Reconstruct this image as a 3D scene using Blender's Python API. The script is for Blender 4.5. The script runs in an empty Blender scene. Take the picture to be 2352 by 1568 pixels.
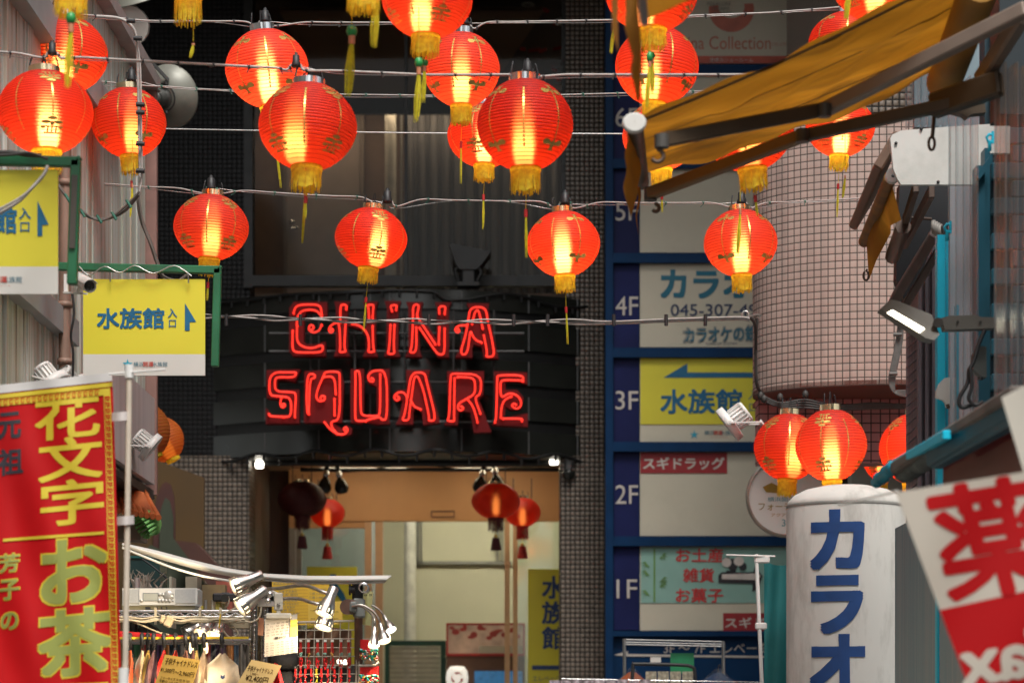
import bpy, math, random
from math import sin, cos, pi, radians as R
from mathutils import Vector as V3, Matrix, Euler
from mathutils.geometry import tessellate_polygon
random.seed(7)
SC = bpy.context.scene
COL = SC.collection
# ---------------------------------------------------------------- camera, sky, sun, exposure
FV, CX, CY, EYE = 5553.0, 1176.0, 1665.0, 1.6      # focal length and principal point on a 2352-wide sheet
cam_d = bpy.data.cameras.new('camera'); cam = bpy.data.objects.new('camera', cam_d); COL.objects.link(cam)
cam.location = (0, 0, EYE); cam.rotation_euler = (R(90), 0, 0)
cam_d.sensor_width = 36; cam_d.lens = 36 * FV / 2352; cam_d.shift_y = (CY - 784) / 2352
cam_d.clip_start = 0.1; cam_d.clip_end = 400
cam_d.dof.use_dof = True; cam_d.dof.focus_distance = 13.6; cam_d.dof.aperture_fstop = 2.8
SC.camera = cam
world = bpy.data.worlds.new('World'); SC.world = world; world.use_nodes = True
wn = world.node_tree.nodes; wl = world.node_tree.links
bg = wn['Background']; sky = wn.new('ShaderNodeTexSky'); sky.sky_type = 'NISHITA'; sky.sun_disc = False
SUN_EL, SUN_AZ = 57, 165
sky.sun_elevation = R(SUN_EL); sky.sun_rotation = R(SUN_AZ); sky.air_density = 1.0; sky.dust_density = 3.0
hs = wn.new('ShaderNodeHueSaturation'); hs.inputs['Saturation'].default_value = .3
wl.new(sky.outputs[0], hs.inputs['Color']); wm = wn.new('ShaderNodeMix'); wm.data_type = 'RGBA'; wm.blend_type = 'MULTIPLY'; wm.inputs[0].default_value = 1; wm.inputs[7].default_value = (1, .99, .94, 1)
wl.new(hs.outputs[0], wm.inputs[6]); wl.new(wm.outputs[2], bg.inputs[0]); bg.inputs[1].default_value = 0.15
sun_d = bpy.data.lights.new('sun', 'SUN'); sun = bpy.data.objects.new('sun', sun_d); COL.objects.link(sun)
sun_d.energy = 2.2; sun_d.angle = R(20); sun_d.color = (1, .97, .92)
az = R(SUN_AZ)
sdir = V3((sin(az) * cos(R(SUN_EL)), cos(az) * cos(R(SUN_EL)), sin(R(SUN_EL))))
sun.rotation_euler = sdir.to_track_quat('Z', 'Y').to_euler(); sun.location = sdir * 40
SC.view_settings.view_transform = 'Standard'; SC.view_settings.look = 'None'; SC.view_settings.gamma = 1
SC.view_settings.use_curve_mapping = False; SC.view_settings.exposure = 0.45
SC.cycles.use_denoising = True
SC.cycles.max_bounces = 8; SC.cycles.diffuse_bounces = 3; SC.cycles.glossy_bounces = 3
SC.cycles.transmission_bounces = 6; SC.cycles.transparent_max_bounces = 10
SC.cycles.sample_clamp_indirect = 4; SC.cycles.caustics_reflective = False; SC.cycles.caustics_refractive = False

def P(x, y, Y):
    """the point that lies Y metres ahead on the sight line of sheet position x, y"""
    return V3(((x - CX) / FV * Y, Y, EYE + (CY - y) / FV * Y))
def S(px, Y): return px * Y / FV

# ---------------------------------------------------------------- materials
MATS = {}
def lin(c):
    return tuple((v / 255 / 12.92) if v / 255 <= .04045 else ((v / 255 + .055) / 1.055) ** 2.4 for v in c)
def nmat(name):
    m = bpy.data.materials.new(name); m.use_nodes = True
    nt = m.node_tree; n = nt.nodes; l = nt.links
    return m, n, l, n['Principled BSDF']
def link_mix(n, l, a, b, fac, mode='MIX'):
    x = n.new('ShaderNodeMix'); x.data_type = 'RGBA'; x.blend_type = mode
    for sock, v in ((x.inputs[0], fac), (x.inputs[6], a), (x.inputs[7], b)):
        if hasattr(v, 'is_output'): l.new(v, sock)
        else: sock.default_value = v if isinstance(v, float) else (*v[:3], 1)
    return x.outputs[2]
def mth(n, l, op, a, b=None, c=None):
    x = n.new('ShaderNodeMath'); x.operation = op
    for i, v in enumerate((a, b, c)):
        if v is None: continue
        if hasattr(v, 'is_output'): l.new(v, x.inputs[i])
        else: x.inputs[i].default_value = v
    return x.outputs[0]
def M(name, col=(.5, .5, .5), rough=.6, metal=0., var=.18, scale=9., stretch=(1, 1, 1), bump=0., dirt=None, dirt_amt=.5, dirt_scale=3., emit=None, trans=0., alpha=1., spec=.5):
    if name in MATS: return MATS[name]
    m, n, l, b = nmat(name)
    tc = n.new('ShaderNodeTexCoord'); mp = n.new('ShaderNodeMapping'); mp.inputs['Scale'].default_value = stretch
    l.new(tc.outputs['Object'], mp.inputs[0])
    nz = n.new('ShaderNodeTexNoise'); nz.inputs['Scale'].default_value = scale; nz.inputs['Detail'].default_value = 5
    l.new(mp.outputs[0], nz.inputs['Vector'])
    f = mth(n, l, 'MULTIPLY_ADD', nz.outputs[0], 2.0, -.5)
    c = link_mix(n, l, [v * (1 - var) for v in col], [min(1, v * (1 + var)) for v in col], f)
    if dirt:
        nd = n.new('ShaderNodeTexNoise'); nd.inputs['Scale'].default_value = dirt_scale; nd.inputs['Detail'].default_value = 8; nd.inputs['Roughness'].default_value = .7
        l.new(mp.outputs[0], nd.inputs['Vector'])
        r = n.new('ShaderNodeMapRange'); r.inputs[1].default_value = .48; r.inputs[2].default_value = .72
        l.new(nd.outputs[0], r.inputs[0])
        c = link_mix(n, l, c, dirt, mth(n, l, 'MULTIPLY', r.outputs[0], dirt_amt))
    l.new(c, b.inputs['Base Color'])
    rr = mth(n, l, 'MULTIPLY_ADD', nz.outputs[0], .25, rough - .12); l.new(rr, b.inputs['Roughness'])
    b.inputs['Metallic'].default_value = metal; b.inputs['Specular IOR Level'].default_value = spec
    if bump:
        bp = n.new('ShaderNodeBump'); bp.inputs['Strength'].default_value = bump; bp.inputs['Distance'].default_value = .01
        l.new(nz.outputs[0], bp.inputs['Height']); l.new(bp.outputs[0], b.inputs['Normal'])
    if emit:
        b.inputs['Emission Color'].default_value = (*emit[0], 1); b.inputs['Emission Strength'].default_value = emit[1]
    if trans:
        t = n.new('ShaderNodeBsdfTranslucent'); l.new(c, t.inputs[0]); mx = n.new('ShaderNodeMixShader'); mx.inputs[0].default_value = trans
        l.new(b.outputs[0], mx.inputs[1]); l.new(t.outputs[0], mx.inputs[2]); l.new(mx.outputs[0], n['Material Output'].inputs[0])
    if alpha < 1:
        b.inputs['Alpha'].default_value = alpha
    MATS[name] = m
    return m
def emitter(name, col, strength):
    if name in MATS: return MATS[name]
    m, n, l, b = nmat(name)
    b.inputs['Base Color'].default_value = (*[min(.8, v) for v in col], 1)
    b.inputs['Emission Color'].default_value = (*col, 1); b.inputs['Emission Strength'].default_value = strength
    MATS[name] = m; return m

# ---------------------------------------------------------------- mesh builder
class MB:
    def __init__(s): s.v = []; s.f = []; s.sm = []; s.mi = []; s.uv = {}
    def add(s, vs, fs, smooth=False, mi=0, uvs=None):
        o = len(s.v); s.v += [tuple(v) for v in vs]
        for k, f in enumerate(fs):
            if uvs: s.uv[len(s.f)] = uvs[k]
            s.f.append([i + o for i in f]); s.sm.append(smooth); s.mi.append(mi)
        return s
    def box(s, c, d, rot=None, mi=0, bev=0.):
        x, y, z = [v / 2 for v in d]
        if bev:
            bv = min(bev, x * .9, y * .9, z * .9); vs = []; 
            pts = [(sx, sy, sz) for sx in (-1, 1) for sy in (-1, 1) for sz in (-1, 1)]
            idx = {}
            for p in pts:
                for ax in range(3):
                    q = [p[0] * (x - bv), p[1] * (y - bv), p[2] * (z - bv)]
                    q[ax] = p[ax] * (x, y, z)[ax]; idx[(p, ax)] = len(vs); vs.append(V3(q))
            fs = []
            for ax in range(3):
                a, b_ = [i for i in range(3) if i != ax]
                for sg in (-1, 1):
                    def mk(u, w):
                        p = [0, 0, 0]; p[ax] = sg; p[a] = u; p[b_] = w; return idx[(tuple(p), ax)]
                    fs.append([mk(-1, -1), mk(1, -1), mk(1, 1), mk(-1, 1)])
            for ax in range(3):
                a, b_ = [i for i in range(3) if i != ax]
                for u in (-1, 1):
                    for w in (-1, 1):
                        p0 = [0, 0, 0]; p0[a] = u; p0[b_] = w; p1 = list(p0); p0[ax] = -1; p1[ax] = 1
                        fs.append([idx[(tuple(p0), a)], idx[(tuple(p1), a)], idx[(tuple(p1), b_)], idx[(tuple(p0), b_)]])
            for p in pts: fs.append([idx[(p, 0)], idx[(p, 1)], idx[(p, 2)]])
        else:
            vs = [V3((sx * x, sy * y, sz * z)) for sx in (-1, 1) for sy in (-1, 1) for sz in (-1, 1)]
            fs = [(0, 1, 3, 2), (4, 6, 7, 5), (0, 4, 5, 1), (2, 3, 7, 6), (0, 2, 6, 4), (1, 5, 7, 3)]
        if rot is not None: vs = [rot @ v for v in vs]
        c = V3(c); return s.add([v + c for v in vs], fs, mi=mi)
    def span(s, a, b, **k):
        """axis-aligned box between two corners"""
        a = V3(a); b = V3(b); return s.box((a + b) / 2, [abs(b[i] - a[i]) for i in range(3)], **k)
    def bar(s, a, b, w, h, up=(0, 0, 1), mi=0, bev=0.):
        a = V3(a); b = V3(b); d = b - a; x = d.normalized(); y = V3(up).cross(x)
        if y.length < 1e-4: y = V3((0, 1, 0)).cross(x)
        y.normalize(); z = x.cross(y)
        return s.box((a + b) / 2, (d.length, w, h), Matrix((x, y, z)).transposed(), mi=mi, bev=bev)
    def tube(s, pts, r, n=8, smooth=True, caps=True, mi=0):
        pts = [V3(p) for p in pts]; m = len(pts); rs = r if isinstance(r, (list, tuple)) else [r] * m
        t = (pts[1] - pts[0]).normalized(); u = t.orthogonal().normalized(); vs = []
        for i, p in enumerate(pts):
            t2 = (pts[min(i + 1, m - 1)] - pts[max(i - 1, 0)])
            t2 = t2.normalized() if t2.length > 1e-9 else t
            u = (u - t2 * u.dot(t2)); u = u.normalized() if u.length > 1e-6 else t2.orthogonal().normalized()
            w = t2.cross(u); t = t2
            for k in range(n):
                a = 2 * pi * k / n; vs.append(p + (u * cos(a) + w * sin(a)) * rs[i])
        fs = [(i * n + k, i * n + (k + 1) % n, (i + 1) * n + (k + 1) % n, (i + 1) * n + k) for i in range(m - 1) for k in range(n)]
        s.add(vs, fs, smooth, mi)
        if caps: s.add([vs[k] for k in range(n)], [list(range(n))[::-1]], mi=mi); s.add(vs[-n:], [list(range(n))], mi=mi)
        return s
    def lathe(s, prof, n=24, mat=None, smooth=True, mi=0, arc=(0, 2 * pi)):
        """profile of (radius, height) about z, moved by matrix"""
        full = abs(arc[1] - arc[0] - 2 * pi) < 1e-6; nn = n if full else n + 1; vs = []
        for r, z in prof:
            for k in range(nn):
                a = arc[0] + (arc[1] - arc[0]) * k / n; vs.append(V3((r * cos(a), r * sin(a), z)))
        if mat is not None: vs = [mat @ v for v in vs]
        fs = []
        for i in range(len(prof) - 1):
            for k in range(n):
                k2 = (k + 1) % nn if full else k + 1
                fs.append((i * nn + k, i * nn + k2, (i + 1) * nn + k2, (i + 1) * nn + k))
        return s.add(vs, fs, smooth, mi)
    def poly(s, pts2, fn, depth=0., mi=0):
        """outline in 2D carried into space by fn(u, v, d); with depth it gets a back and sides"""
        n = len(pts2); tris = tessellate_polygon([[V3((p[0], p[1], 0)) for p in pts2]])
        s.add([fn(p[0], p[1], 0) for p in pts2], tris, mi=mi)
        if depth:
            s.add([fn(p[0], p[1], depth) for p in pts2], [t[::-1] for t in tris], mi=mi)
            s.add([fn(p[0], p[1], 0) for p in pts2] + [fn(p[0], p[1], depth) for p in pts2],
                  [(i, (i + 1) % n, n + (i + 1) % n, n + i) for i in range(n)], mi=mi)
        return s
    def grid(s, fn, nu, nv, smooth=True, mi=0, thick=0., uvfn=None):
        vs = [V3(fn(i / nu, j / nv)) for j in range(nv + 1) for i in range(nu + 1)]
        fs = [(j * (nu + 1) + i, j * (nu + 1) + i + 1, (j + 1) * (nu + 1) + i + 1, (j + 1) * (nu + 1) + i) for j in range(nv) for i in range(nu)]
        uvs = None
        if uvfn: uvs = [[uvfn((q % (nu + 1)) / nu, (q // (nu + 1)) / nv) for q in f] for f in fs]
        s.add(vs, fs, smooth, mi, uvs)
        if thick:
            ns = []
            for j in range(nv + 1):
                for i in range(nu + 1):
                    a = vs[j * (nu + 1) + min(i + 1, nu)] - vs[j * (nu + 1) + max(i - 1, 0)]; b = vs[min(j + 1, nv) * (nu + 1) + i] - vs[max(j - 1, 0) * (nu + 1) + i]
                    c = a.cross(b); ns.append(c.normalized() if c.length > 1e-9 else V3((0, -1, 0)))
            vb = [v - q * thick for v, q in zip(vs, ns)]
            s.add(vb, [f[::-1] for f in fs], smooth, mi)
            ring = [i for i in range(nu + 1)] + [j * (nu + 1) + nu for j in range(1, nv + 1)] + [nv * (nu + 1) + i for i in range(nu - 1, -1, -1)] + [j * (nu + 1) for j in range(nv - 1, 0, -1)]
            k = len(ring); s.add([vs[i] for i in ring] + [vb[i] for i in ring], [(i, (i + 1) % k, k + (i + 1) % k, k + i) for i in range(k)], mi=mi)
        return s
    def build(s, name, mats, parent=None, local=True):
        me = bpy.data.meshes.new(name)
        off = V3(parent.matrix_world.translation) if (parent is not None and local) else None
        inv = None
        if parent is not None and local: inv = world_matrix(parent).inverted()
        me.from_pydata([inv @ V3(v) for v in s.v] if inv is not None else s.v, [], s.f)
        me.polygons.foreach_set('use_smooth', s.sm)
        if not isinstance(mats, (list, tuple)): mats = [mats]
        for m in mats: me.materials.append(m)
        if len(mats) > 1: me.polygons.foreach_set('material_index', s.mi)
        if s.uv:
            ul = me.uv_layers.new(name='UVMap')
            for pi_, uv in s.uv.items():
                for li, q in zip(me.polygons[pi_].loop_indices, uv): ul.data[li].uv = q
        me.update()
        o = bpy.data.objects.new(name, me); COL.objects.link(o)
        if parent is not None: o.parent = parent
        return o
def world_matrix(o):
    m = Matrix.LocRotScale(o.location, o.rotation_euler, o.scale)
    return world_matrix(o.parent) @ m if o.parent else m
def tag(o, label, cat, group=None, kind=None):
    if kind: o['kind'] = kind
    if label: o['label'] = label
    if cat: o['category'] = cat
    if group: o['group'] = group
    return o
def thing(name, label, cat, loc=(0, 0, 0), rot=(0, 0, 0), group=None, scale=(1, 1, 1)):
    o = bpy.data.objects.new(name, None); COL.objects.link(o)
    o.location = loc; o.rotation_euler = rot; o.scale = scale; o.empty_display_size = .05
    return tag(o, label, cat, group)
def copy_tree(o, parent=None):
    c = o.copy(); COL.objects.link(c)
    if parent is not None: c.parent = parent
    for ch in o.children: copy_tree(ch, c)
    return c
def text_mesh(body, bold=0., width=None, height=None, center=True, size=1., line=1.0, spacing=1.0):
    """outline letters as 2D triangles; scaled to the width and height asked for and centred"""
    c = bpy.data.curves.new('lettering', 'FONT'); c.body = body; c.size = 1; c.offset = bold; c.space_line = line; c.space_character = spacing; c.resolution_u = 3
    o = bpy.data.objects.new('lettering', c); COL.objects.link(o)
    dg = bpy.context.evaluated_depsgraph_get()
    me = bpy.data.meshes.new_from_object(o.evaluated_get(dg), depsgraph=dg)
    vs = [(v.co.x, v.co.y) for v in me.vertices]; fs = [list(p.vertices) for p in me.polygons]
    bpy.data.objects.remove(o); bpy.data.curves.remove(c); bpy.data.meshes.remove(me)
    x0 = min(v[0] for v in vs); x1 = max(v[0] for v in vs); y0 = min(v[1] for v in vs); y1 = max(v[1] for v in vs)
    sx = width / (x1 - x0) if width else None; sy = height / (y1 - y0) if height else None
    sx = sx or sy or size; sy = sy or sx
    ox, oy = ((x0 + x1) / 2, (y0 + y1) / 2)
    return [((x - ox) * sx, (y - oy) * sy) for x, y in vs], fs
def put_text(mb, body, fn, cx, cy, w=None, h=None, bold=0., d=-.003, mi=0, shear=0., line=1.0, spacing=1.0, rot=0., step=0., gap=.00006):
    """letters in a plane: fn(u, v, d) -> point; u, v with v pointing up"""
    vs, fs = text_mesh(body, 0., w, h, line=line, spacing=spacing)
    if step: vs, fs = slice_mesh(vs, fs, step)
    if rot: vs = [(x * cos(rot) - y * sin(rot), x * sin(rot) + y * cos(rot)) for x, y in vs]
    em = (max(v[1] for v in vs) - min(v[1] for v in vs)) / 1.0 / (body.count('\n') + 1)
    mv = [(0, 0)] + ([(bold * em * .92 * i, bold * em * .92 * j) for i in (-1, 0, 1) for j in (-1, 0, 1) if i or j] if bold else [])
    for q, (ox, oy) in enumerate(mv):
        mb.add([fn(cx + x + shear * y + ox, cy + y + oy, d - q * gap) for x, y in vs], fs, mi=mi)
    return mb
def slice_mesh(vs, fs, step):
    """cut flat letters into narrow strips both ways so that they can follow a curved surface"""
    import bmesh
    bm = bmesh.new(); bv = [bm.verts.new((x, y, 0)) for x, y in vs]
    for f in fs:
        try: bm.faces.new([bv[i] for i in f])
        except ValueError: pass
    for ax in (0, 1):
        a = min(v[ax] for v in vs); b = max(v[ax] for v in vs); k = int((b - a) / step)
        for i in range(1, k + 1):
            co = [0, 0, 0]; co[ax] = a + i * step; no = [0, 0, 0]; no[ax] = 1
            bmesh.ops.bisect_plane(bm, geom=bm.verts[:] + bm.edges[:] + bm.faces[:], plane_co=co, plane_no=no)
    bm.verts.index_update(); o = [(v.co.x, v.co.y) for v in bm.verts], [[v.index for v in f.verts] for f in bm.faces]
    bm.free(); return o
def spline(pts, n=8):
    """Catmull-Rom through points"""
    pts = [V3(p) for p in pts]; out = []
    for i in range(len(pts) - 1):
        p0 = pts[max(i - 1, 0)]; p1 = pts[i]; p2 = pts[i + 1]; p3 = pts[min(i + 2, len(pts) - 1)]
        for k in range(n):
            t = k / n
            out.append(.5 * ((2 * p1) + (p2 - p0) * t + (2 * p0 - 5 * p1 + 4 * p2 - p3) * t * t + (3 * p1 - p0 - 3 * p2 + p3) * t ** 3))
    out.append(pts[-1]); return out
def xy(px, Y):
    """sheet positions -> points at one distance"""
    return [P(x, y, Y) for x, y in px]
# ---------------------------------------------------------------- lanterns
def lantern_cloth(name, col, tcol, amount_t=.56, see=.26, rough=.46):
    m, n, l, b = nmat(name)
    b.inputs['Base Color'].default_value = (*col, 1); b.inputs['Roughness'].default_value = .55
    tc = n.new('ShaderNodeTexCoord'); nz = n.new('ShaderNodeTexNoise'); nz.inputs['Scale'].default_value = 6; l.new(tc.outputs['Object'], nz.inputs['Vector'])
    c = link_mix(n, l, [v * .85 for v in col], col, nz.outputs[0]); l.new(c, b.inputs['Base Color'])
    t = n.new('ShaderNodeBsdfTranslucent'); t.inputs[0].default_value = (*tcol, 1)
    mx = n.new('ShaderNodeMixShader'); mx.inputs[0].default_value = amount_t
    l.new(b.outputs[0], mx.inputs[1]); l.new(t.outputs[0], mx.inputs[2])
    g = n.new('ShaderNodeBsdfRefraction'); g.inputs['Color'].default_value = (1, .56, .26, 1); g.inputs['Roughness'].default_value = rough; g.inputs['IOR'].default_value = 1.3
    m2 = n.new('ShaderNodeMixShader'); m2.inputs[0].default_value = see
    l.new(mx.outputs[0], m2.inputs[1]); l.new(g.outputs[0], m2.inputs[2]); l.new(m2.outputs[0], n['Material Output'].inputs[0])
    MATS[name] = m; return m
CLOTH = lantern_cloth('red_lantern_cloth', (.64, .035, .026), (1, .088, .03))
RIBW = M('rib_wire_red', (.42, .025, .014), .7, 0, .1, 20)
GOLD = M('gold_foil', (.75, .52, .14), .3, .8, .2, 40)
BRASS = M('brass_band', (.72, .6, .38), .22, 1., .15, 20)
FRINGE = M('yellow_fringe', (.95, .7, .05), .7, 0, .3, 60, trans=.5)
TASSEL = M('lemon_tassel', (.95, .8, .05), .7, 0, .2, 60, trans=.5)
BEAD = M('green_bead', (.02, .25, .06), .3)
REDBEAD = M('red_bead', (.5, .02, .02), .4)
PINKBEAD = M('striped_bead', (.5, .2, .1), .4)
BLACK = M('black_rubber', (.015, .015, .017), .5)
WIRE = M('grey_cable', (.36, .33, .31), .5, 0, .25, 30)
STEEL = M('steel_wire', (.45, .44, .43), .35, .9)
def bulb_mat(name, col, peak, zc=.0, fall=7.):
    m, n, l, b = nmat(name); tc = n.new('ShaderNodeTexCoord'); sp = n.new('ShaderNodeSeparateXYZ'); l.new(tc.outputs['Object'], sp.inputs[0])
    d = mth(n, l, 'ABSOLUTE', mth(n, l, 'SUBTRACT', sp.outputs[2], zc)); e = mth(n, l, 'MAXIMUM', mth(n, l, 'SUBTRACT', 1., mth(n, l, 'MULTIPLY', d, fall)), .1)
    b.inputs['Emission Color'].default_value = (*col, 1); l.new(mth(n, l, 'MULTIPLY', e, peak), b.inputs['Emission Strength']); MATS[name] = m; return m
BULB = bulb_mat('lantern_bulb', (1, .58, .27), 22, -.015, 9.)
def profile(Rm, Hm, neck, nrib, seg=4, amp=.024):
    pr = []; Hp = Hm / math.sqrt(1 - (neck / Rm) ** 2)
    for i in range(nrib * seg + 1):
        t = i / (nrib * seg); z = -Hm + 2 * Hm * t
        r = shell_r(z, Rm, Hm, neck); ph = (t * nrib) % 1
        r += Rm * amp * (math.sqrt(max(0, 1 - (2 * ph - 1) ** 2)) - .7)
        pr.append((r, z))
    return pr
def shell_r(z, Rm, Hm, neck):
    a = min(1., abs(z / Hm)); return neck + (Rm - neck) * max(0., cos(a * pi / 2)) ** .63
def blob(cx, cy, rx, ry, n=10): return [(cx + rx * cos(2 * pi * k / n), cy + ry * sin(2 * pi * k / n)) for k in range(n)]
PINE = [blob(0, .95, .34, .16), blob(-.45, .62, .36, .15), blob(.45, .62, .36, .15), blob(0, .5, .16, .2), [(-.6, .32), (.6, .32), (.5, .2), (-.5, .2)], blob(-.72, .2, .2, .12), blob(.72, .2, .2, .12),
        [(-.4, .2), (-.25, .2), (-.3, -.2), (-.45, -.2)], [(.4, .2), (.25, .2), (.3, -.2), (.45, -.2)], [(-.07, .3), (.07, .3), (.07, -.2), (-.07, -.2)], [(-.7, -.18), (.75, -.18), (.75, -.3), (-.7, -.3)]]
CLOUD = [[(-1, .25), (-.8, .5), (-.45, .45), (-.2, .2), (0, .55), (.2, .2), (.45, .45), (.8, .5), (1, .25), (.85, .0), (.5, .02), (.2, -.02), (.14, -.3), (.4, -.45), (-.4, -.45), (-.14, -.3), (-.2, -.02), (-.5, .02), (-.85, 0)]]
def make_lantern(name, kind='pine', Rm=.225, Hm=.172, neck=.068, nrib=25, cloth=None, bulb=None, fringe_col=None, band=None, tassel='thin', fringe_h=.085, meridians=8, streak=(0, 0)):
    t = thing(name, None, None)
    cloth = cloth or CLOTH
    MB().lathe(profile(Rm, Hm, neck, nrib), 40).build('shade', cloth, t)
    mb = MB()
    for i in range(1, nrib):
        z = -Hm + 2 * Hm * i / nrib; r = shell_r(z, Rm, Hm, neck) - Rm * .0145
        mb.lathe([(r, z - .0010), (r + .0012, z), (r, z + .0010)], 40)
    mb.build('rib_wire', RIBW, t)
    # collar and the two hooks that hold it
    mb = MB(); z0 = Hm
    mb.lathe([(neck * 1.02, z0 - .004), (neck * 1.08, z0), (neck * 1.08, z0 + .026), (neck * 1.0, z0 + .027), (neck * .98, z0 - .004)], 44, smooth=False); col = mb.build('collar', band or BRASS, t)
    mb = MB()
    for sx in (-1, 1):
        mb.tube(spline([(sx * neck, 0, z0 + .015), (sx * neck * .95, 0, z0 + .045), (sx * neck * .8, .004, z0 + .075), (sx * neck * .9, 0, z0 + .06)], 4), .0035, 6)
    mb.tube([(-neck * .2, 0, z0), (0, 0, z0 + .085)], .003, 5); mb.tube([(neck * .2, 0, z0), (0.005, 0, z0 + .085)], .003, 5)
    mb.build('hanger', BLACK, t)
    # gold seams and printed motifs laid on the cloth
    mb = MB()
    def on(phi, z, d):
        r = shell_r(z, Rm, Hm, neck) + Rm * .012 + d; return (r * cos(phi), r * sin(phi), z)
    for k in range(meridians):
        ph = 2 * pi * k / meridians + .35; odd = k % 2
        za, zb = (-.68 * Hm, .7 * Hm) if odd else (-.4 * Hm, .45 * Hm) if kind == 'pine' else (-.55 * Hm, .6 * Hm)
        st = 16; w = .0036
        for i in range(st):
            z1 = za + (zb - za) * i / st; z2 = za + (zb - za) * (i + .8) / st
            dp = w / shell_r(z1, Rm, Hm, neck)
            mb.add([on(ph - dp, z1, 0), on(ph + dp, z1, 0), on(ph + dp, z2, 0), on(ph - dp, z2, 0)], [(0, 1, 2, 3)])
        if kind and not odd:
            for zc, up, shp in ((.68 * Hm, -1, PINE if kind == 'pine' else CLOUD), (-.62 * Hm, 1, PINE if kind == 'pine' else CLOUD)):
                sc = .053 if kind == 'pine' else .05
                for pl in shp:
                    pts = [(p[0] * sc, (p[1] - .35) * sc * up if kind == 'pine' else p[1] * sc * up) for p in pl]
                    tri = tessellate_polygon([[V3((a, b_, 0)) for a, b_ in pts]])
                    q = []
                    for a, b_ in pts:
                        z = zc + b_ * .8; z = max(-Hm * .97, min(Hm * .97, z)); q.append(on(ph + a / max(.1, shell_r(zc, Rm, Hm, neck)), z, .001))
                    mb.add(q, tri)
    if kind or meridians: mb.build('gold_trim', GOLD, t)
    # fringe under the neck
    rnd = random.Random(hash(name) % 99 + int(Rm * 1000)); mb = MB(); nr = neck * 1.0
    mb.lathe([(nr * 1.0, -Hm + .004), (nr * 1.06, -Hm - .004), (nr * 1.06, -Hm - .016), (nr, -Hm - .018)], 24)
    for k in range(84):
        a = 2 * pi * k / 84 + rnd.uniform(-.03, .03); ln = fringe_h * rnd.uniform(.8, 1.08); dr = rnd.uniform(-.006, .006); wv = .0026; da = rnd.uniform(-.05, .05)
        z1 = -Hm - .014; ps = []
        for q in range(4):
            f = q / 3; rr = nr + dr * f; aa = a + da * f
            for sd in (-1, 1): ps.append((rr * cos(aa) - sd * wv * sin(aa), rr * sin(aa) + sd * wv * cos(aa), z1 - ln * f))
        mb.add(ps, [(0, 1, 3, 2), (2, 3, 5, 4), (4, 5, 7, 6)])
    mb.build('fringe', fringe_col or FRINGE, t)
    # bulb on its socket
    bl = MB().lathe([(.001, -.1), (.02, -.097), (.03, -.08), (.034, -.03), (.032, .03), (.028, .09), (.02, .12), (.012, .13)], 12).build('bulb', bulb or BULB, t)
    bl.location = (streak[0], streak[1], -.045)
    MB().tube([(0, 0, .03), (0, 0, Hm)], .012, 8).build('socket', BLACK, t)
    if tassel:
        mb = MB(); zt = -Hm - .02; L0 = {'thin': .14, 'bead': .11, 'short': .1}[tassel]
        mb.tube([(.004, -.004, zt), (0, 0, zt - L0)], .0016, 5)
        z1 = zt - L0; th = .012 if tassel == 'bead' else .007; ln = .15 if tassel != 'short' else .06
        tl = None; mb2 = MB()
        for k in range(26 if tassel == 'bead' else 10):
            a = rnd.uniform(0, 2 * pi); r0 = th * .5 * rnd.random(); r1 = th * rnd.uniform(.3, 1.15); l2 = ln * rnd.uniform(.8, 1.05)
            p0 = V3((r0 * cos(a), r0 * sin(a), z1 - .03)); p1 = V3((r1 * .8 * cos(a), r1 * .8 * sin(a), z1 - .03 - l2 * .5)); p2 = V3((r1 * cos(a) * .7, r1 * sin(a) * .7, z1 - .03 - l2))
            mb2.tube([p0, p1, p2], [.0022, .002, .001], 4)
        tl = mb2.build('tassel', TASSEL, t)
        mb.build('cord', FRINGE, tl)
        mb = MB()
        if tassel == 'bead':
            mb.lathe([(.001, z1 + .018), (.011, z1 + .013), (.016, z1), (.011, z1 - .013), (.001, z1 - .018)], 14); mb.build('bead', BEAD, tl)
            MB().tube([(0, 0, z1 - .014), (0, 0, z1 - .04)], .0085, 10).build('sleeve', PINKBEAD, tl)
        else:
            MB().tube([(0, 0, z1), (0, 0, z1 - .03)], .0075, 10).build('sleeve', REDBEAD, tl)
    return t
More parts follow.
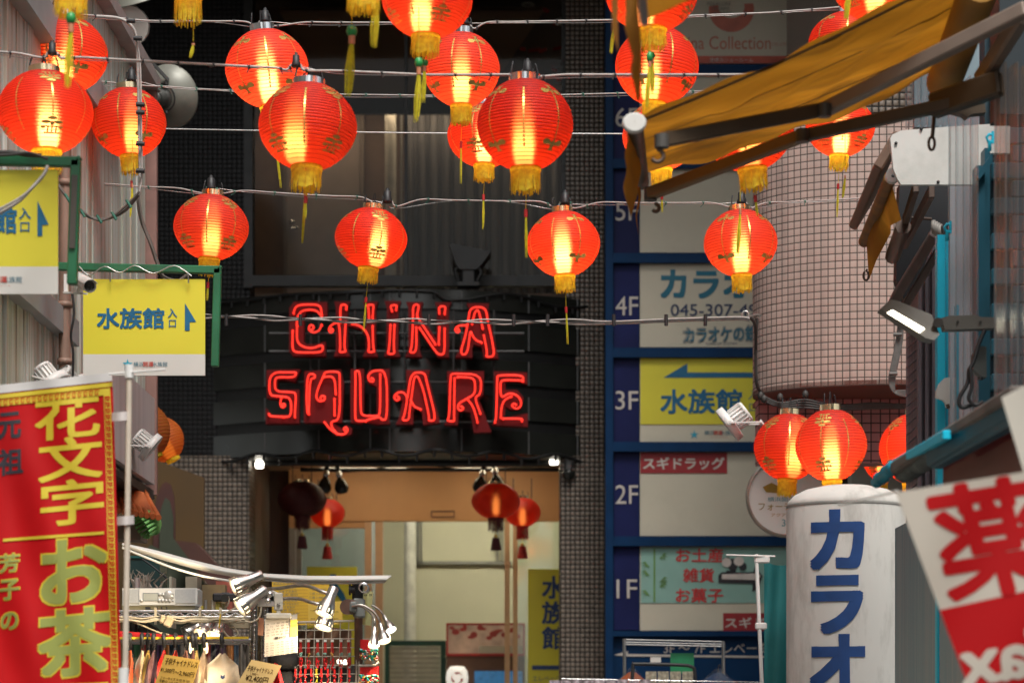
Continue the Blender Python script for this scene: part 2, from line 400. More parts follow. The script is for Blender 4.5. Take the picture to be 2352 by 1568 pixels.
# ---------------------------------------------------------------- tiled walls
def tile_mat(name, col, grout, p, gap=.12, dome=.004, rough=.22, use_uv=False, var=.25, spec=.5, off=(0, 0)):
    m, n, l, b = nmat(name); tc = n.new('ShaderNodeTexCoord'); sp = n.new('ShaderNodeSeparateXYZ')
    l.new(tc.outputs['UV' if use_uv else 'Object'], sp.inputs[0])
    a = sp.outputs[0]; c = sp.outputs[1 if use_uv else 2]
    if not use_uv:
        a = mth(n, l, 'ADD', a, sp.outputs[1])
    a = mth(n, l, 'DIVIDE', mth(n, l, 'ADD', a, 50. + off[0]), p); c = mth(n, l, 'DIVIDE', mth(n, l, 'ADD', c, 50. + off[1]), p)
    u = mth(n, l, 'FRACT', a); v = mth(n, l, 'FRACT', c)
    def edge(q): return mth(n, l, 'MINIMUM', q, mth(n, l, 'SUBTRACT', 1., q))
    e = mth(n, l, 'MINIMUM', edge(u), edge(v))
    r = n.new('ShaderNodeMapRange'); r.inputs[1].default_value = gap * .35; r.inputs[2].default_value = gap * .75; l.new(e, r.inputs[0]); mask = r.outputs[0]
    cx = n.new('ShaderNodeCombineXYZ'); l.new(mth(n, l, 'FLOOR', a), cx.inputs[0]); l.new(mth(n, l, 'FLOOR', c), cx.inputs[1])
    wnz = n.new('ShaderNodeTexWhiteNoise'); wnz.noise_dimensions = '2D'; l.new(cx.outputs[0], wnz.inputs['Vector'])
    nz = n.new('ShaderNodeTexNoise'); nz.inputs['Scale'].default_value = 1.6; nz.inputs['Detail'].default_value = 6; l.new(tc.outputs['Object'], nz.inputs['Vector'])
    f = mth(n, l, 'ADD', mth(n, l, 'MULTIPLY', wnz.outputs[0], .6), mth(n, l, 'MULTIPLY', nz.outputs[0], .5))
    tcol = link_mix(n, l, [q * (1 - var) for q in col], [q * (1 + var) for q in col], f)
    if use_uv:
        mp = n.new('ShaderNodeMapping'); mp.inputs['Scale'].default_value = (5, .35, 1); l.new(tc.outputs['UV'], mp.inputs[0]); ns = n.new('ShaderNodeTexNoise'); ns.inputs['Scale'].default_value = 1.5; ns.inputs['Detail'].default_value = 6; l.new(mp.outputs[0], ns.inputs['Vector'])
        rr_ = n.new('ShaderNodeMapRange'); rr_.inputs[1].default_value = .5; rr_.inputs[2].default_value = .75; l.new(ns.outputs[0], rr_.inputs[0]); tcol = link_mix(n, l, tcol, [q * .62 for q in col], mth(n, l, 'MULTIPLY', rr_.outputs[0], .7))
    l.new(link_mix(n, l, grout, tcol, mask), b.inputs['Base Color'])
    l.new(mth(n, l, 'SUBTRACT', .85, mth(n, l, 'MULTIPLY', mask, .85 - rough)), b.inputs['Roughness'])
    b.inputs['Specular IOR Level'].default_value = spec
    h = mth(n, l, 'MULTIPLY', mth(n, l, 'SINE', mth(n, l, 'MULTIPLY', u, pi)), mth(n, l, 'SINE', mth(n, l, 'MULTIPLY', v, pi)))
    h = mth(n, l, 'ADD', mth(n, l, 'POWER', mth(n, l, 'MAXIMUM', h, .0001), .5), mth(n, l, 'MULTIPLY', mask, .6))
    bp = n.new('ShaderNodeBump'); bp.inputs['Distance'].default_value = dome; bp.inputs['Strength'].default_value = 1.; l.new(h, bp.inputs['Height']); l.new(bp.outputs[0], b.inputs['Normal'])
    MATS[name] = m; return m
T_BLACK = tile_mat('black_mosaic', (.012, .012, .013), (.006, .006, .006), .05, .16, .003, .4, spec=.25)
T_GREY = tile_mat('grey_mosaic', (.19, .15, .118), (.016, .014, .012), .05, .2, .007, .2)
T_PINK = tile_mat('pink_tile', (.43, .315, .272), (.05, .04, .034), .0495, .13, .0012, .42, use_uv=True, var=.1)
T_BEAM = tile_mat('pink_beam_tile', (.36, .17, .17), (.03, .02, .02), .066, .12, .001, .4, var=.1)
DKGLASS = M('black_glass', (.02, .021, .018), .16, 0, .2, 3, spec=.5)
BLKMETAL = M('black_metal', (.008, .008, .008), .45, 0, .2, 12)
SOFFIT = M('soffit_paint', (.1, .075, .055), .6, 0, .15, 4)
TAN = M('tan_panel', (.5, .25, .1), .55, 0, .08, 2.5)
TANPOST = M('tan_post', (.56, .33, .18), .5, 0, .08, 6)
PALEWALL = M('pale_green_wall', (.64, .61, .44), .7, 0, .05, 2)
BLUEWALL = M('pale_blue_wall', (.42, .46, .44), .7, 0, .05, 2)
DKWOOD = M('dark_brown_wood', (.05, .022, .012), .5, 0, .35, 6, (1, 1, .15))
TAUPE = M('taupe_door', (.34, .28, .24), .55, 0, .08, 4)
BROWNW = M('brown_partition', (.2, .13, .09), .6, 0, .15, 5)
GREYCURT = M('grey_curtain', (.16, .16, .165), .8, 0, .3, 14, (1, 1, .05))
WHITECOL = M('white_column', (.62, .6, .52), .5)
def glass_mat(name, tint=(.9, .95, .95), fac=.12, rough=.05):
    m, n, l, b = nmat(name); t = n.new('ShaderNodeBsdfTransparent'); t.inputs[0].default_value = (*tint, 1)
    g = n.new('ShaderNodeBsdfGlossy'); g.inputs['Roughness'].default_value = rough
    mx = n.new('ShaderNodeMixShader'); mx.inputs[0].default_value = fac; l.new(t.outputs[0], mx.inputs[1]); l.new(g.outputs[0], mx.inputs[2]); l.new(mx.outputs[0], n['Material Output'].inputs[0])
    MATS[name] = m; return m
PANE = glass_mat('window_glass', (.88, .88, .86), .008)
def fb(mb, x0, y0, x1, y1, Y, depth, mi=0):
    mb.span(P(x0, y0, Y), P(x1, y1, Y) + V3((0, depth, 0)), mi=mi); return mb
def FP(Y): return lambda u, v, d=0.: P(u, -v, Y) + V3((0, d, 0))
# ---------------------------------------------------------------- ground
g = MB().span((-60, -30, -.3), (60, 120, 0)).build('ground', M('street_paving', (.16, .15, .14), .85, 0, .2, 3, bump=.2)); tag(g, 'grey street paving', None, kind='structure')
# ---------------------------------------------------------------- the dark tiled shop building across the lane
BY = 25.
B = thing('shop_building', 'dark tiled building with a black curved fascia, upper window and lit ground floor entrance', 'building', (0, BY, 0))
mb = MB()
fb(mb, -150, -330, 574, 660, BY, .5); fb(mb, -150, 660, 574, 1046, BY + .01, .5)
fb(mb, 574, -330, 1298, -110, BY, .5)
mb.build('wall', T_BLACK, B)
mb = MB(); fb(mb, 250, 1046, 572, 1670, BY - .12, .6); mb.build('pillar', T_GREY, B)
mb = MB(); fb(mb, 1299, -330, 1390, 1046, BY - .1, .6); fb(mb, 1286, 1046, 1391, 1670, BY - .15, .6); mb.build('pillar', T_GREY, B)
mb = MB(); fb(mb, 1391, -330, 2600, 1670, BY + .2, .4); mb.build('wall', T_GREY, B)
# upper window
wf = MB(); fb(wf, 560, -330, 580, 660, BY - .05, .12); fb(wf, 580, 632, 1290, 656, BY - .05, .12); fb(wf, 1290, -330, 1300, 660, BY - .05, .12); fb(wf, 929, -330, 936, 632, BY + .0, .06)
win = wf.build('window', BLKMETAL, B)
mb = MB(); fb(mb, 580, -110, 1290, 632, BY + .04, .008); mb.build('pane', PANE, win)
# room behind the upper window
z0 = P(0, 632, BY).z - .1; z1 = P(0, -130, BY).z; xL = P(560, 0, BY).x; xR = P(1310, 0, BY).x; YB = 29.8
mb = MB()
mb.span((xL - .5, BY + .5, z0 - .2), (xR + .5, YB + .2, z0)); mb.span((xL - .55, BY + .5, z0), (xL - .5, YB + .2, z1)); mb.span((xR + .5, BY + .5, z0), (xR + .55, YB + .2, z1))
mb.span((xL - .5, YB, z0), (xR + .5, YB + .2, z1)); mb.build('room_wall', BROWNW, B)
mb = MB(); fb(mb, 660, 262, 826, 700, YB - .06, .05); dr = mb.build('door', TAUPE, B)
mb = MB(); fb(mb, 651, 252, 659, 700, YB - .09, .08); fb(mb, 827, 252, 836, 700, YB - .09, .08); fb(mb, 659, 252, 827, 261, YB - .09, .08); mb.build('door_frame', M('door_frame_paint', (.24, .19, .15), .5), dr)
mb = MB(); mb.tube([P(668, 524, YB - .1), P(684, 524, YB - .1)], .02, 8); mb.lathe([(.001, 0), (.035, .005), (.035, .02), (.001, .025)], 12, Matrix.Translation(P(670, 510, YB - .09)) @ Matrix.Rotation(R(90), 4, 'X')); mb.build('handle', M('chrome', (.7, .7, .7), .2, 1.), dr)
mb = MB(); mb.tube([P(897, 110, YB - .5), P(897, 690, YB - .5)], .07, 12); mb.tube([P(922, 250, YB - .7), P(922, 690, YB - .7)], .012, 8); mb.build('column', WHITECOL, B)
mb = MB()
for i in range(26):
    x = 940 + i * 14; mb.tube([P(x, 250, YB - .35 + .05 * (i % 2)), P(x + (i % 3), 690, YB - .35 + .05 * (i % 2))], .05, 8)
mb.build('curtain', GREYCURT, B)
mb = MB(); mb.span(P(600, 262, YB - .85), P(1280, 210, YB - .85) + V3((0, .05, 0))); mb.build('lintel', BLKMETAL, B)
mb = MB()
mb.add([P(640, 25, 25.6), P(1250, 25, 25.6), P(1120, 215, 28.4), P(745, 215, 28.4)], [(0, 1, 2, 3)]); mb.add([P(x, y - 8, Y) for x, y, Y in ((640, 25, 25.6), (1250, 25, 25.6), (1120, 215, 28.4), (745, 215, 28.4))], [(3, 2, 1, 0)])
mb.build('ceiling', M('brown_ceiling', (.24, .16, .11), .6, 0, .1, 3), B)
rng = random.Random(5)
mb = MB(); REDM = M('red_mirror_tile', (.5, .04, .03), .2, .3, .3, 6)
for i in range(26):
    x = 1195 + rng.uniform(0, 95); y = rng.uniform(20, 330); Y = 26.2 + rng.uniform(0, 2.0); q = rng.uniform(.04, .15)
    MB().box(P(x, y, Y), (q * 1.6, .04, .03), Euler((0, rng.uniform(-.4, .4), 0)).to_matrix()).build('red_trim', REDM, B)
LITBULB = emitter('small_lit_bulb', (1, .93, .78), 7); SPOTG = emitter('downlight_glow', (1, .88, .68), 130)
for x, y, Y in ((1213, 12, 26.5), (1208, 45, 27), (1292, 55, 26), (1222, 205, 27), (1237, 258, 27.5), (1228, 290, 28), (1240, 240, 27.2)):
    lt = thing('downlight', None, 'lamp', P(x, y, Y), group='small lit spots in the upper room')
    MB().lathe([(.001, -.02), (.045, -.015), (.045, .0), (.001, .01)], 12).build('lens', SPOTG, lt).parent = lt
    mb = MB(); mb.lathe([(.05, -.01), (.075, .0), (.06, .05), (.001, .05)], 14); mb.build('rim', M('white_metal', (.75, .74, .7), .4), lt, local=False)
    lt['label'] = 'small round lit spot seen in the upper window'
for i, X in enumerate((-2.3, -1.05, .1)):  # added strips, out of sight, that brighten the back wall of the room
    lt = thing('ceiling_lamp', 'added warm fill strip hidden behind the upper room lintel, ' + ('left one', 'middle one', 'right one')[i], 'lamp', (X, YB - .66, P(0, 226, YB - .85).z), group='added fill strips in the upper room')
    mb = MB(); mb.box((0, 0, -.03), (1.1, .14, .04), bev=.01); mb.build('tube', emitter('upper_fill_glow', (1, .74, .5), 6), lt, local=False)
    mb = MB(); mb.box((0, 0, .01), (1.2, .2, .03), bev=.008); mb.build('housing', M('white_metal'), lt, local=False)
# curved black glass fascia with dark ribs
fx0, fx1 = P(478, 0, BY).x, P(1380, 0, BY).x; fc = (fx0 + fx1) / 2; hw = (fx1 - fx0) / 2
def arcY(x, d=0.): q = (x - fc) / hw; return BY + .05 - .75 * (1 - q * q) + d
def band(mb, ya, yb, d, nseg=64, th=.12):
    za, zb = P(0, ya, 24.3).z, P(0, yb, 24.3).z
    xs = [fx0 + (fx1 - fx0) * i / nseg for i in range(nseg + 1)]
    mb.add([(x, arcY(x, d), z) for z in (za, zb) for x in xs], [(i, nseg + 1 + i, nseg + 2 + i, i + 1) for i in range(nseg)], True)
    mb.add([(x, arcY(x, d), za) for x in xs] + [(x, arcY(x, d) + th, za) for x in xs], [(i, i + 1, nseg + 2 + i, nseg + 1 + i) for i in range(nseg)])
    mb.add([(x, arcY(x, d), zb) for x in xs] + [(x, arcY(x, d) + th, zb) for x in xs], [(i, nseg + 1 + i, nseg + 2 + i, i + 1) for i in range(nseg)])
rows = [664, 708, 734, 795, 821, 876, 903, 957, 983, 1034]
mb = MB()
for a, b in ((664, 708), (734, 795), (821, 876), (903, 957), (983, 1036)): band(mb, a, b, 0)
fa = mb.build('fascia', DKGLASS, B)
mb = MB()
for a, b in ((708, 734), (795, 821), (876, 903), (957, 983)): band(mb, a, b, .03)
mb.build('fascia_rib', BLKMETAL, B)
mb = MB()
for x in (600, 730, 850, 895, 1060, 1215, 1330):
    X = P(x, 0, 24.3).x
    for a, b in ((664, 708), (734, 795), (821, 876), (903, 957), (983, 1036)): mb.span((X - .006, arcY(X, -.006), P(0, a, 24.3).z), (X + .006, arcY(X, .004), P(0, b, 24.3).z))
mb.build('fascia_joint', M('grey_joint', (.07, .07, .07), .4), B)
mb = MB(); zt = P(0, 664, 24.3).z; zb = P(0, 1036, 24.3).z
mb.poly([(fx0, BY + .3)] + [(fx0 + (fx1 - fx0) * i / 24, arcY(fx0 + (fx1 - fx0) * i / 24, .02)) for i in range(25)] + [(fx1, BY + .3)], lambda u, v, d: V3((u, v, zt + d)), depth=-.02)
mb.poly([(fx0, BY + .3)] + [(fx0 + (fx1 - fx0) * i / 24, arcY(fx0 + (fx1 - fx0) * i / 24, .02)) for i in range(25)] + [(fx1, BY + .3)], lambda u, v, d: V3((u, v, zb + d)), depth=.02)
mb.build('soffit', BLKMETAL, B)
# ground-floor entrance
ex0, ex1 = P(572, 0, BY).x, P(1287, 0, BY).x; ezt = P(0, 1040, BY).z; YI = 31.
mb = MB(); mb.span((ex0 - 1, BY + .3, ezt + .05), (ex1 + 1.5, 27.4, ezt + .25)); mb.build('ceiling', M('entrance_ceiling', (.55, .36, .2), .5, 0, .1, 3), B)
mb = MB(); mb.span((ex0 - .08, BY + .1, 0), (ex0, 27.3, ezt + .05)); fb(mb, 560, 1080, 664, 1670, 27.2, .1); mb.build('side_wall', DKWOOD, B)
mb = MB(); fb(mb, 664, 1020, 1330, 1083, 27.02, .12); fb(mb, 664, 1083, 1330, 1196, 27.0, .1); fb(mb, 664, 1196, 838, 1212, 27.02, .08); mb.build('bulkhead', TAN, B)
mb = MB()
for a, b, c, d in ((990, 1172, 1044, 1174.5), (990, 1185, 1044, 1187.5), (990, 1174.5, 992, 1185), (1042, 1174.5, 1044, 1185)): fb(mb, a, b, c, d, 26.985, .014)
mb.build('vent_frame', M('brown_line', (.1, .05, .03), .5), B)
for a, b in ((838, 853), (862, 879), (1159, 1171), (1178, 1189)):
    mb = MB(); fb(mb, a, 1196, b, 1670, 27.02, .08); mb.build('post', TANPOST, B)
mb = MB(); fb(mb, 664, 1212, 678, 1670, 27.02, .08); fb(mb, 680, 1205, 692, 1670, 27.04, .06); mb.build('post', M('grey_post', (.3, .27, .23), .35, .4), B)
glass_mat('shop_glass', (.86, .9, .88), .07)
for a, b, c in ((694, 1212, 838), (1189, 1196, 1290)): fb(MB(), a, b, c, 1670, 27.06, .008).build('pane', M('shop_glass'), B)
mb = MB(); mb.span((ex0 - 1, YI, 0), (ex1 + 2.5, YI + .2, 5.5)); mb.span((ex1 + 2.3, 27.3, 0), (ex1 + 2.5, YI, 5.5)); mb.span((ex0 - 1, 27.12, 5.3), (ex1 + 2.5, YI, 5.5)); mb.build('room_wall', PALEWALL, B)
mb = MB(); mb.span((ex0 - 1, YI - .9, 0), (P(862, 0, 30).x, YI - .7, 5.3)); mb.build('room_wall', BLUEWALL, B)
mb = MB(); mb.tube([P(942, 1100, 30.4), P(942, 1675, 30.4)], .075, 16); mb.build('column', WHITECOL, B)
mb = MB()
for a, b, c, d in ((957, 1150, 962, 1294), (966, 1150, 969, 1290), (957, 1288, 1175, 1295), (1140, 1150, 1144, 1290), (1152, 1150, 1155, 1290)): fb(mb, a, b, c, d, 30.93, .06)
mb.build('window_frame', M('grey_alu', (.3, .3, .27), .4, .3), B)
LAMPW = emitter('ceiling_lamp_glow', (1, .86, .6), 17); LAMPC = emitter('room_lamp_glow', (1, .95, .76), 44)
for i, X in enumerate((-1.6, -.2)):
    lt = thing('ceiling_lamp', 'warm lit strip lamp under the entrance ceiling, ' + ('left one' if i == 0 else 'right one'), 'lamp', (X, 26.1, ezt + .04), group='strip lamps in the entrance')
    mb = MB(); mb.box((0, 0, -.02), (.9, .12, .03), bev=.01); mb.build('tube', LAMPW, lt, local=False)
    mb = MB(); mb.box((0, 0, .01), (1.0, .18, .03), bev=.008); mb.build('housing', M('white_metal'), lt, local=False)
for i, X in enumerate((-.8, .9)):
    lt = thing('ceiling_lamp', 'bright strip lamp on the ceiling of the back room, ' + ('left one' if i == 0 else 'right one'), 'lamp', (X, 29., 5.28), group='strip lamps in the back room')
    mb = MB(); mb.box((0, 0, -.03), (1.2, .16, .04), bev=.01); mb.build('tube', LAMPC, lt, local=False)
    mb = MB(); mb.box((0, 0, .01), (1.3, .24, .03), bev=.008); mb.build('housing', M('white_metal'), lt, local=False)
# rail, cables and pipe under the fascia
mb = MB(); mb.tube([P(575, 1062, 25.2), P(1287, 1064, 25.2)], .035, 10); mb.build('pipe', BLKMETAL, B)
mb = MB(); mb.tube([P(690, 1078, 26), P(1290, 1078, 26)], .02, 8); mb.tube(spline(xy([(690, 1073), (800, 1083), (940, 1066), (1080, 1078), (1180, 1073), (1290, 1075)], 26)), .007, 5); mb.build('track', BLKMETAL, B)
mb = MB(); cab = []
for i in range(46):
    x = 478 + i * 20; X = P(x, 0, 24.3).x
    if X > fx1: break
    cab.append((X, arcY(X, -.05), P(0, 1040 + 7 * sin(i * .9) , 24.3).z))
mb.tube(spline(cab, 3), .016, 6)
for i in range(2, len(cab) - 1, 2): q = V3(cab[i]); mb.tube([q, q - V3((0, 0, .075))], .014, 6)
mb.build('light_string', BLKMETAL, B)
mb = MB(); cab = []
for i in range(46):
    x = 478 + i * 20; X = P(x, 0, 24.3).x
    if X > fx1: break
    cab.append((X, arcY(X, -.04), P(0, 668 + (10 if x > 1000 else 2) * (1 + sin(i * .5)) , 24.3).z))
mb.tube(spline(cab, 3), .013, 6)
for i in range(2, len(cab) - 1, 2): q = V3(cab[i]); mb.tube([q, q - V3((0, 0, .06))], .013, 6)
mb.build('light_string', BLKMETAL, B)
# ---------------------------------------------------------------- neon sign
def cut(pts, it=1):
    for _ in range(it):
        o = [pts[0]]
        for a, b in zip(pts, pts[1:]): o += [(a[0] * .78 + b[0] * .22, a[1] * .78 + b[1] * .22), (a[0] * .22 + b[0] * .78, a[1] * .22 + b[1] * .78)]
        pts = o + [pts[-1]]
    return pts
NEON = [
 ('C', [[(250,110),(290,58),(575,58),(575,190),(520,190),(500,140),(400,140),(375,190),(375,400),(400,420),(480,420),(560,395),(560,520),(280,520),(250,480)]],
  [[(290,160),(305,110),(350,88),(520,88),(530,170)],[(318,260),(322,190),(360,140),(450,130),(500,150),(530,190)],[(282,310),(282,345),(280,470),(310,497),(520,497),(542,470),(540,440),(520,435),(460,460),(390,455),(335,425),(318,380),(320,270)],[(530,260),(510,310),(460,330),(420,305),(425,265),(455,262),(465,290),(445,300)]]),
 ('H', [[(635,55),(770,55),(750,110),(750,232),(905,275),(905,110),(880,55),(1010,55),(990,110),(990,470),(1010,525),(880,525),(905,470),(905,350),(860,290),(750,262),(750,470),(770,522),(630,522),(650,470),(650,110)]],
  [[(690,235),(690,90),(725,88),(745,100),(740,125)],[(735,240),(722,460),(742,490),(680,495),(690,460),(682,240),(640,245),(600,275),(590,310),(610,330),(632,310),(620,290),(608,300)],[(935,210),(930,110),(915,92),(975,88),(970,130),(965,200)],[(965,270),(970,460),(985,490),(925,495),(935,460),(932,370),(905,310),(860,270),(790,250)]]),
 ('I', [[(1065,50),(1205,50),(1185,110),(1180,470),(1200,527),(1060,522),(1080,470),(1085,110)]],
  [[(1130,140),(1115,95),(1175,92),(1165,130)],[(1118,260),(1108,460),(1092,510),(1155,508),(1145,460),(1152,260)]]),
 ('N', [[(1250,58),(1395,58),(1380,110),(1380,180),(1510,380),(1515,110),(1495,62),(1635,62),(1615,110),(1615,530),(1520,530),(1360,300),(1365,470),(1385,528),(1245,525),(1270,470),(1270,110)]],
  [[(1338,280),(1340,495),(1280,498),(1300,450),(1310,240),(1310,90),(1355,88),(1360,110),(1345,170)],[(1345,190),(1500,425)],[(1365,285),(1510,500),(1540,515),(1580,510),(1580,290)],[(1530,425),(1535,280)],[(1535,160),(1530,105),(1590,100),(1580,165)]]),
 ('A', [[(1765,70),(1960,70),(1950,120),(2040,540),(1915,540),(1895,440),(1830,420),(1815,450),(1815,535),(1670,530),(1700,480),(1755,270),(1790,120)]],
  [[(1780,230),(1800,110),(1930,110),(1950,240),(1985,390),(2008,530),(1930,535),(1945,500),(1915,350)],[(1780,230),(1760,350),(1710,510),(1775,515),(1800,300),(1815,350),(1850,395),(1895,410)],[(1770,265),(1700,265),(1665,300),(1690,330),(1710,310),(1695,295)],[(1815,250),(1840,145),(1870,130),(1905,290)]]),
 ('S', [[(55,640),(345,635),(300,740),(190,720),(150,730),(150,810),(335,810),(335,1095),(50,1100),(50,960),(100,1020),(250,1020),(250,900),(60,880)]],
  [[(200,1045),(270,1045),(270,880),(160,870),(80,860),(90,665),(290,665),(318,670),(295,710),(145,705),(130,740),(135,830),(290,835),(312,850),(300,1045)],[(185,880),(175,940),(195,970),(222,950),(210,930),(195,940)],[(80,1020),(85,1040),(200,1045)]]),
 ('Q', [[(380,650),(690,635),(715,750),(700,1090),(620,1090),(700,1140),(740,1110),(790,1140),(780,1190),(700,1210),(620,1180),(540,1090),(375,1090)]],
  [[(420,1020),(430,720),(475,715),(470,680),(410,680),(400,900),(410,1010)],[(545,700),(560,660),(680,660),(685,700),(685,1070),(610,1085),(615,1130),(660,1190)],[(545,705),(620,700),(645,740),(650,850)],[(640,890),(640,1030)],[(545,700),(500,800),(480,880),(510,915),(555,905),(560,870),(530,865),(520,885)],[(555,1090),(600,1150),(670,1195),(730,1195),(755,1160),(740,1130),(715,1145),(735,1170)]]),
 ('U', [[(775,630),(890,630),(885,1020),(1000,1020),(1000,780),(930,760),(905,700),(930,640),(1110,630),(1105,1080),(1110,1100),(990,1105),(890,1080),(870,1100),(775,1090)]],
  [[(905,1080),(825,1080),(815,1050),(820,690),(815,655),(860,655),(862,1000),(880,1035),(1010,1040),(1030,1015),(1030,680)],[(920,1070),(1030,1045),(1040,1070),(1090,1070),(1085,650),(970,650),(925,690),(935,740),(970,750),(975,720),(955,715)]]),
 ('A', [[(1250,640),(1455,640),(1440,700),(1540,1090),(1395,1110),(1385,1000),(1330,960),(1310,1000),(1310,1105),(1160,1105),(1190,1050),(1220,900),(1150,910),(1130,860),(1180,810),(1255,810)]],
  [[(1265,870),(1295,670),(1410,665),(1430,760),(1510,1075),(1440,1080),(1450,1050),(1400,820),(1355,700),(1320,700),(1300,860),(1280,1000),(1275,1075),(1215,1075),(1235,1040),(1265,880),(1230,835),(1180,835),(1145,875),(1170,910),(1200,890),(1180,870)],[(1290,900),(1320,960),(1375,980)]]),
 ('R', [[(1600,650),(1915,650),(1910,850),(1870,890),(1980,1170),(1830,1175),(1800,1000),(1740,990),(1700,1000),(1690,1110),(1575,1110),(1610,1050)]],
  [[(1665,715),(1660,1060),(1665,1085),(1600,1080),(1620,1040),(1630,690),(1650,675),(1890,685),(1890,850),(1835,880),(1885,1015)],[(1690,705),(1810,710),(1840,740),(1840,850),(1770,890),(1700,930),(1690,975),(1720,995),(1745,970),(1720,955)],[(1770,890),(1820,950),(1850,1040),(1860,1090)]]),
 ('E', [[(2000,650),(2285,660),(2285,760),(2200,740),(2100,740),(2100,810),(2200,810),(2255,880),(2230,970),(2150,980),(2100,950),(2090,1050),(2230,1020),(2290,1010),(2290,1125),(1985,1110),(2015,1050)]],
  [[(2250,740),(2250,690),(2030,690),(2030,720),(2020,1050),(2010,1090)],[(2240,735),(2080,730),(2055,750),(2060,890),(2130,840),(2200,860),(2235,910),(2230,960),(2190,980),(2150,950),(2170,930),(2190,940)],[(2150,870),(2090,900),(2065,960),(2060,1050)],[(2080,1060),(2245,1060),(2240,1080)]])]
NY = 23.95
def NP(u, v, d=0.): return P((1040 + u / 2.1382) / 1.7415, (1180 + v / 2.1382) / 1.7415, NY) + V3((0, d, 0))
NS = thing('neon_sign', 'red neon sign reading CHINA SQUARE on the black curved fascia', 'neon sign', P(910, 860, NY + .15))
REDPLATE = M('dark_red_plate', (.11, .001, .002), .6, 0, .2, 5, spec=.2); NEONT = emitter('red_neon', (1, .03, .016), 1.2); YELLOWEDGE = M('olive_return', (.2, .17, .02), .6); NEOND = emitter('dim_red_neon', (1, .03, .02), .9)
for ch, plates, tubes in NEON:
    mb = MB()
    for pl in plates: mb.poly(pl, lambda u, v, d: NP(u, v, d), depth=.14)
    le = mb.build('letter', REDPLATE, NS); le['label'] = 'dark red letter ' + ch
    mb = MB()
    for tb in tubes:
        sm = cut(tb, 2); mb.tube([NP(u, v, -.045) for u, v in sm], .008, 6)
        for q in (sm[0], sm[-1]): mb.tube([NP(q[0], q[1], -.045), NP(q[0], q[1], .0)], .01, 6)
    mb.build('neon_tube', NEONT, le)
mb = MB()
for v in (300, 455, 720, 1060):
    mb.tube([NP(60, v, .2), NP(2260, v, .2)], .014, 8)
for u in (420, 800, 1230, 1650, 2000): mb.tube([NP(u, 100, .2), NP(u, 1090, .2)], .012, 8); mb.tube([NP(u, 600, .2), NP(u, 600, .42)], .012, 8)
mb.build('support_rail', M('grey_steel', (.08, .08, .08), .45, .6), NS)
# black flood lamp standing on top of the fascia
FL = thing('flood_lamp', 'black flood lamp standing on top of the black fascia in front of the window', 'flood lamp', P(1075, 655, 24.45))
mb = MB(); pr = [(1030, 558), (1128, 578), (1104, 612), (1052, 628)]
mb.poly([(1030, 557), (1128, 577), (1105, 608), (1094, 618), (1056, 618), (1047, 606)], lambda u, v, d: P(u, v, 24.4) + V3((0, d, 0)), depth=.3); mb.build('shade', BLKMETAL, FL)
mb = MB(); mb.box(P(1076, 637, 24.5), (.17, .15, .18), bev=.03); mb.box(P(1076, 655, 24.5), (.22, .2, .04)); mb.tube(spline(xy([(1056, 610), (1046, 622), (1054, 645)], 24.45)), .02, 6); mb.tube(spline(xy([(1094, 612), (1105, 625), (1096, 645)], 24.45)), .02, 6); mb.build('base', BLKMETAL, FL)
# black spot lamps in pairs on the entrance track
def spot(x, y, tilt, lab):
    t = thing('spot_lamp', lab, 'spot lamp', P(x, y, 25.9), (0, tilt, 0), 'black spot lamps on the entrance track')
    mb = MB(); mb.lathe([(.001, -.1), (.05, -.095), (.075, -.06), (.078, -.03), (.06, .03), (.03, .07), (.022, .085)], 16); mb.build('reflector', M('black_glass'), t, local=False)
    mb = MB(); mb.lathe([(.026, .08), (.032, .085), (.032, .13), (.02, .135), (.02, .15)], 12); mb.build('socket', M('chrome'), t, local=False)
    mb = MB(); mb.box((0, 0, .185), (.05, .05, .07), bev=.008); mb.build('clip', BLKMETAL, t, local=False)
spot(746, 1112, .12, 'black spot lamp above the dark lantern, left of its pair'); spot(783, 1113, -.2, 'black spot lamp above the dark lantern, right of its pair')
spot(1103, 1110, .2, 'black spot lamp above the right entrance lanterns, left of its pair'); spot(1140, 1106, -.15, 'black spot lamp above the right entrance lanterns, right of its pair')
for x, y, lb in ((596, 1064, 'small lit lamp at the left top corner of the entrance'), (1272, 1056, 'small lit lamp at the right top corner of the entrance')):
    t = thing('corner_lamp', lb, 'lamp', P(x, y, 25.15)); mb = MB(); mb.lathe([(.001, -.05), (.04, -.045), (.045, 0), (.03, .03)], 12); mb.build('bulb', LITBULB, t, local=False); mb = MB(); mb.box((0, 0, .045), (.1, .08, .04), bev=.01); mb.build('holder', M('white_metal'), t, local=False)
t = thing('dome_camera', 'dark dome camera on the tiled pillar right of the entrance', 'camera', P(1306, 1082, 24.8)); mb = MB(); mb.lathe([(.001, -.09), (.05, -.07), (.07, -.02), (.07, 0), (.05, .01)], 14); mb.build('dome', M('black_glass'), t, local=False); mb = MB(); mb.box((0, .06, .08), (.09, .12, .16), bev=.02); mb.build('housing', M('grey_steel'), t, local=False)
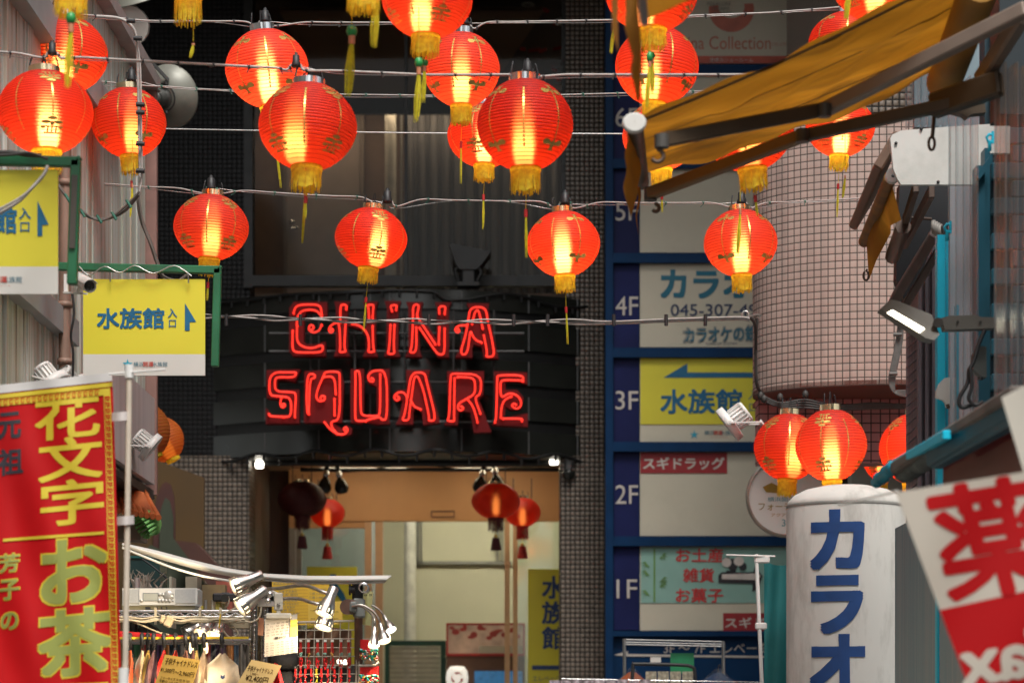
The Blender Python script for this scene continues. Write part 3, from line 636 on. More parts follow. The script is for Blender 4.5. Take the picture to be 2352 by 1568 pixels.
# ---------------------------------------------------------------- floor directory
DY = 23.9
D = thing('floor_directory', 'tall blue floor directory board with shop panels marked 1F to 6F', 'directory sign', (P(1630, 0, DY).x, DY, 0))
BLUEF = M('navy_frame', (.004, .03, .09), .5, 0, .2, 3, spec=.12); NAVY = M('indigo_panel', (.012, .016, .075), .5, 0, .35, 1.3, spec=.12)
BOARD = M('cream_board', (.56, .51, .4), .6, 0, .05, 2, dirt=(.38, .33, .25), dirt_amt=.2); INKW = M('cream_ink', (.55, .5, .45), .6)
SIGNY = M('sign_yellow', (.67, .59, .035), .5, 0, .05, 3); SIGNB = M('sign_blue', (.002, .11, .23), .5); SIGNTEAL = M('sign_teal', (0, .12, .19), .5); INKN = M('navy_ink', (.02, .035, .09), .5); INKR = M('red_ink', (.48, .05, .03), .5); SIGNRED = M('sign_dark_red', (.3, .015, .02), .5)
mb = MB(); fb(mb, 1391, -330, 1880, 1670, DY + .06, .25); fb(mb, 1391, -330, 1408, 1670, DY - .04, .1); fb(mb, 1868, -330, 1884, 1670, DY - .04, .1)
tops = {1: 1254, 2: 1037, 3: 821, 4: 604, 5: 387, 6: 171, 7: -46}
for k, tp in tops.items(): fb(mb, 1408, tp - 23, 1868, tp - 1, DY - .03, .09)
fb(mb, 1408, 1448, 1868, 1460, DY - .03, .09)
mb.build('frame', BLUEF, D)
mb = MB(); fb(mb, 1410, -330, 1467, 1446, DY + .035, .03); mb.build('label_strip', NAVY, D)
f = FP(DY)
for k, tp in tops.items():
    mb = MB(); fb(mb, 1470, tp, 1866, tp + 193, DY + .03, .03); bo = mb.build('board', BOARD, D)
    if k < 7:
        mb = MB(); put_text(mb, '%dF' % k, f, 1440, -(tp + 97), w=52 if k > 1 else 47, h=43, d=.03); mb.build('lettering', INKW, bo)
    if k == 1:
        m = [M('aqua_poster', (.24, .42, .36), .6, 0, .08, 4), M('bamboo_green', (.12, .25, .05), .6), M('poster_red', (.5, .03, .03), .6), M('poster_black', (.02, .02, .025), .6), M('poster_white', (.62, .55, .5), .6)]
        mb = MB(); fb(mb, 1472, 1256, 1864, 1384, DY + .022, .008); ps = mb.build('poster', m[0], bo)
        mb = MB(); fb(mb, 1501, 1258, 1505, 1382, DY + .017, .004)
        for sx, sy, sg in ((1503, 1300, -1), (1503, 1320, -1), (1503, 1280, 1), (1503, 1345, 1), (1503, 1365, -1), (1503, 1335, 1)):
            for q in range(5):
                a = .2 + q * .35; L = 24 - 2 * abs(q - 2); bx = sx + sg * 12
                mb.poly([(bx, sy), (bx + sg * L * cos(a) * .5 + 1, sy - 12 + L * sin(a) * .6 - 1.5), (bx + sg * L * cos(a), sy - 12 + L * sin(a)), (bx + sg * L * cos(a) * .5, sy - 12 + L * sin(a) * .6 + 1.5)], lambda u, v, d: P(u, v, DY + .016 + d))
        mb.build('bamboo_print', m[1], ps)
        mb = MB()
        put_text(mb, 'お土産', f, 1607, -1274, h=32, w=108, d=.016, bold=.02); put_text(mb, '雑貨', f, 1605, -1320, h=31, w=70, d=.016, bold=.02); put_text(mb, 'お菓子', f, 1607, -1366, h=32, w=108, d=.016, bold=.02); mb.build('lettering', m[2], ps)
        mb = MB()
        for b_ in ([(1650, 1320), (1658, 1313), (1730, 1313), (1734, 1300), (1752, 1322), (1740, 1352), (1728, 1358), (1728, 1340), (1650, 1338)], blob(1683, 1296, 12, 15), blob(1706, 1300, 9, 10), [(1668, 1310), (1690, 1308), (1690, 1313), (1668, 1314)], blob(1672, 1281, 4, 3), blob(1664, 1283, 3, 3)):
            mb.poly(b_, lambda u, v, d: P(u, v, DY + .013))
        mb.build('panda_print', m[3], ps)
        mb = MB()
        for b_ in ([(1658, 1318), (1735, 1316), (1737, 1308), (1747, 1322), (1736, 1340), (1734, 1331), (1658, 1329)], blob(1669, 1291, 11, 11), blob(1697, 1288, 12, 11)): mb.poly(b_, lambda u, v, d: P(u, v, DY + .010))
        mb.build('panda_light', m[4], ps)
        mb = MB(); fb(mb, 1661, 1407, 1864, 1449, DY + .022, .008); sp_ = mb.build('poster', SIGNRED, bo)
        mb = MB(); put_text(mb, 'スギドラッグ', f, 1762, -1429, h=24, w=192, d=.018, bold=.02); mb.build('lettering', INKW, sp_)
    if k == 2:
        mb = MB(); fb(mb, 1471, 1039, 1670, 1086, DY + .022, .008); sp_ = mb.build('poster', SIGNRED, bo)
        mb = MB(); put_text(mb, 'スギドラッグ', f, 1571, -1063, h=27, w=186, d=.018, bold=.025); mb.build('lettering', INKW, sp_)
    if k == 3:
        mb = MB(); fb(mb, 1471, 822, 1865, 974, DY + .022, .008); sp_ = mb.build('poster', SIGNY, bo)
        mb = MB(); mb.poly([(1524, 867), (1579, 834), (1579, 855), (1864, 855), (1864, 867)], lambda u, v, d: P(u, v, DY + .018)); put_text(mb, '水族館', f, 1611, -921, h=54, w=185, d=.018, bold=.03); put_text(mb, '入', f, 1730, -906, h=22, d=.018); put_text(mb, '口', f, 1730, -935, h=18, d=.018); mb.build('lettering', SIGNB, sp_)
        mb = MB(); put_text(mb, '★', f, 1595, -996, h=20, d=.026); mb.build('star_mark', M('cyan_ink', (.03, .36, .5), .5), bo)
        mb = MB(); put_text(mb, '横浜', f, 1630, -993, h=11, d=.026); put_text(mb, '水族館', f, 1672, -993, h=11, w=36, d=.026); mb.build('lettering', SIGNTEAL, bo)
        mb = MB(); put_text(mb, '開運', f, 1650, -993, h=10, w=20, d=.026, bold=.02); put_text(mb, 'フォーチュンアクアリウム', f, 1652, -1003, w=40, d=.026); mb.build('lettering', INKR, bo)
    if k == 4:
        mb = MB(); put_text(mb, 'カラオケ', f, 1659, -651, h=62, w=278, d=.026, bold=.045); mb.build('lettering', SIGNTEAL, bo)
        mb = MB(); put_text(mb, '045-307-4900', f, 1662, -711, h=27, w=242, d=.026, bold=.018); mb.build('lettering', INKN, bo)
        mb = MB(); put_text(mb, 'カラオケの鉄人', f, 1670, -766, h=38, w=200, d=.026, bold=.05, rot=.03); mb.build('lettering_halo', M('grey_halo', (.25, .25, .23), .5), bo)
        mb = MB(); put_text(mb, 'カラオケの鉄人', f, 1670, -766, h=33, w=192, d=.02, bold=.01, rot=.03); mb.build('lettering', SIGNTEAL, bo)
        mb = MB(); put_text(mb, 'KING OF SYSTEM', f, 1658, -788, h=6, w=70, d=.026); mb.build('lettering', INKN, bo)
    if k == 7:
        mb = MB(); fb(mb, 1471, 129, 1865, 146, DY + .022, .008); sp_ = mb.build('poster', M('coral_stripe', (.5, .09, .05), .5), bo)
        mb = MB(); put_text(mb, '港横浜ショールーム', f, 1680, -137, h=10, w=100, d=.018); mb.build('lettering', INKW, sp_)
        mb = MB(); put_text(mb, 'China Collection', f, 1655, -97, h=30, w=232, d=.026); put_text(mb, 'CO.,LTD', f, 1792, -101, h=8, d=.026); mb.build('lettering', M('coral_ink', (.5, .14, .09), .5), bo)
        mb = MB(); mb.poly([(1680 + 52 * cos(a * pi / 24), 22 + 52 * sin(a * pi / 24)) for a in range(-2, 26)] + [(1680 + 30 * cos(a * pi / 24), 16 + 26 * sin(a * pi / 24)) for a in range(25, -3, -1)], lambda u, v, d: P(u, v, DY + .026)); mb.build('round_mark', M('coral_ink'), bo)
        mb = MB()
        for q, ln in enumerate(('FOLKLORE', 'DREAMS', 'CREATOR')): put_text(mb, ln, f, 1652 + q * 3, -(8 + q * 11), h=8, d=.022)
        mb.build('lettering', M('grey_ink', (.15, .15, .13), .6), bo)
mb = MB(); put_text(mb, '3F ～ 7F エレベーター', f, 1660, -1487, h=25, w=270, d=.05); mb.build('lettering', INKW, D)
mb = MB(); mb.poly([(1410, 1503), (1442, 1494), (1442, 1501), (1864, 1507), (1864, 1511), (1442, 1506)], lambda u, v, d: P(u, v, DY + .05)); mb.build('arrow_mark', INKW, D)
# ---------------------------------------------------------------- left side of the lane
def streak_mat(name, cols, sy, sz, rough=.6, bump=.0, axis=1):
    m, n, l, b = nmat(name); tc = n.new('ShaderNodeTexCoord'); mp = n.new('ShaderNodeMapping')
    mp.inputs['Scale'].default_value = (sy, sy, sz); l.new(tc.outputs['Object'], mp.inputs[0])
    nz = n.new('ShaderNodeTexNoise'); nz.inputs['Scale'].default_value = 1; nz.inputs['Detail'].default_value = 7; nz.inputs['Roughness'].default_value = .65; l.new(mp.outputs[0], nz.inputs['Vector'])
    cr = n.new('ShaderNodeValToRGB'); e = cr.color_ramp.elements
    while len(e) < len(cols): e.new(.5)
    for i, c in enumerate(cols): e[i].position = .28 + .44 * i / (len(cols) - 1); e[i].color = (*c, 1)
    l.new(nz.outputs[0], cr.inputs[0]); l.new(cr.outputs[0], b.inputs['Base Color']); b.inputs['Roughness'].default_value = rough
    if bump:
        bp = n.new('ShaderNodeBump'); bp.inputs['Distance'].default_value = bump; l.new(nz.outputs[0], bp.inputs['Height']); l.new(bp.outputs[0], b.inputs['Normal'])
    MATS[name] = m; return m
WEATHERED = streak_mat('weathered_cladding', [(.26, .24, .16), (.55, .59, .56), (.36, .38, .29), (.6, .63, .6), (.42, .34, .25), (.68, .72, .69), (.42, .44, .36)], 9, .12, .6, .004)
LAVENDER = streak_mat('lavender_cladding', [(.4, .33, .35), (.52, .45, .44), (.36, .28, .27)], 7, .2, .6)
GREYBAND = M('grey_fascia_board', (.3, .3, .3), .6, 0, .15, 5)
W = thing('clad_facade', 'weathered grey and olive ribbed cladding on the upper storey along the left side', 'facade', (-2.5, 12, 3.2))
mb = MB(); y = 7.; rng = random.Random(3); zb_, zt_ = 3.2, 5.92
prev = 0
while y < 16.45:
    w = rng.choice([.05, .07, .1, .16, .22]); d = rng.choice([0, .006, .012, .02, .008]); y2 = min(16.45, y + w)
    mb.span((-2.75, y, zb_), (-2.5 + d, y2 - .004, zt_)); y = y2
mb.build('cladding', WEATHERED, W)
mb = MB(); mb.span((-2.8, 7, zb_ - .06), (-2.44, 16.5, zb_ - .002)); mb.build('bottom_rail', M('dark_rail', (.05, .045, .045), .5), W)
mb = MB(); mb.span((-2.52, 16.46, zb_ - .03), (-2.42, 16.52, zt_)); mb.build('corner_trim', M('rust_trim', (.24, .13, .11), .6), W)
mb = MB(); mb.span((-2.9, 7, zt_ + .002), (-2.4, 16.52, zt_ + .09)); mb.build('coping', M('brown_coping', (.34, .28, .27), .6), W)
mb = MB(); mb.span((-2.5, 7, 5.2), (-2.41, 15.2, 5.38)); mb.span((-2.5, 7, 3.72), (-2.425, 13.55, 3.86)); mb.build('fascia_board', GREYBAND, W)
mb = MB(); mb.span((-2.46, 14.3, 3.22), (-2.41, 16.3, 3.8)); mb.build('lower_board', LAVENDER, W)
mb = MB(); mb.tube([P(150, 300, 13.1), P(148, 1000, 13.1)], .032, 12)
for yy in (420, 700, 830): mb.lathe([(.034, -.015), (.042, -.015), (.042, .015), (.034, .015)], 12, Matrix.Translation(P(149, yy, 13.1)))
t = mb.build('drain_pipe', M('rusty_pipe', (.26, .16, .12), .6, .1, .4, 8, (1, 1, .3)), None); tag(t, 'thin rusty brown drain pipe standing against the left cladding', 'pipe')
mb = MB(); mb.span((-2.9, 6, 0), (-2.75, 16.6, 6.9)); mb.span((-9, 16.6, 0), (-2.75, 16.9, 7.2)); s_ = mb.build('rendered_building', M('dull_render', (.2, .19, .18), .8, 0, .15, 2)); tag(s_, 'dull rendered building carrying the ribbed cladding on the left', 'building')
# two grey dish flood lamps on the end of the facade
DISH = M('grey_enamel', (.2, .2, .17), .45, .2, .15, 6, dirt=(.07, .06, .05), dirt_amt=.5)
def dish(loc, rot, sc, label):
    t = thing('dish_lamp', label, 'flood lamp', loc, rot, 'grey dish flood lamps above the lane', (sc, sc, sc))
    mb = MB(); mb.lathe([(.07, -.17), (.12, -.165), (.2, -.13), (.3, -.05), (.345, .02), (.36, .03), (.345, .025), (.29, -.04), (.19, -.12), (.07, -.15)], 40); mb.build('dish', DISH, t, local=False)
    mb = MB(); mb.lathe([(.001, -.36), (.07, -.35), (.085, -.3), (.09, -.17), (.13, -.166)], 20)
    for k in range(5): mb.lathe([(.09, -.2 - k * .028), (.1, -.205 - k * .028), (.09, -.215 - k * .028)], 20)
    mb.build('housing', M('dark_enamel', (.05, .05, .045), .5), t, local=False)
    mb = MB(); mb.lathe([(.15, -.158), (.16, -.165), (.165, -.152)], 24); mb.box((0, .17, -.17), (.05, .04, .05), bev=.01); mb.box((.1, -.14, -.17), (.04, .05, .04), bev=.01); mb.build('clamp_ring', M('grey_steel'), t, local=False)
    mb = MB(); mb.bar((.13, -.16, -.14), (.02, -.5, -.34), .012, .07, bev=.003); mb.bar((-.13, -.16, -.14), (-.02, -.5, -.34), .012, .07, bev=.003); mb.tube([(0, -.5, -.34), (0, -.56, -.62)], .025, 8); mb.build('bracket', M('grey_steel'), t, local=False)
    return t
dish(P(388, 222, 17.2), (R(-72), R(-8), R(-24)), .62, 'grey dish flood lamp facing away behind the small lantern at the left')
dish(P(318, -8, 16.2), (R(-158), R(-20), R(10)), .62, 'grey dish flood lamp tipped downward at the top edge of the left facade')
mb = MB(); mb.bar(P(318, 20, 16.2), P(248, 118, 16.3), .05, .09, bev=.01); mb.tube([P(296, 60, 16.1), P(300, 60, 16.3)], .13, 16); t = mb.build('lamp_arm', M('painted_arm', (.38, .36, .33), .5, 0, .2, 5)); t.name = 'jointed_bracket'; tag(t, 'pale jointed metal arm carrying the dish lamp at the top', 'arm')
# yellow aquarium signs on green frames
GREENP = M('green_frame_paint', (.015, .13, .055), .4, 0, .25, 5, dirt=(.02, .04, .03), dirt_amt=.6)
def aqua_sign(x0, y0, x1, y1, Y, lab, slope=.01):
    w = x1 - x0; h = y1 - y0; k = w / 280
    t = thing('aquarium_sign', lab, 'sign', P((x0 + x1) / 2, y1, Y), (0, R(.6), 0), 'yellow aquarium entrance signs')
    f = FP(Y)
    mb = MB(); fb(mb, x0, y0, x1, y0 + h * .78, Y, .012); mb.build('yellow_panel', SIGNY, t)
    mb = MB(); fb(mb, x0, y0 + h * .78, x1, y1, Y, .012); mb.build('white_panel', M('sign_white', (.62, .6, .56), .5, 0, .04, 3), t)
    mb = MB(); cy = -(y0 + h * .408)
    put_text(mb, '水族館', f, x0 + w * .39, cy, w=w * .545, h=h * .205, bold=.03); put_text(mb, '入', f, x0 + w * .733, cy + h * .055, h=h * .09, bold=.02); put_text(mb, '口', f, x0 + w * .733, cy - h * .055, h=h * .075, bold=.02)
    ax = x0 + w * .835; ay = y0 + h * .25
    mb.poly([(ax, ay), (ax + w * .093, ay + h * .195), (ax + w * .04, ay + h * .195), (ax + w * .04, ay + h * .285), (ax, ay + h * .285)], lambda u, v, d: P(u, v, Y) + V3((0, -.003 + d, 0)))
    mb.build('lettering', SIGNB, t)
    wy = -(y0 + h * .885)
    mb = MB(); sp_ = []
    for q in range(10): a = pi / 2 + q * pi / 5; r = (.055 if q % 2 == 0 else .022) * w * .8; sp_.append((x0 + w * .365 + r * cos(a), -wy - r * sin(a)))
    mb.poly(sp_, lambda u, v, d: P(u, v, Y) + V3((0, -.003, 0))); mb.build('star_mark', M('cyan_ink'), t)
    mb = MB(); put_text(mb, '横浜', f, x0 + w * .455, wy, h=h * .05); put_text(mb, '水族館', f, x0 + w * .63, wy, h=h * .05); mb.build('lettering', SIGNTEAL, t)
    mb = MB(); put_text(mb, '開運', f, x0 + w * .535, wy, h=h * .05, bold=.02); put_text(mb, 'フォーチュンアクアリウム', f, x0 + w * .55, wy - h * .05, w=w * .14); mb.build('lettering', INKR, t)
    return t
aqua_sign(191, 641, 471, 862, 12.5, 'yellow and white aquarium sign, whole, under the green frame beside the security camera')
aqua_sign(-150, 390, 133, 675, 9.85, 'yellow and white aquarium sign cut off by the picture edge, nearest the viewer')
def frame(pts, Y, lab):
    t = thing('hanging_bracket', lab, 'bracket', P(pts[0][0], pts[0][1], Y), group='green steel sign frames')
    for a, b in zip(pts, pts[1:]):
        mb = MB(); mb.bar(P(*a, Y), P(*b, Y), .04, .042, up=(0, 1, 0), bev=.004); mb.build('bar', GREENP, t)
    return t
t = frame([(120, 612), (507, 621), (500, 617), (494, 842)], 12.5, 'green steel frame with a cable draped on it above the whole yellow sign')
mb = MB(); pts = xy([(182, 612), (205, 632), (240, 612), (275, 626), (310, 610), (352, 628), (400, 610), (440, 634)], 12.46); mb.tube(spline(pts, 4), .0035, 5)
for x, y0, y1 in ((252, 625, 643), (432, 625, 646)): mb.tube([P(x, y0, 12.46), P(x + 1, y1 + 4, 12.47)], .004, 5)
mb.build('tie_wire', STEEL, t)
t = frame([(-60, 368), (183, 373), (175, 368), (166, 654)], 9.85, 'green steel frame with a taped upright holding the cut off yellow sign')
mb = MB(); mb.bar(P(171.5, 402, 9.82), P(165.5, 570, 9.82), .024, .005, up=(0, 1, 0)); mb.build('tape', M('brown_tape', (.06, .05, .04), .5), t)
# security camera
SC_ = thing('security_camera', 'white bullet security camera fixed between the green frame and the yellow sign', 'camera', P(190, 655, 11.9))
WHITEP = M('white_enamel', (.68, .67, .64), .4, 0, .06, 6, dirt=(.35, .28, .22), dirt_amt=.35)
a, b = P(176, 640, 12.1), P(206, 657, 11.75); dr = (b - a).normalized()
mt = Matrix.Translation(a) @ dr.to_track_quat('Z', 'Y').to_matrix().to_4x4(); L = (b - a).length
mb = MB(); mb.lathe([(.001, 0), (.03, .005), (.033, .02), (.033, L), (.027, L), (.026, L - .02)], 20, mt); mb.build('body', WHITEP, SC_)
mb = MB(); mb.lathe([(.0255, L - .01), (.012, L - .018), (.001, L - .014)], 16, mt); mb.build('lens', M('black_glass'), SC_)
mb = MB(); mb.lathe([(.0345, -.01), (.036, -.01), (.036, L + .035), (.0345, L + .035)], 20, mt, arc=(R(20), R(160))); mb.build('sunshield', WHITEP, SC_)
mb = MB(); mb.bar(P(150, 672, 12.2), P(196, 674, 12.1), .03, .008); mb.bar(P(152, 630, 12.2), P(152, 674, 12.2), .02, .02); mb.tube([P(180, 668, 12.1), P(186, 655, 12.05)], .012, 8); mb.build('mount', WHITEP, SC_)
mb = MB(); mb.tube(spline(xy([(166, 672), (170, 720), (163, 770), (168, 810), (167, 870)], 12.3), 6), .007, 6); tag(mb.build('camera_cable', BLACK), 'thin black cable hanging below the security camera', 'cable')
# white ribbed flood lights
FINW = M('white_lamp_paint', (.72, .71, .69), .4, 0, .05, 8, dirt=(.4, .35, .3), dirt_amt=.3)
def floodlight(loc, rot, sc, lab):
    z_ = V3(rot).normalized(); y_ = V3((0, 1 if rot[0] > 0 else -1, 0)); x_ = y_.cross(z_).normalized(); y_ = z_.cross(x_); rot = Matrix((x_, y_, z_)).transposed().to_euler()
    t = thing('flood_light', lab, 'flood light', loc, rot, 'white ribbed flood lights', (sc, sc, sc))
    mb = MB(); mb.lathe([(.001, -.1), (.048, -.098), (.052, -.09), (.052, -.02), (.06, -.012), (.001, -.012)], 24)
    for k in range(18): a = 2 * pi * k / 18; mb.box((.056 * cos(a), .056 * sin(a), -.055), (.016, .004, .075), Matrix.Rotation(a, 3, 'Z'))
    mb.lathe([(.05, -.104), (.06, -.1), (.06, -.086), (.05, -.084)], 24); mb.build('heat_sink', FINW, t, local=False)
    mb = MB(); mb.lathe([(.07, -.012), (.098, -.008), (.1, .03), (.094, .034), (.09, .028), (.09, -.002)], 32); mb.build('rim', FINW, t, local=False)
    MB().lathe([(.001, .022), (.092, .022)], 24).build('glass', M('grey_lens', (.3, .32, .3), .15), t, local=False)
    mb = MB()
    for s in (-1, 1): mb.bar((0, s * .106, .01), (.10, s * .106, -.127), .008, .03, up=(0, 1, 0)); mb.tube([(0, s * .098, .01), (0, s * .118, .01)], .012, 10)
    mb.bar((.10, -.11, -.127), (.10, .11, -.127), .03, .008); mb.build('bracket', FINW, t, local=False)
    return t
floodlight(P(342, 1024, 15.3), (.77, .1, -.62), 1.0, 'white ribbed flood light beside the nobori pole in front of the orange lanterns')
floodlight(P(118, 880, 12.6), (.6, -.1, -.75), 1.0, 'white ribbed flood light behind the top of the red flag, left one')
floodlight(P(165, 888, 12.9), (.5, .5, -.7), 1.0, 'white ribbed flood light behind the top of the red flag, right one')
floodlight(P(1680, 970, 16.1), (-.8, .12, -.6), 1.25, 'white ribbed flood light bracketed to the pink tiled tower')
# orange paper lanterns under the left facade
BAMB = lantern_cloth('amber_lantern_paper', (.4, .13, .02), (.7, .2, .03), .45, .12, .5); DIMB = emitter('amber_bulb', (1, .45, .1), 2.2); DULLB = emitter('dull_bulb', (1, .4, .1), .25)
for x, y, Y, Rm, Hm, tilt, bl, lb in ((334, 985, 16.9, .17, .19, -.35, DULLB, 'brownish unlit paper lantern hanging behind the white flood light'), (372, 1008, 17.2, .155, .155, -.5, DIMB, 'glowing amber paper lantern lowest behind the white flood light')):
    t = make_lantern('paper_lantern', '', Rm, Hm, .05, 16, BAMB, bl, tassel=None, fringe_h=.01, meridians=0); t.location = P(x, y, Y); t.rotation_euler = (0, tilt, 0)
    tag(t, lb, 'lantern', 'amber lanterns beside the left facade')
# small orange roof, kiosk below and painted panel
ROOF = M('orange_roof_tile', (.45, .11, .03), .5, 0, .2, 6)
t = thing('kiosk_roof', 'small orange tiled roof over a wooden kiosk behind the nobori pole', 'roof', P(300, 1190, 15.6))
mb = MB(); mb.poly([(230, 1062), (338, 1128), (340, 1150), (230, 1090)], lambda u, v, d: P(u, v, 16.1) + V3((0, d, 0)), depth=.1); mb.build('ridge', ROOF, t)
mb = MB()
for k in range(11):
    x0 = 200 + k * 13; mb.tube([P(x0, 1078 + k * 5, 16.1), P(x0 + 34, 1166 + k * 2.2, 15.5)], .02, 10)
mb.poly([(200, 1080), (330, 1130), (356, 1186), (225, 1166)], lambda u, v, d: P(u, v, 16.0 - (v - 1080) / 110 * .5 + d), depth=.05); mb.build('tiles', ROOF, t)
mb = MB(); mb.poly([(200, 1178), (334, 1190), (322, 1240), (210, 1232)], lambda u, v, d: P(u, v, 15.7) + V3((0, d, 0)), depth=.3); mb.build('box', M('grey_wood', (.28, .21, .16), .7, 0, .3, 5, (1, 1, .3)), t)
mb = MB(); mb.lathe([(.001, 0), (.09, .0), (.085, .02), (.06, .05)] , 16, Matrix.Translation(P(344, 1200, 15.6)) @ Euler((R(-30), R(55), 0)).to_matrix().to_4x4())
for k in range(16):
    a = 2 * pi * k / 16; q = Matrix.Translation(P(344, 1200, 15.6)) @ Euler((R(-30), R(55), 0)).to_matrix().to_4x4(); mb.tube([q @ V3((.07 * cos(a), .07 * sin(a), 0)), q @ V3((.075 * cos(a), .075 * sin(a), -.07))], .011, 5)
tag(mb.build('bristle_brush', M('lime_plastic', (.22, .55, .16), .5, 0, .2, 10)), 'lime green bristled brush hanging under the orange roof', 'brush')
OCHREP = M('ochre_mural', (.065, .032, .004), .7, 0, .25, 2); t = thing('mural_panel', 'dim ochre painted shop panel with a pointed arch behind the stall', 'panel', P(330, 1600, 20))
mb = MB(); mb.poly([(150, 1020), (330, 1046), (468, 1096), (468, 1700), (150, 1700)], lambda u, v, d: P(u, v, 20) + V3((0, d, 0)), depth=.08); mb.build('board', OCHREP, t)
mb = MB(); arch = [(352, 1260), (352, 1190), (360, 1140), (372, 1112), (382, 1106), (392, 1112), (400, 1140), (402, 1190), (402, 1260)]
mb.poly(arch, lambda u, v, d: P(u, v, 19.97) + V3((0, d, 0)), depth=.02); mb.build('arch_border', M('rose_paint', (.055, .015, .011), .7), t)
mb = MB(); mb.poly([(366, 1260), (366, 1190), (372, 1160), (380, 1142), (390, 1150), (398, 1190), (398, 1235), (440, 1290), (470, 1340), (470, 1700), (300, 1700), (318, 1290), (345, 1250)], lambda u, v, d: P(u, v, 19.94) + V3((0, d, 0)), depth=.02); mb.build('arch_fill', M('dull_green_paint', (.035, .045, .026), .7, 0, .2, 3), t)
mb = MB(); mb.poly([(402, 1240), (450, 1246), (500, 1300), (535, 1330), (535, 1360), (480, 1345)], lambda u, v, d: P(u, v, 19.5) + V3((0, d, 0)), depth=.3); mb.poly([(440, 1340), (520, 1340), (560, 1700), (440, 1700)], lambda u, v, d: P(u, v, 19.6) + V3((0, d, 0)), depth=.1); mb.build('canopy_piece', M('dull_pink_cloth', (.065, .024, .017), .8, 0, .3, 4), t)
# ---------------------------------------------------------------- red nobori flag
NYF = 9.5
def NQ(x, y, d=0.): return P(x, y, NYF + .017 * sin(x * .03 + y * .006) + .009 * sin(x * .05 - y * .017 + 1)) + V3((0, d, 0))
FG = thing('nobori_flag', 'tall red flag with yellow and green Japanese lettering and a key pattern border', 'flag', P(292, 1600, NYF))
FLAGRED = M('flag_red', (.56, .007, .01), .6, 0, .12, 3, trans=.3, spec=.25); FYEL = M('flag_yellow', (.62, .47, .03), .6, 0, .05, 5); FGRN = M('flag_green', (.28, .31, .07), .6, 0, .05, 5); FBLK = M('flag_black', (.03, .025, .035), .6); FWHT = M('flag_sleeve', (.55, .53, .52), .7, 0, .1, 6)
def edge(v, top): # v 0..1 down
    return (-30 + 12 * v + 8 * sin(v * 9)), (257 + 22 * max(0, v) ** .8)
def flag_pt(u, v, d=0.):
    a, b = edge(v, 0); x = a + (b - a) * u; yl = 889 + v * 720; yr = 857 + v * 740
    return NQ(x, yl + (yr - yl) * u, d)
MB().grid(lambda u, v: flag_pt(u, v), 30, 50).build('cloth', FLAGRED, FG)
MB().grid(lambda u, v: flag_pt(u, v * .026 - .002, -.004), 30, 2).build('sleeve', FWHT, FG)
mb = MB(); mb.grid(lambda u, v: flag_pt(u, .028 + v * .013, -.004), 30, 1); mb.grid(lambda u, v: flag_pt(.925 + .055 * u, .045 + v * .955, -.004), 2, 50); mb.grid(lambda u, v: flag_pt(u * .975, .045 + .02 * v, -.0035), 30, 1)
mb.grid(lambda u, v: flag_pt(.13 + u * .77, .487 + .009 * v, -.004), 24, 1); mb.grid(lambda u, v: flag_pt(.3 + u * .6, .955 + .012 * v, -.004), 24, 1); mb.build('yellow_border', FYEL, FG)
mb = MB()
def kq(u0, v0, u1, v1): mb.grid(lambda u, v: flag_pt(u0 + (u1 - u0) * u, v0 + (v1 - v0) * v, -.006), 1, 1)
v = .07; 
while v < .99:
    w = .0042; kq(.932, v, .973, v + w); kq(.965, v, .973, v + .013); kq(.945, v + .0088, .973, v + .013); kq(.945, v + .006, .952, v + .013); kq(.932, v, .939, v + .019); v += .019
u = .03
while u < .9:
    kq(u, .047, u + .035, .0495); kq(u, .047, u + .006, .0625); kq(u, .06, u + .025, .0625); kq(u + .02, .0535, u + .025, .0625); u += .046
mb.build('key_pattern', FLAGRED, FG)
def ft(mb, s, cx, cy, w, h, bold, d=-.0022, step=12):
    put_text(mb, s, lambda a, b, dd: NQ(a, -b - .1 * (a - cx), dd), cx, -cy, w=w, h=h, bold=bold, d=d, step=step)
mb = MB(); ft(mb, '花', 155, 957, 146, 96, .022); ft(mb, '文', 162, 1052, 144, 96, .024); ft(mb, '字', 166, 1152, 142, 100, .022); mb.build('lettering', FYEL, FG)
mb = MB(); ft(mb, 'お', 170, 1310, 146, 142, .05); ft(mb, '茶', 173, 1474, 164, 150, .046); ft(mb, '芳', 22, 1292, 46, 42, .045); ft(mb, '子', 22, 1353, 46, 46, .045); ft(mb, 'の', 22, 1425, 40, 40, .045); mb.build('lettering_edge', FYEL, FG)
mb = MB(); ft(mb, 'お', 170, 1310, 142, 138, .034, -.0034); ft(mb, '茶', 173, 1474, 160, 146, .031, -.0034); ft(mb, '芳', 22, 1292, 43, 39, .025, -.0034); ft(mb, '子', 22, 1353, 43, 43, .025, -.0034); ft(mb, 'の', 22, 1425, 37, 37, .025, -.0034); mb.build('lettering', FGRN, FG)
mb = MB(); ft(mb, '元', 22, 977, 50, 58, .034); ft(mb, '祖', 24, 1060, 56, 58, .03); mb.build('lettering', FBLK, FG)
t = thing('flag_pole', 'cream flag pole with white joints holding the tall red flag', 'pole', P(287, 1600, NYF))
IVORY = M('ivory_pole', (.58, .5, .41), .5, 0, .1, 8, dirt=(.3, .2, .12), dirt_amt=.4); WHT = M('white_plastic', (.72, .71, .69), .4, 0, .04, 8)
mb = MB(); mb.tube([P(297, 846, NYF - .03), P(292, 1250, NYF - .03), P(286, 1620, NYF - .03)], .0115, 12); mb.build('rod', IVORY, t)
mb = MB(); mb.tube([P(250, 859, NYF - .03), P(380, 848, NYF - .06)], .004, 8); mb.build('top_rod', WHT, t)
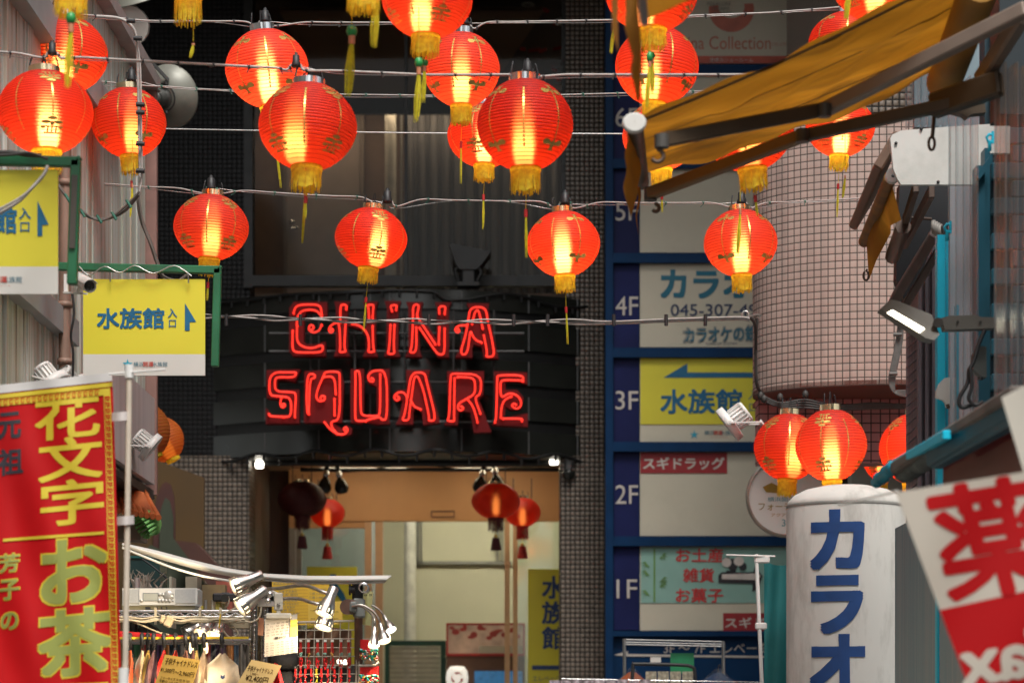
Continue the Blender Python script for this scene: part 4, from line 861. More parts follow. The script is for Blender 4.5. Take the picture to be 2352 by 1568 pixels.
mb = MB(); mb.tube([P(297, 838, NYF - .03), P(297, 868, NYF - .03)], .018, 14); mb.tube([P(284, 1533, NYF - .03), P(283, 1620, NYF - .03)], .0205, 14); mb.build('joint', WHT, t)
mb = MB()
for y, x0, x1 in ((957, 257, 301), (1196, 269, 308)): mb.grid(lambda u, v: P(x0 + (x1 - x0) * u, y - 10 + 20 * v - 3 * u, NYF - .02 - .035 * sin(u * pi)), 10, 2)
mb.build('tie_strap', M('strap_cloth', (.62, .56, .54), .7, 0, .08, 10), t)
# ---------------------------------------------------------------- pink tiled tower on the right
TW = thing('tiled_tower', 'round pink tiled tower bulging over the right side of the lane', 'building', (2.62, 17, 3.9))
rx, ry, tcx, tcy = .93, .62, 2.62, 16.95; zb0 = 3.9; zt0 = 5.72
angs = [i / 64 * 1.25 * pi + .88 * pi for i in range(65)]
ep = [(tcx + rx * cos(a), tcy + ry * sin(a)) for a in angs]; al = [0.]
for p, q in zip(ep, ep[1:]): al.append(al[-1] + math.hypot(q[0] - p[0], q[1] - p[1]))
mb = MB()
for i in range(64):
    (a, b), (c, d) = ep[i], ep[i + 1]
    mb.add([(a, b, zb0), (c, d, zb0), (c, d, zt0), (a, b, zt0)], [(0, 1, 2, 3)], True, 0, [[(al[i], zb0 + .004), (al[i + 1], zb0 + .004), (al[i + 1], zt0), (al[i], zt0)]])
mb.build('tiled_shell', T_PINK, TW)
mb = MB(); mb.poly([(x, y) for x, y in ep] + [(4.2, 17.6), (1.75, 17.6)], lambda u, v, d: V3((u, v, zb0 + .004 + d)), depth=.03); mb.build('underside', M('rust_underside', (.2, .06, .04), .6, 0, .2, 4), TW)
mb = MB(); mb.span((1.74, 17.05, 3.45), (4.2, 17.3, zb0)); mb.build('beam', T_BEAM, TW)
mb = MB(); mb.span((2.5, 17.6, zb0 + .04), (6, 22, 12)); mb.build('core_wall', T_GREY, TW)
mb = MB(); fb(mb, 1955, 985, 2300, 1700, 19.5, .2); tag(mb.build('plain_wall', M('pale_grey_render', (.3, .31, .27), .8, 0, .08, 2)), 'plain pale grey wall under the tower behind the inflatable tube', 'wall')
# cables on the tower
mb = MB()
for k in range(5): mb.tube(spline([P(2057 + k * 3, 640, 15.9), P(2064 + k * 2.5, 730, 15.85), P(2058 + k * 3, 790, 15.85), P(2044 + k * 3, 860, 15.85), P(2046 + k * 2, 890 + k, 15.85), P(2062, 906 - k * 2, 15.85), P(2095, 912 - k * 4, 15.8)], 6), .008, 6)
for y, x in ((768, 2061), (858, 2051), (742, 2064)): mb.tube([P(x - 9, y, 15.82), P(x + 10, y, 15.82)], .012, 6)
tag(mb.build('cable_bundle', M('grey_cable_dark', (.1, .095, .09), .5, 0, .3, 20)), 'bundle of grey cables running down the pink tower beside the wooden shop', 'cables')
mb = MB()
for k in range(4): mb.tube(spline([P(1748, 905 + k * 4, 16.5), P(1790, 925 + k * 3, 16.5), P(1850, 918 + k * 6, 16.5), P(1920, 932 + k * 3, 16.5), P(2000, 926 + k * 4, 16.5), P(2090, 930 + k * 2, 16.5)], 6), .008, 5)
mb.tube(spline([P(1738, 730, 16.3), P(1736, 800, 16.35), P(1738, 880, 16.4), P(1752, 905, 16.5)], 6), .012, 6); mb.tube(spline([P(1720, 728, 15.9), P(1734, 745, 16.0), P(1736, 800, 16.35)], 5), .012, 6)
for x, y in ((1747, 908), (1792, 912), (1850, 905), (1755, 916)): mb.lathe([(.001, -.03), (.018, -.02), (.022, 0), (.016, .02), (.001, .03)], 8, Matrix.Translation(P(x, y, 16.45)))
tag(mb.build('sagging_cables', M('dark_cable', (.03, .028, .026), .6, 0, .4, 20)), 'dark sagging cables looped under the pink tower above the lanterns', 'cables')
# round white sign behind the tube
t = thing('round_sign', 'round white sign with a gold rim and small Japanese lettering behind the inflatable tube', 'sign', P(1807, 1140, 17.6))
mq = Matrix.Translation(P(1807, 1140, 17.6)) @ Matrix.Rotation(R(90), 4, 'X')
mb = MB(); mb.lathe([(.001, .0), (S(88, 17.6), .0), (S(88, 17.6), -.04)], 56, mq, smooth=False); mb.build('face', M('sign_face_white', (.88, .89, .84), .5, 0, .03, 2), t)
mb = MB(); mb.lathe([(S(87, 17.6), .012), (S(93, 17.6), .012), (S(93, 17.6), -.06), (S(87, 17.6), -.06)], 56, mq); mb.build('rim', M('greybronze_rim', (.4, .35, .3), .35, .5), t)
f = FP(17.6); mb = MB(); put_text(mb, '横浜開運水族館', f, 1818, -1146, w=110, h=11, d=-.004); put_text(mb, '3F', f, 1806, -1200, h=16, d=-.004); mb.build('lettering', M('aqua_ink', (.1, .36, .4), .5), t)
mb = MB(); put_text(mb, 'フォーチュン', f, 1800, -1163, w=116, h=17, d=-.004); put_text(mb, 'アクアリウム', f, 1806, -1182, w=70, h=8, d=-.004)
for pl in ([(1752, 1118), (1772, 1108), (1800, 1122), (1786, 1132), (1760, 1130)], [(1800, 1102), (1822, 1118), (1816, 1136), (1806, 1120)]): mb.poly(pl, lambda u, v, d: P(u, v, 17.596))
mb.build('gold_lettering', M('ochre_ink', (.42, .27, .04), .5), t)
# ---------------------------------------------------------------- inflatable karaoke tube
TR = .37; TC = P(1943, 1700, 15.1); TC.z = 0
t = thing('inflatable_tube', 'tall white inflatable tube with blue katakana lettering, soiled near its domed top', 'inflatable', TC)
zs = P(0, 1150, 14.73).z; ztop = P(0, 1101, 14.9).z; mb = MB()
pr = [(TR * 1.0, .05), (TR * 1.0, zs - .03), (TR * .985, zs - .01), (TR * 1.0, zs + .005), (TR * .97, zs + .03), (TR * .88, zs + .065), (TR * .7, zs + .1), (TR * .4, zs + .125), (.001, zs + .135)]
mb.lathe(pr, 72, Matrix.Translation(TC)); TUBEM = M('tube_cloth', (.6, .585, .55), .7, 0, .06, 4, dirt=(.3, .28, .25), dirt_amt=.7, dirt_scale=5, stretch=(1, 1, .3), bump=.15); o = mb.build('skin', TUBEM, t)
mb = MB(); mb.lathe([(TR * 1.0, zs - .008), (TR * 1.003, zs), (TR * 1.0, zs + .006)], 60, Matrix.Translation(TC)); mb.build('seam', M('seam_grey', (.3, .29, .27), .7), t)
def tubefn(a0): return lambda u, v, d: V3((TC.x + (TR + .003 - d) * sin(a0 + u / TR), TC.y - (TR + .003 - d) * cos(a0 + u / TR), v))
mb = MB(); k = 14.75 / FV
for ch, cy, w, h in (('カ', 1238, 118, 126), ('ラ', 1387, 112, 124), ('オ', 1525, 120, 128), ('ケ', 1660, 118, 126)): put_text(mb, ch, tubefn(R(-17)), 0, EYE + (CY - cy) * k, w=w * k, h=h * k, bold=.052, d=-.0, step=.02, gap=.0004)
mb.build('lettering', M('tube_blue', (.012, .06, .22), .6), t)
mb = MB(); mb.box(V3((TC.x + TR * .82, TC.y - .25, P(0, 1468, 14.8).z)), (.045, .02, .03)); mb.build('tab', WHT, t)
# teal flag and its white pole beside the tube
t = thing('teal_flag', 'plain teal flag hanging between its white pole and the inflatable tube', 'flag', P(1780, 1600, 15.9))
MB().grid(lambda u, v: P(1755 + 75 * u, 1288 + 10 * math.sin(u * 3) + 320 * v, 15.9 + .03 * sin(u * 9 + v * 2)), 16, 14).build('cloth', M('teal_cloth', (.02, .19, .2), .7, 0, .15, 4, trans=.25), t)
t = thing('flag_pole', 'thin white flag pole with clips carrying the teal flag', 'pole', P(1742, 1620, 15.8))
mb = MB(); mb.tube([P(1737, 1272, 15.8), P(1753, 1640, 15.8)], .013, 10); mb.build('rod', WHT, t)
mb = MB(); mb.tube([P(1668, 1274, 15.75), P(1780, 1277, 15.8)], .006, 8); mb.build('top_rod', WHT, t)
mb = MB(); mb.box(P(1750, 1284, 15.8), (.1, .03, .05), bev=.008); mb.box(P(1748, 1437, 15.8), (.075, .03, .045), bev=.008); mb.build('clip', WHT, t)
# ---------------------------------------------------------------- blue shop on the right
BLUE = M('bright_blue_paint', (.005, .5, .72), .4, 0, .08, 5); TEALD = M('deep_teal_paint', (.0, .07, .11), .45, 0, .15, 5)
BS = thing('blue_shop', 'narrow blue shop front with posts and brick wall at the right edge', 'shop', (2.2, 11, 0))
mb = MB(); fb(mb, 2153, 539, 2171, 1700, 11.2, .06); mb.build('post', BLUE, BS)
mb = MB(); fb(mb, 2172, 539, 2179, 1700, 11.24, .09); fb(mb, 2196, 700, 2203, 1700, 11.5, .05); mb.build('post', M('mid_blue_paint', (.0, .33, .48), .4), BS)
mb = MB(); fb(mb, 2243, 380, 2262, 1700, 11.3, .1); fb(mb, 2262, 340, 2274, 1700, 11.35, .1); mb.poly([(2243, 400), (2280, 350), (2280, 372), (2250, 412)], lambda u, v, d: P(u, v, 11.25) + V3((0, d, 0)), depth=.04); mb.build('frame', TEALD, BS)
mb = MB(); bz = 0
for r_ in range(60):
    z = .2 + r_ * .085; off = .1 if r_ % 2 else 0
    for c_ in range(9): mb.box((2.42 + off + c_ * .205, 11.72, z), (.2, .06, .08), bev=.006)
mb.build('brick_wall', M('teal_brick', (.005, .1, .15), .5, 0, .2, 5), BS)
mb = MB(); mb.span((2.62, 7, 0), (2.8, 11.7, 5.6)); mb.span((1.9, 11.78, 5.3), (4, 12, 5.9)); mb.span((2.3, 11.76, 0), (4, 11.9, 5.3)); mb.build('wall', M('dark_teal_wall', (.02, .055, .075), .6, 0, .2, 3), BS)
mb = MB(); fb(mb, 2296, -400, 2500, 262, 9.95, .2); mb.build('dark_panel', M('near_black_blue', (.012, .022, .03), .6), BS)  # near black box standing in for the shade at the upper right
mb = MB(); fb(mb, 2182, 424, 2320, 1200, 11.95, .05); mb.build('side_panel', M('grey_mauve_panel', (.4, .42, .46), .5, 0, .25, 4, (1, 1, .3)), BS)
mb = MB(); fb(mb, 2100, 100, 2310, 292, 12.9, .05); mb.build('upper_panel', M('blue_grey_panel', (.2, .27, .31), .5, 0, .3, 4, (1, 1, .3)), BS)
# wooden shop behind it
WOODB = streak_mat('weathered_dark_boards', [(.06, .055, .07), (.2, .16, .18), (.1, .085, .1), (.27, .2, .21)], 14, .5, .6, .003)
t = thing('wooden_shop', 'dark weathered timber shop wall between the pink tower and the blue post', 'shop', P(2110, 1700, 13))
mb = MB(); n_ = 5
for i in range(n_):
    x0 = 2083 + i * 5.2; mb.poly([(x0, 700 - i * 10), (x0 + 5, 690 - i * 10), (x0 + 5, 1700), (x0, 1700)], lambda u, v, d: P(u, v, 13.4 - (u - 2083) / 26 * .3) + V3((0, d, 0)), depth=.03)
for i in range(6):
    x0 = 2109 + i * 8; mb.poly([(x0, 650 - i * 20), (x0 + 7.7, 632 - i * 20), (x0 + 7.7, 1700), (x0, 1700)], lambda u, v, d: P(u, v, 13.0 + .05 * (i % 2)) + V3((0, d, 0)), depth=.05)
mb.build('boards', WOODB, t)
mb = MB()
for i in range(36): y0 = 720 + i * 22; mb.bar(P(2083, y0 + 14, 13.33), P(2108, y0 - 8, 13.04), .012, .006)
mb.build('batten', WOODB, t)
mb = MB(); mb.bar(P(2052, 692, 12.7), P(2152, 528, 12.3), .05, .12, up=(0, 1, 0), bev=.006); mb.bar(P(2080, 700, 12.75), P(2156, 575, 12.4), .04, .05, up=(0, 1, 0), bev=.006); mb.build('brace', M('old_timber', (.12, .09, .085), .7, 0, .35, 9, (1, 1, .3), bump=.3), t)
mb = MB()
for k in range(4): mb.lathe([(.028, -.008), (.036, -.008), (.036, .008), (.028, .008)], 16, Matrix.Translation(P(2145 + k * 5, 522 + k * 3, 12.0)) @ Matrix.Rotation(R(90), 4, 'Y') @ Matrix.Rotation(R(20), 4, 'X'))
tag(mb.build('hose_coil', M('hose_grey', (.3, .28, .26), .5, 0, .15, 10)), 'small coil of grey hose on top of the bright blue post', 'hose')
mb = MB(); mb.poly([(2066, 424), (2200, 424), (2200, 720), (2088, 720), (2058, 640)], lambda u, v, d: P(u, v, 13.5) + V3((0, d, 0)), depth=.1); tag(mb.build('dark_recess_wall', M('near_black_paint', (.012, .014, .018), .6)), 'near black wall in the recess behind the rolled awning', 'wall')  # shade of the recess put in as a near black sheet
# white awning end box and the rolled second awning
BOXW = M('white_box_paint', (.66, .66, .63), .5, 0, .05, 6, dirt=(.33, .34, .3), dirt_amt=.55, dirt_scale=2.2)
t = thing('rolled_awning', 'rolled up ochre awning with a white end plate beside the pink tower', 'awning', P(2060, 424, 11.6))
mb = MB(); mb.poly([(2045, 318), (2050, 309), (2070, 300), (2181, 291), (2181, 424), (2070, 424), (2062, 412), (2052, 388)], lambda u, v, d: P(u, v, 11.5) + V3((0, d, 0)), depth=.03); pl_ = mb.build('end_plate', BOXW, t)
mb = MB()
for x, y in ((2058, 329), (2155, 418), (2116, 296), (2051, 404)): mb.lathe([(.001, .006), (.007, .005), (.008, 0)], 10, Matrix.Translation(P(x, y, 11.495)) @ Matrix.Rotation(R(90), 4, 'X'))
mb.build('bolt', BLACK, pl_)
mb = MB(); mb.poly([(2183, 291), (2320, 282), (2320, 352), (2274, 352), (2243, 392), (2243, 424), (2183, 424)], lambda u, v, d: P(u, v, 11.52) + V3((0, d, 0)), depth=.03); mb.build('side_plate', BOXW, t)
mb = MB(); mb.bar(P(2040, 345, 11.7), P(1978, 490, 13.3), .05, .2, up=(.6, 0, 1), bev=.01); mb.build('hood', M('hood_timber', (.15, .09, .06), .6, 0, .3, 8, (1, .3, 1)), t)
OCHRE = M('ochre_cloth', (.37, .15, .011), .7, 0, .45, 2.2, (1, .5, 1), dirt=(.16, .075, .012), dirt_amt=.7, dirt_scale=2, trans=.6, bump=.6); OCHRED = M('soiled_ochre_roll', (.2, .1, .02), .7, 0, .35, 8, dirt=(.03, .02, .01), dirt_amt=.8)
mb = MB(); mb.tube([P(2045, 408, 11.7), P(1985, 555, 13.2)], .032, 14); mb.build('roll', OCHRED, t)
mb = MB(); mb.tube([P(2051, 402, 11.6), P(2049, 407, 11.68)], .035, 14); mb.build('roll_cap', WHITEP, t)
top = [(2048, 420), (2032, 448), (2015, 492), (1996, 540), (1990, 556)]; bot = [(2070, 505), (2046, 518), (2046, 535), (2013, 598), (1996, 643)]
def lerp_path(p, t_): i = min(int(t_ * (len(p) - 1)), len(p) - 2); f_ = t_ * (len(p) - 1) - i; return (p[i][0] * (1 - f_) + p[i + 1][0] * f_, p[i][1] * (1 - f_) + p[i + 1][1] * f_)
def val(u, v): a = lerp_path(top, u); b = lerp_path(bot, u); return P(a[0] + (b[0] - a[0]) * v, a[1] + (b[1] - a[1]) * v, 11.75 + 1.4 * u + .03 * sin(u * 16) * v)
MB().grid(val, 24, 10).build('valance', OCHRE, t)
mb = MB(); mb.bar(P(2140, 440, 11.8), P(2078, 560, 12.9), .03, .06, bev=.004); mb.bar(P(2104, 430, 11.8), P(2055, 585, 12.9), .03, .05, bev=.004); mb.tube([P(2050, 590, 12.8), P(2075, 520, 12.3)], .04, 10); mb.tube([P(2093, 500, 12.4), P(2140, 503, 12.4)], .008, 6); mb.build('arm', M('brown_arm', (.11, .075, .06), .5, .2, .25, 8), t)
mb = MB(); mb.tube([P(1992, 618, 12.9)] + [P(1989 + 6 * cos(a), 633 + 11 * sin(a), 12.9) for a in [i * .7 - 1.5 for i in range(9)]], .006, 6); mb.build('ring', M('rust_iron', (.12, .08, .06), .5, .5), t)
# clear ribbed plastic curtains
def plastic_mat(name, tint, fac):
    m, n, l, b = nmat(name); tr = n.new('ShaderNodeBsdfTransparent'); tr.inputs[0].default_value = (*tint, 1)
    b.inputs['Base Color'].default_value = (.55, .55, .56, 1); b.inputs['Roughness'].default_value = .22
    tc = n.new('ShaderNodeTexCoord'); mp = n.new('ShaderNodeMapping'); mp.inputs['Scale'].default_value = (14, 14, .5); l.new(tc.outputs['Object'], mp.inputs[0]); nz = n.new('ShaderNodeTexNoise'); nz.inputs['Scale'].default_value = 1.5; nz.inputs['Detail'].default_value = 4; l.new(mp.outputs[0], nz.inputs['Vector'])
    mx = n.new('ShaderNodeMixShader'); l.new(mth(n, l, 'MULTIPLY_ADD', nz.outputs[0], .5, fac - .25), mx.inputs[0]); l.new(tr.outputs[0], mx.inputs[1]); l.new(b.outputs[0], mx.inputs[2]); l.new(mx.outputs[0], n['Material Output'].inputs[0]); MATS[name] = m; return m
PLA = plastic_mat('clear_plastic_sheet', (.85, .9, .92), .42); PLB = plastic_mat('smoky_plastic_sheet', (.82, .78, .77), .42)
def curtain(x0, x1, Ya, Yb, ya, yb, waves, mat, lab):
    t = MB(); t.grid(lambda u, v: P(x0 + (x1 - x0) * u, ya + (yb - ya) * v, Ya + (Yb - Ya) * u) + V3((.0, .05 * sin(u * waves * 2 * pi), 0)), 60, 6)
    tag(t.build('plastic_curtain', mat), lab, 'curtain', 'clear plastic curtains on the blue shop')
curtain(2179, 2246, 11.15, 10.7, 180, 1100, 4, PLA, 'clear ribbed plastic curtain hanging beside the bright blue post')
curtain(2080, 2180, 12.6, 11.9, 150, 292, 6, PLA, 'clear ribbed plastic curtain high above the white end plate')
curtain(2284, 2420, 9.7, 8.9, 150, 1050, 5, PLB, 'smoky plastic curtain nearest the viewer at the right edge')
def shackle(x, y, Y, lab):
    mb = MB(); mb.tube([P(x + 14, y - 9, Y), P(x + 4, y - 9, Y), P(x - 2, y - 2, Y), P(x + 2, y + 8, Y), P(x + 14, y + 9, Y)], .006, 6); mb.tube([P(x + 12, y - 16, Y), P(x + 12, y + 12, Y)], .006, 6); mb.tube([P(x + 6, y + 4, Y), P(x + 7, y + 28, Y), P(x + 4, y + 30, Y), P(x + 3, y + 8, Y)], .005, 6)
    tag(mb.build('shackle', BLUE), lab, 'shackle', 'blue painted shackles')
shackle(2171, 524, 10.9, 'blue painted shackle just above the bright blue post'); shackle(2268, 318, 9.9, 'blue painted shackle on the white side plate')
t = thing('shelf_bracket', 'small white curved bracket fixed to the bright blue post', 'bracket', P(2165, 900, 11.1))
mb = MB(); mb.poly([(2150, 912), (2151, 897), (2158, 880), (2170, 868), (2182, 866), (2182, 932), (2174, 934), (2172, 924), (2166, 918)], lambda u, v, d: P(u, v, 11.12) + V3((0, d, 0)), depth=.03); mb.build('plate', WHITEP, t); mb = MB(); mb.tube([P(2176, 928, 11.1), P(2179, 938, 11.1)], .008, 6); mb.build('bolt', M('rust_iron'), t)
# LED street lamp on an arm
t = thing('led_lamp', 'grey LED flood lamp switched on, on a short arm from the blue shop', 'lamp', P(2280, 740, 10.3))
LG = M('lamp_grey', (.13, .12, .105), .5, .2, .12, 8); LY = 10.5
mb = MB(); mb.poly([(2022, 709), (2045, 688), (2060, 690), (2140, 722), (2158, 768), (2146, 781), (2126, 776)], lambda u, v, d: P(u, v, LY - (v - 690) / 90 * .1) + V3((0, d, 0)), depth=.1); hd = mb.build('head', LG, t)
mb = MB(); mb.poly([(2037, 719), (2049, 712), (2124, 755), (2112, 764)], lambda u, v, d: P(u, v, LY - (v - 690) / 90 * .1) + V3((0, -.006 + d, 0)), depth=.004); mb.build('led_panel', emitter('led_glow', (1, .93, .72), 6), hd)
mb = MB(); mb.poly([(2163, 730), (2180, 725), (2240, 723), (2254, 728), (2284, 728), (2284, 753), (2170, 757)], lambda u, v, d: P(u, v, LY) + V3((0, d, 0)), depth=.07); mb.build('arm', LG, t)
mb = MB(); mb.tube([P(2155, 741, LY - .1), P(2155, 741, LY + .12)], .022, 14); mb.tube([P(2200, 739, LY - .01), P(2200, 739, LY)], .006, 8); mb.tube([P(2252, 739, LY - .01), P(2252, 739, LY)], .006, 8); mb.build('hinge', M('lamp_dark', (.06, .055, .05), .5), t)
mb = MB(); mb.tube(spline(xy([(2262, 757), (2248, 790), (2236, 830), (2226, 850), (2222, 880), (2205, 910), (2204, 930), (2215, 935), (2245, 925)], 10.4), 6), .009, 6); mb.tube(spline(xy([(2228, 845), (2232, 885), (2225, 915), (2240, 930), (2258, 922)], 10.38), 6), .008, 6); mb.build('cord', BLACK, t)
t = thing('junction_box', 'small dark grey box hanging under the LED lamp arm', 'box', P(2250, 860, 10.6)); mb = MB(); mb.poly([(2236, 812), (2250, 795), (2266, 795), (2266, 866), (2254, 864), (2236, 848)], lambda u, v, d: P(u, v, 10.6) + V3((0, d, 0)), depth=.06); mb.build('case', M('box_grey', (.07, .075, .07), .5), t); mb = MB(); mb.tube([P(2252, 866, 10.6), P(2251, 872, 10.6)], .012, 8); mb.build('gland', BLACK, t)
# blue awning bar with bunched cloth, dark red board and white banners
t = thing('blue_awning', 'folded blue awning bar with bunched cloth slanting over the dark red board', 'awning', P(2150, 1050, 9))
mb = MB(); mb.bar(P(2046, 1072, 9.6), P(2175, 998, 8.8), .03, .035, bev=.004); mb.build('bar', BLUE, t)
def wob(a, b, Ya, Yb, r, n, seed):
    rr = random.Random(seed); pts = []; rs = []
    for i in range(n + 1):
        f_ = i / n; pts.append(P(a[0] + (b[0] - a[0]) * f_, a[1] + (b[1] - a[1]) * f_, Ya + (Yb - Ya) * f_) + V3((0, 0, rr.uniform(-.006, .006)))); rs.append(r * (.75 + .5 * (i % 2)) * (.6 + .4 * min(1, f_ * 4)))
    return pts, rs
mb = MB(); p_, r_ = wob((2008, 1112), (2052, 1070), 9.8, 9.5, .022, 26, 1); mb.tube(p_, r_, 10); mb.build('ribbed_end', M('blue_cloth', (.01, .24, .36), .6, 0, .3, 20), t)
mb = MB(); p_, r_ = wob((2066, 1095), (2150, 1040), 9.6, 9.1, .033, 30, 2); mb.tube(p_, r_, 10); mb.build('bunched_cloth', M('grey_blue_cloth', (.12, .14, .14), .8, 0, .5, 14), t)
mb = MB(); mb.bar(P(2060, 1075, 9.5), P(2340, 900, 8.3), .06, .05, bev=.01); mb.build('cloth_roll', M('brown_grey_cloth', (.13, .11, .1), .8, 0, .35, 9), t)
mb = MB(); mb.bar(P(2140, 1050, 9.1), P(2350, 925, 8.3), .05, .075, bev=.008); mb.bar(P(2150, 1068, 9.1), P(2352, 958, 8.3), .05, .03, bev=.006); mb.build('gutter', TEALD, t)
mb = MB(); mb.add([P(2170, 1045, 9.3), P(2370, 930, 8.4), P(2370, 1250, 8.4), P(2170, 1250, 9.3)], [(0, 1, 2, 3)]); mb.add([q + V3((.0, .04, 0)) for q in (P(2170, 1045, 9.3), P(2370, 930, 8.4), P(2370, 1250, 8.4), P(2170, 1250, 9.3))], [(3, 2, 1, 0)]); tag(mb.build('red_board', M('dark_red_board', (.09, .006, .006), .5, 0, .15, 4)), 'plain dark red board under the folded blue awning', 'board')
mb = MB(); mb.span((1.98, 9.9, 0), (2.6, 12.5, P(0, 1100, 10).z)); tag(mb.build('shop_wall', streak_mat('blue_grey_boards', [(.12, .2, .24), (.25, .3, .33), (.15, .25, .3), (.3, .36, .38)], 16, .3)), 'blue grey boarded wall low on the right behind the white banner', 'wall')
BW = M('banner_white', (.55, .5, .43), .7, 0, .05, 3, trans=.3); BR = M('banner_red', (.36, .001, .003), .7, 0, .06, 4, trans=.1, spec=.2)
YB_ = 6.6
t = thing('sale_banner', 'white banner with a red lower half and mirrored lettering nearest the viewer at the right', 'banner', P(2250, 1600, YB_))
def BQ(x, y, d=0.): return P(x, y, YB_ + .015 * sin(x * .02 + y * .01)) + V3((0, d, 0))
def bl(v): return 2057 + (v - 1130) * .375
MB().grid(lambda u, v: BQ(bl(1130 + 270 * v) + (2420 - bl(1130 + 270 * v)) * u, 1130 + 270 * v - .16 * (u * 360) , 0), 24, 16).build('cloth', BW, t)
MB().grid(lambda u, v: BQ(bl(1400 + 240 * v) + (2420 - bl(1400 + 240 * v)) * u, 1400 + 240 * v - .16 * (u * 360), -.0), 24, 12).build('red_half', BR, t)
mb = MB()
vs, fs = text_mesh('薬', 0, 262, 252); vs, fs = slice_mesh(vs, fs, 14)
for q in range(9):
    ox, oy = (0, 0) if q == 0 else (7 * cos(q * pi / 4), 7 * sin(q * pi / 4))
    mb.add([BQ(2285 - x - ox + .25 * -(y), 1234 - y - oy + .16 * (x + ox) * 1.0, -.002 - q * .00006) for x, y in vs], [f_[::-1] for f_ in fs])
mb.build('lettering', BR, t)
mb = MB(); vs, fs = text_mesh('Tax', 0, 250, 104); vs, fs = slice_mesh(vs, fs, 14)
for q in range(9):
    ox, oy = (0, 0) if q == 0 else (5 * cos(q * pi / 4), 5 * sin(q * pi / 4))
    mb.add([BQ(2332 - x - ox - .1 * y, 1502 - y - oy + .16 * (x + ox), -.002 - q * .00006) for x, y in vs], [f_[::-1] for f_ in fs])
mb.build('lettering', BW, t)
mb = MB(); mb.grid(lambda u, v: P(2300 + (2460 - 2300) * u + v * 52, 912 - 80 * u + v * 175, 6.9 + .02 * sin(u * 4)), 10, 10); tag(mb.build('white_flag', M('white_flag_cloth', (.52, .49, .43), .7, 0, .06, 3, trans=.25)), 'plain white flag at the right edge above the banner with mirrored lettering', 'flag')
mb = MB(); mb.tube([P(1925, 1160, 7.6), P(2060, 1128, 7.0)], .004, 6); tag(mb.build('banner_rod', WHT), 'thin white rod sticking out from the corner of the sale banner', 'rod')
# big ochre awning and a nearer one
t = thing('ochre_awning', 'large ochre fabric awning with folding arms reaching over the lane', 'awning', (1.85, 9.7, 3.9))
A1, A2 = P(1462, 276, 9.1), P(2330, -135, 9.1); A3, A4 = P(1480, 402, 10.4), P(2185, 158, 10.4)
CANV = M('canopy_cloth', (.37, .15, .011), .7, 0, .6, 1.6, (.35, 2.2, 1), dirt=(.09, .04, .008), dirt_amt=.85, dirt_scale=2.4, trans=.6, bump=.8)
MB().grid(lambda u, v: (A1 * (1 - u) + A2 * u) * (1 - v) + (A3 * (1 - u) + A4 * u) * v + V3((0, 0, -.03 * sin(u * pi) + .01 * sin(v * 9 + u * 4) + .008 * sin(u * 31 + v * 11) + .012 * sin(u * 13 - v * 17))), 60, 40).build('canopy', CANV, t)
for q in (.3, .64): MB().grid(lambda u, v: (A1 * (1 - u) + A2 * u) * (1 - q - .012 * v) + (A3 * (1 - u) + A4 * u) * (q + .012 * v) + V3((0, 0, -.012 - .03 * sin(u * pi))), 40, 1).build('seam', OCHRED, t)
MB().grid(lambda u, v: A1 * (1 - u) + A2 * u + (A3 - A1) * .05 * v + V3((0, -.004, -.005 - .03 * sin(u * pi))), 30, 2).build('hem', OCHRED, t)
mb = MB(); mb.tube([A1 + V3((-.01, -.03, -.02)), A3 + V3((-.01, .05, -.02))], .034, 14); mb.build('front_bar', M('dark_brown_bar', (.07, .045, .03), .5, 0, .2, 8), t)
mb = MB(); q = A1 + V3((-.01, -.05, -.02)); mb.lathe([(.001, -.002), (.036, -.002), (.041, .004), (.041, .03), (.03, .032)], 20, Matrix.Translation(q) @ Matrix.Rotation(R(-90), 4, 'X') @ Matrix.Diagonal((1.1, .9, 1, 1)), smooth=False); mb.build('end_cap', WHITEP, t)
ARMM = M('arm_grey_brown', (.24, .18, .145), .5, .1, .15, 6); ARMD = M('arm_dark', (.08, .055, .035), .45, .2, .2, 6)
mb = MB(); mb.bar(P(1512, 324, 9.15), P(1900, 250, 9.6), .05, .055, bev=.006); mb.build('arm', ARMD, t)
mb = MB(); mb.bar(P(1895, 252, 9.6), P(2360, 20, 8.9), .05, .055, bev=.006); mb.build('arm', ARMM, t)
mb = MB(); mb.bar(P(1490, 446, 10.3), P(1846, 311, 9.9), .05, .05, bev=.006); mb.build('arm', M('arm_ochre', (.2, .1, .03), .5, 0, .2, 6), t)
mb = MB(); mb.bar(P(1840, 314, 9.9), P(2260, 222, 9.7), .045, .05, bev=.006); mb.bar(P(2140, 245, 9.8), P(2300, 190, 9.6), .06, .1, bev=.01); mb.build('arm', ARMD, t)
for x, y, Y in ((1893, 254, 9.55), (1843, 312, 9.85), (1520, 325, 9.1), (1494, 446, 10.3)): MB().tube([P(x, y - 15, Y), P(x, y + 15, Y)], .028, 12).build('joint', M('lamp_dark'), t)
mb = MB(); mb.tube([P(2255, -40, 9.05), P(2168, 190, 10.4)], .075, 18); mb.build('roller', M('ochre_roller', (.35, .17, .02), .7, 0, .2, 5), t)
mb = MB(); mb.bar(P(2250, 190, 9.8), P(2352, 30, 9.3), .05, .08, bev=.01); mb.build('strut', ARMM, t)
mb = MB(); fb(mb, 2205, 190, 2262, 205, 9.7, .2); mb.poly([(2160, 205), (2255, 195), (2265, 258), (2232, 262), (2222, 270), (2212, 262), (2170, 250)], lambda u, v, d: P(u, v, 9.95) + V3((0, d, 0)), depth=.06); mb.build('wall_bracket', ARMD, t)
